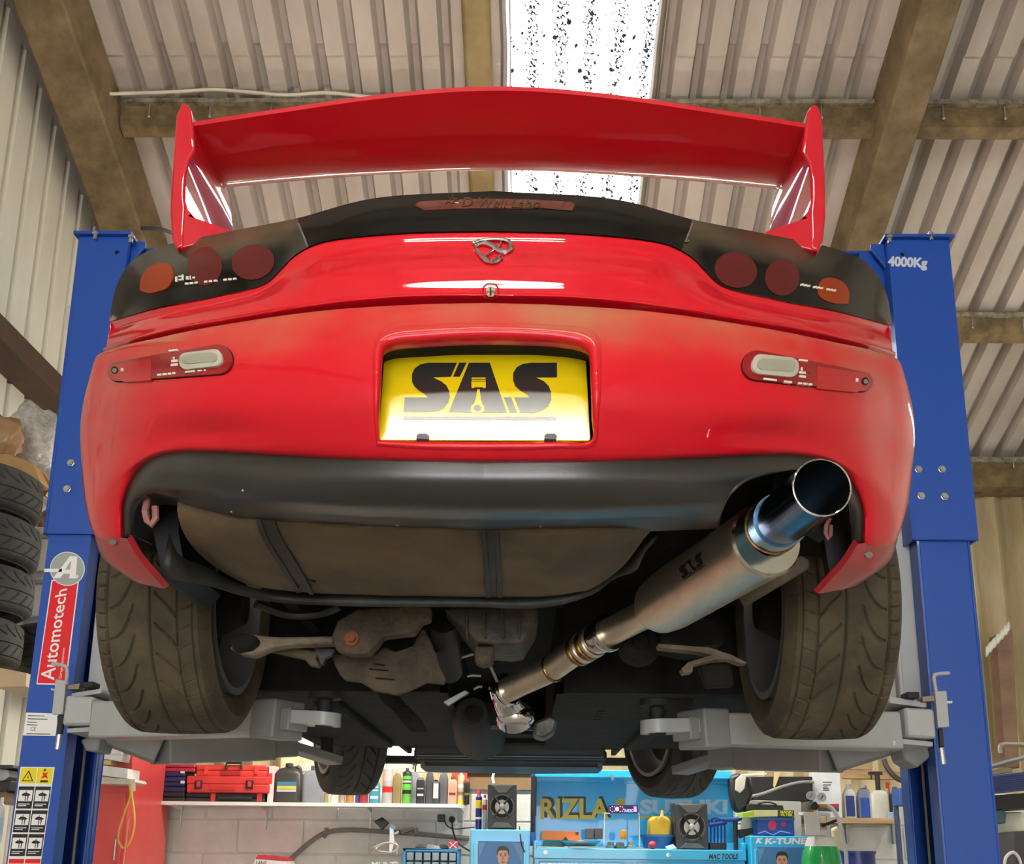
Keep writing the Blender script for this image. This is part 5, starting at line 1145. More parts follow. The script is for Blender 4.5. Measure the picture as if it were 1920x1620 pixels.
# socket, plugs and wall cables
t = root_at('wall_socket', 842, 1545, 7.40, 'white double wall socket under the shelf end', 'socket'); pbox(t, 'socket_plate', 832, 1522, 858, 1545, 7.405, .02, (222, 220, 214), .002)
t = root_at('plug', 848, 1543, 7.37, 'round black plug with cable in the right socket hole', 'plug'); b = MB(); c0 = at(848, 1537, 7.405); b.lathe(c0, (0, -1, 0), [(0, .02), (.03, .022), (.05, .016), (.055, 0)], 18); b.build('plug_body', M_rubber, t)
b = MB(); b.tube(curve3([at(*p) for p in ((848,1540,7.36),(849,1556,7.33),(858,1580,7.30),(868,1588,7.28),(885,1598,7.25))], 20), .006, 8); b.build('plug_cable', M_rubber, t)
t = root_at('plug', 827, 1541, 7.37, 'square black power adapter in the left socket hole', 'plug'); pbox(t, 'adapter_body', 820, 1527, 834, 1541, 7.35, .055, (30, 29, 29), .005)
b = MB(); b.tube(curve3([at(*p) for p in ((832,1534,7.36),(838,1548,7.36),(850,1554,7.36),(870,1553,7.36),(890,1551,7.34))], 18), .004, 6); b.build('adapter_cable', M_rubber, t)
M_conduit = mat('grey_conduit', (132, 126, 116), .5, var=.2)
t = tag(MB().tube(curve3([at(*p) for p in ((528,1622,7.38),(548,1608,7.38),(570,1588,7.39),(600,1566,7.40),(615,1560,7.40),(650,1556,7.40),(700,1558,7.40),(760,1562,7.40),(880,1572,7.40))], 40), .016, 8).build('cable_conduit', M_conduit), 'grey cable bending up the block wall below the shelf', 'cable')
tag(MB().tube([at(612, 1552, 7.39), at(612, 1563, 7.39), at(607, 1570, 7.38)], .014, 8).build('cable_clip', M_conduit), 'painted clamp holding the bent grey cable', 'clip')
# tools in the red bucket
t = root_at('bucket', 722, 1640, 7.0, 'red bucket with white lettering filled with tools and cables', 'bucket'); c0 = at(722, 1640, 7.0)
b = MB(); z1 = zat(722, 1604, 7.0); w = 33*7/FPX; b.lathe(Vector((c0.x, 7.0, z1-.30)), (0, 0, 1), [(0, w*.78), (.29, w*.97), (.29, w*1.03), (.305, w*1.03), (.305, w*.96), (.05, w*.75)], 30); b.build('bucket_shell', simple((196, 30, 40)), t)
t.location.z = z1-.30
b = MB(); qtext(b, 'MULTI', quadpx(697, 1616, 745, 1626, 7.0-w-.004), .001, bold=.02); b.build('bucket_lettering', M_swh, t)
tag(MB().tube(curve3([at(*p) for p in ((693,1602,7.0),(700,1590,6.97),(730,1580,6.95),(748,1588,6.95),(735,1598,6.96),(705,1592,6.98),(715,1584,7.0),(742,1580,7.0),(744,1602,7.0))], 60), .005, 6).build('loose_cable', simple((200, 192, 172))), 'cream cable coiled over the red bucket', 'cable')
t = root_at('drill_charger', 720, 1550, 7.2, 'black charger block hanging above the red bucket', 'charger'); MB().slab([(701,1540),(716,1532),(728,1543),(716,1556)], 7.2, .06).build('charger_body', M_rubber, t, bevel=.004)
t = root_at('cordless_drill', 765, 1565, 7.15, 'dark cordless drill lying behind the drawer organiser', 'drill'); MB().slab([(748,1555),(775,1547),(782,1552),(784,1566),(778,1568),(774,1557),(752,1567)], 7.12, .06).build('drill_body', simple((60, 54, 46)), t, bevel=.006); MB().cyl(at(748, 1560, 7.15), at(735, 1568, 7.15), .012).build('drill_chuck', M_galv, t)
t = root_at('clamp', 734, 1600, 7.05, 'chrome handled clamp standing out of the red bucket', 'clamp'); MB().slab([(730,1550),(737,1548),(740,1580),(734,1600),(729,1600)], 7.02, .02).build('clamp_handle', M_steel, t, bevel=.003); MB().slab([(732,1546),(742,1550),(741,1556),(731,1553)], 7.02, .03).build('clamp_jaw', simple((90, 130, 150)), t, bevel=.002)
for k, (x, y, c) in enumerate(((788, 1583, (92, 84, 78)), (806, 1586, (150, 146, 140)), (818, 1588, (180, 176, 170)), (830, 1585, (70, 64, 58)))):
    o = MB().slab([(x-10, y+7), (x-4, y-3), (x+7, y-1), (x+11, y+7)], 7.05, .08).build('machine_part', simple(c, .5, .4), bevel=.006)
    tag(o, ('dark knuckle shaped metal part, first on the organiser', 'grey metal part beside the dark one on the organiser', 'pale metal part in the middle of the organiser top', 'brown metal part nearest the red and white packet')[k], 'part', 'metal parts on the drawer organiser')
t = root_at('packet', 850, 1591, 7.02, 'small red packet with white cross lines on the organiser', 'packet'); pbox(t, 'packet_body', 841, 1577, 858, 1591, 7.02, .05, (206, 54, 66), .002)
b = MB(); 
for q in ((842,1590,856,1578),(842,1579,856,1590)): flat(b, [(q[0],q[1]),(q[0]+2,q[1]),(q[2]+1,q[3]),(q[2]-1,q[3])], (0, 7.019, 0), PN2, .0006)
b.build('cross_print', M_swh, t)
t = root_at('drawer_organiser', 809, 1640, 6.98, 'blue small parts organiser with clear grey drawers', 'organiser'); z1 = zat(809, 1592, 6.98); zb = z1-.34; t.location.z = zb
b = MB(); x0, x1 = at(756, 1600, 6.98).x, at(862, 1600, 6.98).x
b.bb((x0, 6.98, z1-.018), (x1, 7.14, z1)); b.bb((x0, 6.98, zb), (x0+.018, 7.14, z1)); b.bb((x1-.018, 6.98, zb), (x1, 7.14, z1)); b.bb((x0, 7.12, zb), (x1, 7.14, z1)); b.bb((x0, 6.98, zb), (x1, 7.14, zb+.01))
b.build('organiser_frame', simple((58, 142, 196)), t, bevel=.004)
for r in range(5):
    for c in range(6):
        q = MB(); dx = (x1-x0-.036)/6; q.bb((x0+.018+dx*c+.004, 6.975, z1-.022-.058*r-.050), (x0+.018+dx*(c+1)-.004, 7.10, z1-.022-.058*r)); q.build('drawer', simple((96, 112, 122), .2), t, bevel=.004)
t = root_at('carton', 512, 1640, 7.2, 'red topped carton with handwriting at the wall foot', 'box'); MB().slab([(477,1612),(483,1604),(540,1610),(545,1640),(470,1640)], 7.2, .2).build('carton_body', simple((228, 220, 214)), t, bevel=.003); MB().slab([(479,1610),(483,1603),(541,1609),(541,1615)], 7.197, .203).build('carton_lid', simple((200, 40, 56)), t, bevel=.003); t.location.z = zat(510, 1640, 7.2)
b = MB(); qtext(b, 'LANE', quadpx(480, 1614, 500, 1622, 7.196), .0006); b.build('handwriting', M_sbk, t)
# blue tool chest and lockers
CB = (44, 182, 228); M_cb = mat('chest_blue', CB, .35, coat=.4); M_cbd = mat('chest_blue_back', (34, 164, 218), .4, coat=.2)
YC = 6.55; ZC = zat(1200, 1588, YC)
ch = thing('tool_chest', (at(1200, 1600, YC).x, 6.8, 0), 'wide bright blue tool chest with raised lettered lid', 'tool chest')
xl, xr = at(1001, 1590, YC).x, at(1398, 1590, YC).x
b = MB(); b.bb((xl, YC+.02, .12), (xr, 7.06, ZC-.012)); b.bb((xl-.004, YC, ZC-.075), (xr+.004, 7.07, ZC-.012)); b.bb((xl-.004, YC, ZC-.02), (xl+.02, 7.07, ZC+.03)); b.bb((xr-.02, YC, ZC-.02), (xr+.004, 7.07, ZC+.03))
b.build('chest_body', M_cb, ch, bevel=.006)
for c in range(2):
    for r in range(5):
        q = MB(); a0 = xl+.03+(xr-xl)*.44*c+(.03 if c else 0); a1 = a0+(xr-xl)*(.40 if c == 0 else .47); z1 = ZC-.09-.21*r
        q.bb((a0, YC+.004, z1-.20), (a1, YC+.03, z1)); dr = q.build('drawer', M_cb, ch, bevel=.004); q = MB(); q.bb((a0+.01, YC-.006, z1-.03), (a1-.01, YC+.006, z1-.012)); q.build('drawer_trim', M_steel, dr, bevel=.002)
for x, y in ((1023, 1598), (1253, 1603)):
    q = MB(); q.lathe(at(x, y, YC), (0, -1, 0), [(0, .012), (.006, .012), (.006, .006), (.008, 0)], 18); q.build('chest_lock', M_steel, ch)
b = MB(); qtext(b, 'MAC TOOLS', quadpx(1329, 1601, 1384, 1611, YC-.004), .001, bold=.03, shear=.2); b.build('chest_badge', M_sbk, ch)
YL = 7.04
b = MB(); boxpx(b, 1003, 1446, 1372, 1586, YL, .03); boxpx(b, 1003, 1446, 1372, 1457, YL-.20, .22); boxpx(b, 1003, 1457, 1372, 1467, YL-.015, .02); lid = b.build('chest_lid', M_cb, ch, bevel=.004)
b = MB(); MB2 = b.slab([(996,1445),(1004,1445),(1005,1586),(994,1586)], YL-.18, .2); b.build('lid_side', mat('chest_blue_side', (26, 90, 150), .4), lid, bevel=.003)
b = MB(); b.cyl(at(1001, 1458, YL-.19), at(999, 1560, YL-.24), .012, n=12); b.cyl(at(1001, 1456, YL-.19), at(1000, 1530, YL-.21), .018, n=12); b.build('gas_strut', M_dark, lid)
M_gold = mat('gold_lettering', (222, 186, 64), .4); M_pale = mat('pale_lettering', (176, 206, 220), .4)
def letter(s, x0, y0, x1, y1, m, o, **k): qtext(b, s, quadpx(x0, y0, x1, y1, YL-.001), o, **k)
b = MB(); letter('RIZLA', 1017, 1493, 1146, 1533, 0, .001, bold=.05, spacing=1.05); rz = b.build('lid_lettering_shadow', M_sbk, lid)
b = MB(); letter('RIZLA', 1013, 1497, 1142, 1536, 0, .003, bold=.03, spacing=1.05); b.build('lid_lettering', M_gold, lid)
b = MB()
for q in ([(1153,1503),(1160,1497),(1172,1497),(1171,1508),(1160,1510)],): flat(b, q, (0, YL, 0), PN2, .003)
b.build('lid_plus_mark', M_gold, lid)
b = MB(); letter('SUZUKI', 1200, 1499, 1364, 1527, 0, .001, bold=.05); b.build('lid_lettering', M_pale, lid)
b = MB(); flat(b, [(1199,1530),(1270,1530),(1270,1534),(1199,1534)], (0, YL, 0), PN2, .001); b.build('lid_stripe', M_gold, lid)
b = MB(); letter('MotoGP', 1288, 1533, 1358, 1544, 0, .001, bold=.04); b.build('lid_lettering', mat('navy_lettering', (16, 50, 130), .4), lid)
b = MB(); b.slab([(1145,1453),(1150,1453),(1152,1462),(1147,1463)], YL-.21, .012); b.build('lid_catch', M_steel, lid)
def locker(x0, x1, y0, Y, label, face):
    t = thing('side_locker', (at((x0+x1)/2, 1600, Y).x, Y+.25, 0), label, 'locker'); X0, X1 = at(x0, 1600, Y).x, at(x1, 1600, Y).x; z = zat(x0, y0, Y)
    b = MB(); b.bb((X0, Y+.015, .1), (X1, Y+.48, z)); b.build('locker_body', M_cb, t, bevel=.006)
    b = MB(); b.bb((X0+.02, Y, .14), (X1-.02, Y+.02, z-.075)); d = b.build('locker_door', M_cb, t, bevel=.004)
    px0, px1, py = face; b = MB(); a0, a1 = at(px0, 1600, Y-.003).x, at(px1, 1600, Y-.003).x; zt = zat(px0, py, Y); b.bb((a0, Y-.004, zt-.55), (a1, Y+.001, zt)); p = b.build('poster', simple((60, 120, 176), .4), d)
    b = MB(); cx = (px0+px1)/2
    for q in ([(px0+1,py+3),(px0+14,py+2),(px0+3,py+30)], [(px1-2,py+4),(px1-22,py+3),(px1-3,py+40)]): b = MB(); flat(b, q, (0, Y-.004, 0), PN2, .0006); b.build('poster_corner', simple((96, 150, 196), .4), p)
    return t, p, Y-.004
def portrait(p, Y, cx, top, s, hair, shirt, skin=(214, 160, 128)):
    def F(name, q, col, o):
        b = MB(); flat(b, [(cx+x*s, top+y*s) for x, y in q], (0, Y, 0), PN2, o); b.build(name, simple(col, .45, 0, 0, 0), p)
    F('printed_shoulders', [(-42,120),(-40,84),(-14,70),(14,70),(40,84),(42,120)], shirt, .0008); F('printed_neck', [(-8,50),(8,50),(9,74),(-9,74)], tuple(int(v*.85) for v in skin), .0012)
    F('printed_ears', ell(0, 30, 19, 6, 20), tuple(int(v*.9) for v in skin), .0014); F('printed_face', ell(0, 31, 16, 27, 28, 0, .9), skin, .0018)
    F('printed_hair', [(-18,28),(-19,12),(-13,2),(0,-2),(13,2),(19,12),(18,28),(15,18),(10,12),(-10,12),(-15,18)], hair, .0022)
    for d in (-1, 1):
        F('printed_brow', [(d*3,22),(d*12,21),(d*12,23.5),(d*3,24.5)], hair, .0024); F('printed_eye', ell(d*7, 28, 3.2, 1.6, 12), (40, 30, 28), .0024)
    F('printed_nose', [(-1.5,28),(1.5,28),(4,40),(0,42),(-4,40)], tuple(int(v*.82) for v in skin), .0024); F('printed_mouth', ell(0, 48, 7, 2, 16), (150, 80, 76), .0024)
t, p, Yp = locker(881, 993, 1555, 6.52, 'left blue locker with a poster of a short haired person', (896, 982, 1577)); portrait(p, Yp, 943, 1587, .62, (58, 44, 36), (50, 60, 84))
t, p, Yp = locker(1409, 1560, 1567, 6.45, 'right blue locker lettered along the top behind the green gas cylinder', (1420, 1530, 1588)); portrait(p, Yp, 1466, 1597, .60, (36, 26, 22), (40, 44, 60), (206, 148, 114))
b = MB(); qtext(b, 'K-TUNED', quadpx(1434, 1571, 1528, 1583, 6.462), .0012, bold=.045, shear=.12); qtext(b, 'K', quadpx(1417, 1571, 1431, 1581, 6.462), .0012, bold=.06, shear=.3); b.build('locker_lettering', M_swh, t)
def speaker(x0, y0, x1, y1, Y, label, tilt=0):
    p = at((x0+x1)/2, y1, Y); t = thing('speaker', (p.x, Y+.09, p.z), label, 'speaker')
    a, c = at(x0, y1, Y), at(x1, y0, Y); W_, H = c.x-a.x, c.z-a.z; X0 = a.x; Z0 = a.z
    def P(u, v, o=0): return Vector((X0+u*W_, Y+o, Z0+v*H))
    b = MB(); b.bb(P(0, 0, .015), P(1, 1, .20)); b.build('cabinet', simple((48, 46, 44), .4), t, bevel=.006)
    b = MB(); b.prism([P(.12, .97), P(.36, .80), P(.64, .80), P(.88, .97)], (0, .02, 0)); b.prism([P(.12, .03), P(.3, .14), P(.7, .14), P(.88, .03)], (0, .02, 0)); b.build('front_fin', simple((80, 77, 72), .35), t, bevel=.002)
    c0 = P(.5, .49, .016); r = W_*.42
    b = MB(); b.lathe(c0, (0, -1, 0), [(0, r), (.012, r), (.014, r*.93), (.004, r*.86)], 36, cap=False); rg = b.build('driver_ring', simple((92, 90, 86), .3), t)
    b = MB(); b.lathe(c0, (0, -1, 0), [(.004, r*.88), (.001, r*.55), (.001, 0)], 36, cap=False); b.build('driver_surround', M_rubber, t)
    b = MB(); b.lathe(c0, (0, -1, 0), [(.003, r*.58), (.004, r*.5), (.002, r*.25), (.006, r*.2), (.009, 0)], 30, cap=False); b.build('cone', simple((196, 190, 180), .35, .1), t)
    for k in range(4):
        an = math.radians(45+90*k); b = MB(); e = Vector((math.cos(an), 0, math.sin(an)*1.25)); b.tube([c0+Vector((0, -.014, 0))+e*r*.22, c0+Vector((0, -.016, 0))+e*r*.95], .006, 6); b.build('grille_bar', M_rubber, t)
    return t
speaker(913, 1470, 969, 1554, 6.56, 'black speaker with silver cone on the left locker'); speaker(1268, 1507, 1327, 1593, 6.62, 'black speaker in front of the pale lid lettering')
tag(MB().tube(curve3([at(*p) for p in ((974,1550,6.6),(976,1570,6.52),(978,1584,6.51),(984,1598,6.50))], 20), .004, 6).build('speaker_lead', M_rubber), 'thin black lead hanging over the left locker', 'cable')
tag(MB().tube(curve3([at(*p) for p in ((926,1470,6.64),(924,1456,6.8),(930,1442,7.0),(937,1430,7.2))], 20), .008, 8).build('white_lead', M_white), 'white cable curving up from the left speaker', 'cable')
ZL = zat(900, 1555, 6.58)
bottle('aerosol_can', 898, 12, 1483, 6.62, ZL, (34, 44, 110), (206, 60, 70), 'blue and yellow oil spray can with red top on the locker', 'can', 'spray cans on the left locker', 'can', [(.62, .86, (226, 200, 40)), (.3, .36, (220, 220, 226))], .5, .93, .12)
bottle('aerosol_can', 909, 9, 1490, 6.66, ZL, (206, 206, 206), (200, 60, 60), 'white and red spray can hidden beside the left speaker', 'can', 'spray cans on the left locker', 'can', [(.62, .78, (196, 50, 56))], .5, .93, .1)
# clutter in the chest top
def simple_box(name, q, Y, d, rgb, label, cat, group=None, bev=.003):
    ys = max(p[1] for p in q); xs = [p[0] for p in q]; o = MB().slab(q, Y, d).build(name, simple(rgb), bevel=bev); return tag(o, label, cat, group)
t = root_at('carton', 1052, 1576, 6.66, 'orange patterned carton lying on the silver tray', 'box'); MB().slab([(1016,1557),(1088,1559),(1088,1576),(1014,1575)], 6.66, .1).build('carton_body', simple((214, 116, 52)), t, bevel=.003); pbox(t, 'label_panel', 1079, 1560, 1085, 1566, 6.658, .002, (60, 66, 84), .0003); MB().slab([(1054,1576),(1060,1568),(1066,1576)], 6.657, .002).build('torn_corner', M_sbk, t)
simple_box('packing_tray', [(1020,1576),(1060,1577),(1058,1588),(1018,1587)], 6.68, .12, (34, 120, 104), 'teal green tray under the orange carton', 'tray')
t = root_at('metal_tray', 1085, 1588, 6.62, 'shallow silver tray on the chest top', 'tray'); b = MB(); c0 = at(1087, 1587, 6.66); b.lathe(c0-Vector((0, 0, .0)), (0, 0, 1), [(0, .09), (.03, .125), (.034, .125), (.03, .12), (.004, .085)], 30); b.build('tray_dish', M_steel, t)
for k, (x, l) in enumerate(((1098, 'dark grey carton left of its twin on the chest'), (1115, 'dark grey carton right of its twin on the chest'))): simple_box('carton', [(x,1553),(x+15,1553),(x+15,1573),(x,1573)], 6.76, .08, (84, 82, 80), l, 'box', 'two grey cartons on the chest')
t = root_at('radio_stand', 1165, 1590, 6.7, 'thin white wire stand carrying the lit radio', 'stand'); b = MB(); b.tube([at(1133, 1591, 6.66), at(1134, 1525, 6.66), at(1198, 1525, 6.66), at(1199, 1588, 6.66)], .005, 8); b.build('stand_wire', M_white, t)
t = root_at('car_radio', 1170, 1524, 6.64, 'slim car radio glowing purple and blue', 'radio'); boxpx(MB(), 1144, 1509, 1196, 1525, 6.62, .12).build('radio_body', simple((24, 22, 34), .3), t, bevel=.003)
M_pur = mat('purple_glow', (150, 90, 255), .4, emit=2.5); M_pnk = mat('pink_glow', (255, 90, 210), .4, emit=2.0); M_blu = mat('blue_glow', (110, 120, 255), .4, emit=2.5)
for cx, m in ((1149, M_pur), (1164, M_pnk)):
    b = MB(); 
    for k in range(7): a = 2*math.pi*k/7; flat(b, ell(cx+5*math.cos(a), 1517+5*math.sin(a), 1.1, 1.1, 8), (0, 6.62, 0), PN2, .001)
    b.build('key_ring_glow', m, t)
b = MB(); flat(b, ell(1157, 1517, 3.2, 4, 16), (0, 6.62, 0), PN2, .001); b.build('dial_glow', mat('dial_glow', (230, 220, 255), .4, emit=2.0), t)
b = MB(); qtext(b, 'RADIO', quadpx(1171, 1517, 1188, 1523, 6.62), .001, bold=.02); b.build('display_glow', M_blu, t)
b = MB(); flat(b, [(1188,1512),(1193,1512),(1194,1522),(1189,1522)], (0, 6.62, 0), PN2, .001); b.build('key_glow', M_pur, t)
o = MB().lathe(at(1169, 1574, 6.62), (0, 0, 1), [(0, .016), (.03, .022), (.05, .018), (.058, 0)], 16).build('file_handle', simple((228, 150, 40), .4)); tag(o, 'orange tool handle standing below the radio', 'handle')
for k, (x, y, w, c, l) in enumerate(((1145, 1584, 9, (150, 148, 140), 'dull metal fitting left of the chest clutter'), (1163, 1585, 11, (132, 128, 112), 'brassy metal fitting in front of the orange handle'), (1183, 1583, 8, (196, 194, 186), 'bright round metal fitting beside the blue tub'))):
    o = MB().lathe(at(x, y+6, 6.62), (0, 0, 1), [(0, w*.0033), (.012, w*.0036), (.014, w*.0024), (.034, w*.002), (.036, 0)], 12).build('pipe_fitting', simple(c, .35, .8)); tag(o, l, 'fitting', 'metal fittings in the chest top')
t = root_at('fluid_can', 1238, 1569, 6.78, 'yellow plastic can with narrow spout on the chest', 'can'); MB().slab([(1217,1537),(1225,1531),(1250,1530),(1259,1540),(1258,1568),(1216,1568)], 6.74, .10).build('can_body', simple((224, 186, 40)), t, bevel=.012); MB().cyl(at(1241, 1532, 6.79), at(1242, 1519, 6.79), .012, .008).build('can_spout', simple((232, 200, 60)), t); MB().tube([at(1234, 1536, 6.73), at(1240, 1527, 6.73), at(1250, 1537, 6.73)], .003, 6).build('wire_tag', M_swh, t)
t = root_at('tub', 1233, 1592, 6.66, 'blue round plastic tub under the yellow can', 'tub'); b = MB(); c0 = at(1233, 1591, 6.74); b.lathe(c0, (0, 0, 1), [(0, .085), (.07, .10), (.07, .108), (.082, .108), (.082, .098), (.01, .08)], 30); b.build('tub_shell', simple((52, 110, 170)), t)
tag(MB().ball(at(1223, 1585, 6.62), .026, 12).build('tape_roll', simple((196, 60, 70), .35)), 'round red knob in front of the blue tub', 'knob')
tag(MB().slab([(1248,1587),(1262,1583),(1270,1591),(1250,1593)], 6.60, .03).build('label_card', M_swh, bevel=.001), 'small white card leaning by the right speaker', 'card')
# hex key rack, mallet
t = root_at('hex_key_rack', 1347, 1594, 6.68, 'rack of blue handled hex keys by the speaker', 'tool rack'); boxpx(MB(), 1331, 1580, 1362, 1594, 6.68, .07).build('rack_base', simple((26, 26, 32)), t, bevel=.003)
M_hk = simple((24, 60, 140), .35)
for k in range(5):
    x = 1333+6.5*k; k1 = MB().cyl(at(x, 1580, 6.7), at(x, 1548-k, 6.7), .005, n=8).build('key_shaft', M_hk, t); MB().cyl(at(x-4, 1547-k*1.2, 6.7), at(x+4, 1547-k*1.2, 6.7), .012, n=10).build('tee_handle', M_hk, k1)
t = root_at('tee_wrench', 1380, 1595, 6.6, 'tall tee wrench with blue crossbar and black shaft', 'wrench'); MB().cyl(at(1380, 1596, 6.62), at(1379, 1540, 6.62), .014, n=12).build('shaft', M_rubber, t); MB().tube([at(1346, 1535, 6.62), at(1360, 1537, 6.62), at(1380, 1537, 6.62), at(1390, 1534, 6.62)], [.010, .014, .016, .012], 10).build('crossbar', simple((30, 74, 150), .35), t)
simple_box('spring_clip', [(1384,1556),(1412,1552),(1414,1562),(1388,1572)], 6.62, .05, (24, 23, 23), 'black clip tool lying beside the tee wrench', 'clip')
# behind the right locker
simple_box('grey_cabinet', [(1406,1508),(1412,1500),(1502,1503),(1505,1640),(1406,1640),(1406,1512)], 6.95, .3, (176, 172, 160), 'worn pale grey cabinet behind the flowered tin', 'cabinet')
t = root_at('carrying_case', 1436, 1519, 6.85, 'black carrying case with loop handle on the grey cabinet', 'case'); MB().slab([(1400,1510),(1406,1507),(1468,1510),(1471,1522),(1400,1522)], 6.8, .12).build('case_shell', M_rubber, t, bevel=.004); MB().tube(curve3([at(1420, 1508, 6.8), at(1430, 1505, 6.8), at(1446, 1505, 6.8), at(1456, 1509, 6.8)], 12), .006, 6).build('carry_handle', M_rubber, t)
ZR = zat(1455, 1567, 6.5)
t = root_at('biscuit_tin', 1455, 1567, 6.52, 'blue tin printed with pink flowers on the right locker', 'tin'); boxpx(MB(), 1420, 1537, 1489, 1567, 6.5, .16).build('tin_body', simple((30, 80, 168), .3), t, bevel=.008); boxpx(MB(), 1419, 1532, 1490, 1538, 6.495, .17).build('tin_lid', simple((60, 110, 180), .3), t, bevel=.004)
b = MB(); flat(b, ell(1448, 1547, 8, 10, 18), (0, 6.5, 0), PN2, .001); flat(b, ell(1469, 1545, 4, 5, 14), (0, 6.5, 0), PN2, .001); b.build('flower_print', simple((210, 50, 100), .4), t)
b = MB(); flat(b, [(1421,1562),(1434,1557),(1449,1565),(1463,1557),(1482,1561),(1482,1563),(1463,1559.5),(1449,1567),(1434,1559.5),(1421,1564)], (0, 6.5, 0), PN2, .001); b.build('scroll_print', simple((150, 190, 230), .4), t)
t = root_at('filter_box', 1440, 1532, 6.5, 'lime green filter carton lying on the flowered tin', 'box'); MB().slab([(1393,1524),(1416,1519),(1458,1519),(1458,1531),(1393,1533)], 6.48, .17).build('carton_body', simple((176, 206, 66)), t, bevel=.002); b = MB(); boxpx(b, 1458, 1519, 1489, 1531, 6.48, .17); b.build('carton_end', simple((30, 84, 60)), t, bevel=.002)
b = MB(); qtext(b, 'MANN', quadpx(1463, 1520, 1486, 1525, 6.479), .001, bold=.03); qtext(b, 'FILTER', quadpx(1464, 1525.5, 1486, 1530.5, 6.479), .001, bold=.03); b.build('carton_lettering', simple((232, 220, 40), .4), t)
simple_box('carton_flap', [(1415,1519.5),(1458,1519.5),(1458,1530.5),(1415,1531)], 6.478, .0015, (216, 214, 160), 'pale label strip on the lime filter carton', 'label', None, 0)
simple_box('jacket', [(1368,1455),(1384,1448),(1404,1456),(1412,1490),(1402,1515),(1386,1526),(1376,1516),(1370,1490)], 6.82, .10, (40, 38, 36), 'dark work jacket hanging beside the chest lid', 'jacket', None, .02)
simple_box('work_glove', [(1380,1462),(1392,1451),(1440,1450),(1438,1453),(1400,1456),(1397,1478),(1388,1488),(1379,1482)], 6.78, .03, (206, 196, 186), 'crumpled white glove hanging on the dark jacket', 'glove', None, .006)
simple_box('plastic_crate', [(1404,1456),(1524,1456),(1524,1502),(1410,1502)], 7.1, .25, (24, 23, 22), 'black open crate above the worn grey cabinet', 'crate', None, .01)
tag(MB().tube(curve3([at(*p) for p in ((1400,1495,7.05),(1430,1488,7.05),(1470,1474,7.05),(1500,1467,7.05),(1526,1466,7.05))], 24), .010, 8).build('grey_hose', simple((140, 138, 134))), 'grey hose crossing the black crate', 'hose')
tag(MB().slab([(1452,1448),(1464,1448),(1456,1470),(1452,1478),(1450,1472)], 7.085, .012).build('tape_strip', simple((206, 186, 130)), bevel=.002), 'yellowed tape strip dangling by the crate', 'tape')
# gas bottle
t = root_at('gas_cylinder', 1540, 1640, 6.0, 'green gas cylinder with pale collar in front of the right locker', 'gas cylinder'); c0 = at(1540, 1600, 6.0); Rg = 37*5.85/FPX; zt = zat(1540, 1569, 6.0); t.location = (c0.x, 6.0, .0)
b = MB(); b.lathe(Vector((c0.x, 6.0, 0)), (0, 0, 1), [(0, Rg*.95), (.02, Rg), (zt-.16, Rg), (zt-.10, Rg*.96), (zt-.05, Rg*.8)], 36); b.build('cylinder_body', mat('gas_green', (28, 148, 74), .25, coat=.6), t)
b = MB(); b.lathe(Vector((c0.x, 6.0, 0)), (0, 0, 1), [(zt-.052, Rg*.805), (zt-.02, Rg*.7), (zt, Rg*.62), (zt+.005, 0)], 36); b.build('cylinder_shoulder', simple((196, 196, 190)), t)
gg = MB(); gg.slab([(1508,1524),(1538,1524),(1538,1567),(1512,1567)], 5.93, .02); gg.slab([(1550,1526),(1557,1526),(1557,1567),(1550,1567)], 5.93, .02); gg.slab([(1506,1522),(1557,1524),(1557,1530),(1506,1529)], 5.93, .10); gg.slab([(1536,1556),(1557,1556),(1557,1567),(1536,1567)], 5.93, .02); gg.build('valve_guard', simple((192, 192, 186)), t, bevel=.004)
MB().cyl(at(1541, 1549, 5.95), at(1569, 1538, 5.90), .008, n=8).build('valve_key', M_rubber, t)
t2 = root_at('gas_regulator', 1528, 1520, 5.94, 'brass gas regulator with two white dials on the cylinder', 'regulator')
MB().slab([(1519,1508),(1530,1502),(1537,1512),(1532,1519),(1521,1517)], 5.92, .05).build('regulator_body', M_rubber, t2, bevel=.006)
for x, y in ((1519, 1492), (1539, 1495)):
    g1 = MB().lathe(at(x, y, 5.93), (0, -1, 0), [(0, .022), (.02, .0245), (.022, .0245), (.022, .021)], 24).build('gauge', M_galv, t2); MB().lathe(at(x, y, 5.91), (0, -1, 0), [(.0, .021), (.001, 0)], 24).build('gauge_dial', M_swh, g1)
    b = MB(); flat(b, [(x-1,y+4),(x+4,y-5),(x+5,y-4),(x+1,y+4)], (0, 5.909, 0), PN2, .001); b.build('gauge_needle', M_sbk, g1)
MB().cyl(at(1528, 1522, 5.94), at(1526, 1512, 5.94), .008).build('regulator_stem', mat('brass', (190, 140, 60), .3, 1.0), t2); MB().cyl(at(1536, 1510, 5.93), at(1552, 1511, 5.93), .008).build('hose_tail', MATS['brass'], t2)
tag(MB().tube(curve3([at(*p) for p in ((1552,1511,5.93),(1562,1518,5.9),(1572,1536,5.88),(1580,1570,5.86),(1586,1600,5.85),(1588,1640,5.85))], 40), .011, 10).build('gas_hose', simple((176, 176, 172))), 'grey hose running down from the gas regulator', 'hose')
tag(MB().slab([(1560,1555),(1570,1548),(1590,1590),(1586,1598),(1566,1590)], 6.1, .04).build('plastic_jug', simple((206, 200, 160)), bevel=.01), 'cream plastic pouch behind the grey gas hose', 'pouch')
t = root_at('display_box', 1552, 1533, 7.17, 'white display box with red band behind the gauges', 'box'); MB().slab([(1523,1447),(1560,1447),(1575,1450),(1580,1533),(1525,1533)], 7.17, .09).build('box_body', simple((222, 224, 224)), t, bevel=.003)
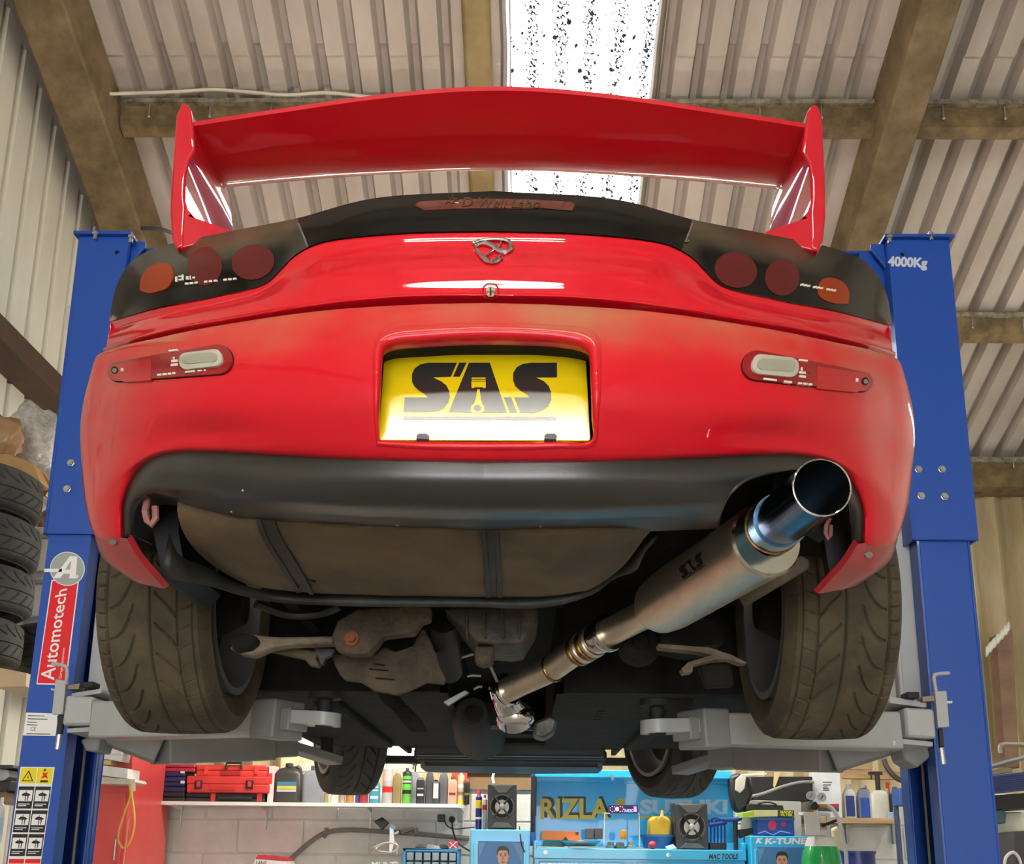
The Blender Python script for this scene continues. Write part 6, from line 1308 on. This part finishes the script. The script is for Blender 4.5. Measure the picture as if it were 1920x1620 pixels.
b = MB(); flat(b, [(1533,1508),(1573,1507),(1573,1514),(1533,1514)], (0, 7.17, 0), PN2, .0008); b.build('red_band', simple((178, 40, 48)), t); b = MB(); flat(b, [(1533,1514),(1573,1514),(1573,1522),(1533,1521)], (0, 7.17, 0), PN2, .0008)
for k, (w, y) in enumerate(((17, 1466), (15, 1471), (9, 1475), (11, 1478), (12, 1481))): flat(b, [(1543,y),(1543+w,y),(1543+w,y+1.8),(1543,y+1.8)], (0, 7.17, 0), PN2, .0008)
b.build('small_print', simple((70, 68, 72)), t)
tag(MB().lathe(at(1608, 1640, 6.5)-Vector((0, 0, .5)), (0, 0, 1), [(0, .105), (.62, .105), (.62, .112), (.635, .112), (.635, .10), (.60, .09)], 30).build('oil_drum', simple((40, 50, 120), .35)), 'dark blue drum behind the gas cylinder', 'drum')
# right wooden shelf
YW = 7.16; ZW = zat(1630, 1534, YW)
t = thing('wooden_shelf', (at(1630, 1536, YW).x, 7.28, ZW-.03), 'narrow bare wood shelf with cleaning bottles on the right', 'shelf'); b = MB(); bxz(b, 1515, 1686, ZW-.035, ZW, YW, .25); b.build('shelf_board', mat('raw_wood', (190, 160, 118), .7, vscale=6, rgb2=(156, 124, 86), stretch=(.3, 4, 4)), t, bevel=.002)
for x in (1592, 1680): MB().bb((at(x, 1540, 7.3).x, 7.38, ZW-.16), (at(x, 1540, 7.3).x+.02, 7.415, ZW-.035)).build('shelf_bracket', M_galv, t)
G3 = 'bottles on the wooden shelf'
bottle('cleaner_bottle', 1592, 22, 1470, YW+.1, ZW, (214, 214, 210), (190, 190, 188), 'white bottle with blue script label on the wooden shelf', 'bottle', G3, 'flat', [(.06, .74, (44, 66, 140))], .4, .80, .12)
bottle('oil_bottle', 1620, 26, 1472, YW+.12, ZW, (110, 116, 130), (150, 150, 148), 'grey bottle with big blue label on the wooden shelf', 'bottle', G3, 'flat', [(.04, .66, (40, 82, 170))], .45, .70, .08)
bottle('spray_bottle', 1648, 33, 1447, YW+.08, ZW, (206, 204, 190), (30, 30, 30), 'squat cream pressure sprayer with black pump head', 'bottle', G3, 'flat', None, .45, .86, .40)
bottle('spray_bottle', 1668, 10, 1467, YW+.1, ZW, (60, 54, 50), (206, 40, 40), 'thin dark bottle with red trigger head', 'bottle', G3, 'round', None, .5, .8, .26)
bottle('tin', 1669, 12, 1523, YW+.03, ZW, (150, 180, 206), (180, 190, 200), 'small pale blue tin at the wooden shelf end', 'tin', G3, 'tin', None, .9, .9, .1)
t = tag(MB().slab([(1583,1441),(1600,1445),(1700,1447),(1700,1462),(1583,1460)], 7.32, .06).build('wood_rail', MATS['raw_wood'], bevel=.004), 'bare timber rail fixed above the wooden shelf', 'rail')
simple_box('old_board', [(1590,1424),(1636,1424),(1636,1444),(1590,1442)], 7.36, .04, (168, 142, 104), 'stained plywood piece above the timber rail', 'board')
tag(MB().tube(curve3([at(*p) for p in ((1657,1424,7.31),(1664,1440,7.30),(1680,1458,7.295),(1700,1468,7.295))], 16), .018, 8).build('air_hose', simple((70, 66, 58))), 'thick dark hose drooping above the wooden shelf', 'hose')
simple_box('storage_bin', [(1686,1478),(1720,1472),(1720,1512),(1688,1510)], 6.76, .15, (50, 92, 160), 'blue storage bin peeping out left of the right post', 'bin')
tag(MB().slab([(1676,1475),(1682,1475),(1696,1640),(1688,1640)], 6.9, .04).build('rack_upright', simple((70, 84, 120), .4, .3), bevel=.003), 'slotted rack upright beside the wooden shelf', 'upright')
# lamps and trunking along the far wall
tk = tag(boxpx(MB(), 560, 1436, 1001, 1446, 7.36, .06).build('cable_trunking', simple((224, 214, 196)), bevel=.004), 'cream trunking along the far wall above the bottles', 'trunking')
bb = MB(); boxpx(bb, 868, 1449, 1001, 1480, 7.39, .03); tag(bb.build('wall_board', simple((134, 108, 76), .8)), 'brown board on the wall above the left speaker', 'board')
for (x0, y0, x1, y1, l) in ((712, 1402, 800, 1414, 'lit batten seen under the car nose'), (528, 1381, 584, 1397, 'lit batten seen past the left lift arm')):
    p0, p1 = at(x0, y0, 7.54), at(x1, y1, 7.54); fitting((p0+p1)/2, (p1-p0)/2, l, twin=0, tube=M_tube2)
# left: cabinet, trays, cable
t = thing('red_cabinet', (-2.5, 6.9, 0), 'tall faded red steel cabinet behind the left post', 'cabinet'); z1 = zat(245, 1417, 6.55)
x1 = at(247, 1450, 6.55).x; b = MB(); b.bb((-2.64, 6.55, .02), (x1, 7.30, z1)); b.build('cabinet_body', mat('cabinet_red', (196, 42, 46), .4, coat=.2, vscale=1.2, rgb2=(206, 80, 74)), t, bevel=.006)
b = MB(); b.bb((-2.62, 6.535, .08), (x1-.02, 6.55, z1-.22)); b.build('cabinet_door', MATS['cabinet_red'], t, bevel=.003); MB().cyl((x1-.05, 6.53, 1.35), (x1-.05, 6.53, 1.47), .006).build('door_handle', M_steel, t)
def zz0(x, y): return x/4.378, 1250+y/4.378
for k, (q, c, l) in enumerate(([((825,640),(885,640),(885,690),(825,690)), (220, 214, 214), 'white packet leftmost on the red cabinet'], [((900,640),(1000,650),(995,720),(900,715)), (226, 216, 220), 'white and pink packet on the cabinet tray'], [((1010,655),(1095,655),(1092,690),(1010,690)), (30, 28, 28), 'black packet between two white cartons'], [((1095,655),(1250,662),(1245,740),(1095,725)), (232, 228, 222), 'white carton with red and green stripes'], [((825,705),(1010,722),(1000,780),(825,752)), (224, 224, 222), 'flat white carton under the packets'], [((830,765),(915,770),(910,806),(828,800)), (206, 200, 130), 'small lime carton on the lowest tray'])):
    simple_box('packet', [zz0(*p) for p in q], 6.35+.02*k, .12, c, l, 'packet', 'packets piled on the red cabinet', .002)
simple_box('tray', [zz0(*p) for p in ((815,808),(1052,838),(1045,920),(812,890))], 6.34, .2, (222, 222, 218), 'white tray sticking out from the red cabinet', 'tray')
simple_box('tray_lip', [zz0(*p) for p in ((800,900),(1100,925),(1112,950),(1080,965),(800,962))], 6.36, .2, (206, 200, 186), 'cream shelf edge holding the yellow strap', 'shelf')
tag(MB().tube(curve3([at(*zz0(x, y), 6.33) for x, y in ((1075,960),(1080,1040),(1095,1150),(1105,1280),(1075,1420),(1020,1490),(975,1440),(980,1340),(1030,1180),(1070,1060),(1062,960))], 60), .006, 8).build('yellow_strap', simple((214, 180, 70))), 'looped yellow strap hanging on the red cabinet', 'strap')
tag(MB().tube(curve3([at(*zz0(x, y), 6.34) for x, y in ((1058,1240),(1045,1350),(1030,1480),(1015,1600),(1010,1680))], 20), .004, 6).build('pale_cord', simple((206, 150, 130))), 'pale cord hanging straight down below the yellow strap', 'cord')
simple_box('price_tag', [zz0(*p) for p in ((1065,930),(1105,922),(1112,1018),(1085,1028))], 6.32, .004, (226, 214, 190), 'cream paper tag tied to the yellow strap', 'tag', None, 0)
# left: tyres, parcels and cabinets by the sheet wall
tyre_old = tyre_mesh('tread', .300, .205, .205, 300, True, mat('worn_tyre', (66, 64, 58), .85, vscale=7, rgb2=(46, 45, 42)))
lab_t = ('topmost tyre of the leaning stack by the bubble wrap', 'second tyre down the stack by the sheet wall', 'third tyre down the stack by the sheet wall', 'lowest tyre of the stack resting on cardboard')
for k, (xr, y0) in enumerate(((70, 932), (66, 1020), (53, 1113), (32, 1207))):
    p = at(xr, y0, 4.62); o = bpy.data.objects.new('old_tyre', None); COL.objects.link(o); o.location = (p.x-.302, 4.62, p.z); o.rotation_euler = (0, math.radians(90)+.03*math.sin(k*2), .5*k)
    tag(o, lab_t[k], 'tyre', 'stack of old tyres by the left wall'); m = bpy.data.objects.new('tread', tyre_old); COL.objects.link(m); m.parent = o
o = bpy.data.objects.new('old_tyre', tyre_old); COL.objects.link(o); o.location = at(20, 1222, 5.26); o.location.x = -2.22; o.rotation_euler = (0, math.radians(88), .3); tag(o, 'dark knobbly tyre half hidden behind the stack', 'tyre', 'stack of old tyres by the left wall')
M_bub = mat('bubble_wrap', (206, 204, 196), .18, coat=.6, vscale=40, rgb2=(170, 166, 154), bump=1.0, bscale=55); M_kraft = mat('brown_paper', (176, 140, 96), .6, coat=.2, vscale=9, rgb2=(146, 112, 74), bump=.6, bscale=14)
def lump(name, c, r, sc, m, label, cat, seed, amp=.16, n=36):
    rnd = random.Random(seed); ph = [(Vector((rnd.uniform(-1, 1), rnd.uniform(-1, 1), rnd.uniform(-1, 1)))*rnd.uniform(4, 12), rnd.uniform(0, 6)) for _ in range(10)]
    b = MB(); b.ball((0, 0, 0), 1.0, n, 0, (1, 1, 1)); vs = []
    for v in b.v:
        v = Vector(v); k = 1+amp*sum(math.sin(v.dot(a)+q) for a, q in ph)/3.5; vs.append(Vector(c)+Vector((v.x*sc[0], v.y*sc[1], v.z*sc[2]))*r*k)
    b.v = [tuple(v) for v in vs]; return tag(b.build(name, m, sharp=80), label, cat)
lump('bubble_wrap', at(62, 850, 5.05), .17, (1, .9, 1.35), M_bub, 'crinkled clear bubble wrap bundle above the tyre stack', 'bubble wrap', 3)
lump('bubble_wrap', at(80, 915, 5.42), .11, (1.1, .9, 1.2), M_bub, 'smaller bubble wrap bundle beside the blue post', 'bubble wrap', 9)
lump('paper_parcel', at(0, 822, 4.74), .085, (1.2, 1, 1.3), M_kraft, 'brown paper parcel at the picture edge above the tyres', 'parcel', 5)
simple_box('cardboard_flap', [(-10,850),(20,852),(60,868),(78,905),(50,912),(-10,882)], 4.70, .10, (180, 142, 88), 'folded brown cardboard above the top tyre', 'cardboard', None, .004)
simple_box('cardboard_box', [(58,880),(70,872),(98,908),(84,930),(62,918)], 4.82, .06, (170, 126, 78), 'small torn cardboard box beside the blue post', 'box', None, .004)
lump('paper_parcel', at(88, 970, 5.72), .085, (1, .8, 1.1), M_kraft, 'crumpled brown paper wad behind the blue post', 'paper', 15)
t = thing('drawer_unit', (-2.35, 5.4, 1.9), 'white plastic drawer unit behind the tyre stack', 'drawer unit'); t.location = at(75, 1290, 5.6)
b = MB(); b.slab([(-20,988),(120,988),(100,1300),(-20,1300)], 5.64, .35); b.build('unit_frame', simple((206, 206, 206)), t, bevel=.004)
for k, y in enumerate((1000, 1085, 1170)):
    o = MB().slab([(-15,y),(112-k*5,y),(107-k*5,y+70),(-15,y+70)], 5.60, .05).build('drawer', simple((222, 224, 228)), t, bevel=.006); MB().slab([(-15,y+1),(112-k*5,y+1),(112-k*5,y+9),(-15,y+9)], 5.58, .03).build('drawer_lip', simple((150, 152, 158)), o, bevel=.003)
simple_box('cardboard_sheet', [(-12,1250),(0,1252),(50,1262),(48,1287),(-12,1288)], 4.5, .75, (206, 178, 138), 'tan cardboard sheet under the tyre stack', 'cardboard', None, .003)
t = thing('grey_locker', (-2.4, 4.8, 0), 'pale grey metal locker below the tan cardboard', 'locker'); MB().slab([(-28,1290),(49,1286),(26,1434),(-28,1434)], 4.46, .48).build('locker_body', mat('locker_grey', (196, 197, 188), .45, var=.05), t, bevel=.008); MB().slab([(4,1290),(7,1290),(4,1360),(0,1362)], 4.445, .012).build('door_hinge', M_steel, t, bevel=.001); t.location = at(10, 1434, 4.8)
simple_box('metal_pan', [(-10,1440),(16,1444),(18,1456),(6,1464),(-10,1464)], 4.5, .2, (190, 190, 184), 'shiny pan on the dark shelf below the locker', 'pan')
t = thing('storage_rack', (-2.4, 4.8, 0), 'dark steel rack under the grey locker', 'rack'); MB().slab([(-30,1466),(20,1464),(14,1482),(-30,1484)], 4.45, .5).build('rack_shelf', simple((44, 42, 40)), t, bevel=.003); MB().slab([(-30,1434),(24,1434),(24,1440),(-30,1440)], 4.45, .5).build('rack_top', simple((60, 58, 54)), t, bevel=.002)
for yy in (4.47, 4.92):
    q = at(-26, 1434, 4.45); MB().bb((q.x, yy-.02, .0), (q.x+.035, yy+.02, q.z)).build('rack_post', simple((44, 42, 40)), t, bevel=.002)
simple_box('cardboard_box', [(-10,1490),(8,1480),(14,1486),(10,1506),(-10,1508)], 4.5, .2, (150, 116, 80), 'brown carton on the lower rack by the left post', 'box')
bottle('fluid_bottle', 4, 16, 1495, 4.4, zat(4, 1580, 4.4), (206, 206, 202), (226, 226, 224), 'clear white bottle at the lower left edge', 'bottle', None, 'round', [(.2, .6, (180, 196, 206))])
# ceiling cable, right wall bits
tag(MB().tube(curve3([at(*p) for p in ((156,154,4.58),(175,168,4.66),(200,175,4.70),(240,175,4.76),(330,172,4.78),(400,168,4.79),(460,172,4.79),(540,178,4.78),(610,174,4.78),(700,182,4.78),(800,186,4.78))], 70), .009, 8).build('ceiling_cable', mat('cream_cable', (206, 198, 176), .5)), 'cream cable strung along the upper purlin', 'cable')
YR = 7.5
t = tag(MB().slab([(1868,1190),(1898,1180),(1912,1440),(1886,1440)], 7.3, .12).build('wall_post', mat('rust_brown_post', (104, 78, 62), .7, vscale=6, rgb2=(128, 100, 78)), bevel=.005), 'rust brown upright in front of the corrugated wall', 'upright')
b = MB(); b.grid([[at(1849+44*k/28., y0-48*k/28.+2.6*math.sin(k*1.35)*(1 if r == 1 else .3), 7.24-.02*r) for k in range(29)] for r, y0 in ((0, 1212), (1, 1230))]); o = b.build('corrugated_offcut', simple((206, 204, 192), .6)); md = o.modifiers.new('thick', 'SOLIDIFY'); md.thickness = .012; tag(o, 'white corrugated offcut perched on the brown upright', 'offcut')
t = root_at('bench_cabinet', 1900, 1490, 5.6, 'blue ribbed tool cabinet behind the right post', 'cabinet'); b = MB(); b.slab([(1846,1456),(1960,1442),(1960,1478),(1850,1490)], 5.6, .5); b.build('cabinet_body', simple((54, 72, 128), .4), t, bevel=.004)
for k in range(7): MB().slab([(1850,1458.5+4.2*k),(1960,1446+4.2*k),(1960,1447.6+4.2*k),(1850,1460.2+4.2*k)], 5.592, .01).build('drawer_rib', simple((36, 48, 96), .4), t, bevel=.001)
simple_box('workbench', [(1848,1492),(1960,1484),(1960,1516),(1860,1516)], 5.62, .5, (22, 21, 22), 'black bench base under the ribbed cabinet', 'bench')
tag(MB().tube([at(1850, 1440, 5.7), at(1890, 1428, 5.7), at(1930, 1418, 5.7)], .012, 8).build('steel_bar', M_galv), 'thin steel bar lying on the ribbed cabinet', 'bar')
tag(MB().tube(curve3([at(*p) for p in ((1876,1412,6.0),(1876,1398,6.0),(1882,1396,6.0),(1930,1397,6.0))], 16), .014, 8).build('bent_pipe', mat('dull_pipe', (140, 132, 120), .5, .5)), 'bent grey pipe end beside the brown upright', 'pipe')
simple_box('spare_part', [(1862,1444),(1880,1438),(1896,1440),(1900,1448),(1864,1452)], 5.7, .1, (150, 132, 104), 'rusty part lying on the ribbed cabinet', 'part')
simple_box('oil_pump', [(1864,1519),(1880,1518),(1888,1524),(1886,1544),(1866,1546)], 5.75, .2, (80, 110, 116), 'grey teal pump box beside the right post foot', 'pump', None, .006)
tag(MB().lathe(at(1905, 1585, 6.0), (0, 0, 1), [(0, .125), (.02, .13), (.15, .13), (.17, .12), (.175, .10), (.175, 0)], 30).build('cream_drum', simple((226, 226, 200))), 'round cream drum lid behind the right post', 'drum')
tag(MB().tube(curve3([at(*p) for p in ((1884,1640,5.6),(1886,1608,5.6),(1900,1598,5.6),(1912,1612,5.6),(1914,1640,5.6))], 20), .008, 8).build('white_hose', M_white), 'white hose loop at the lower right corner', 'hose')
simple_box('dark_crate', [(1900,1560),(1960,1556),(1960,1640),(1902,1640)], 5.6, .2, (70, 66, 70), 'dark grey crate at the lower right corner', 'crate')
for k, (p, h, l) in enumerate((((-.2, -.025, 4.1), (.75, 0, 0), 'twin tube batten crossing the bay just above the doorway side of the car'), ((-.2, -2.3, 4.1), (.75, 0, 0), 'twin tube batten crossing the bay, second from the car'), ((-.2, -4.8, 4.1), (.75, 0, 0), 'twin tube batten crossing the bay, third from the car'), ((-.2, -7.3, 4.1), (.75, 0, 0), 'twin tube batten nearest the open doorway'),
        ((-.58, 3.62, 3.584), (.5, 0, 0), 'added fill uplighter on the lift beam, sheet wall end'), ((.52, 3.62, 3.584), (.5, 0, 0), 'added fill uplighter on the lift beam, open bay end'), ((3.6, 5.3, 3.9), (0, .75, 0), 'added fill batten over the neighbouring bay'), ((-.85, 6.35, 2.95), (.65, 0, 0), 'added fill batten hung before the bottle shelf'), ((.85, 6.35, 2.95), (.65, 0, 0), 'added fill batten hung before the tool chest'))):  # lift beam, neighbouring bay and far battens: unseen lamps added as fill
    fitting(p, h, l, hang=0 if k in (4, 5) else roofz(p[1])-p[2]+.02, tube=M_tube2 if k in (4, 5) else M_tube3 if k in (7, 8) else None, flip=k in (4, 5))
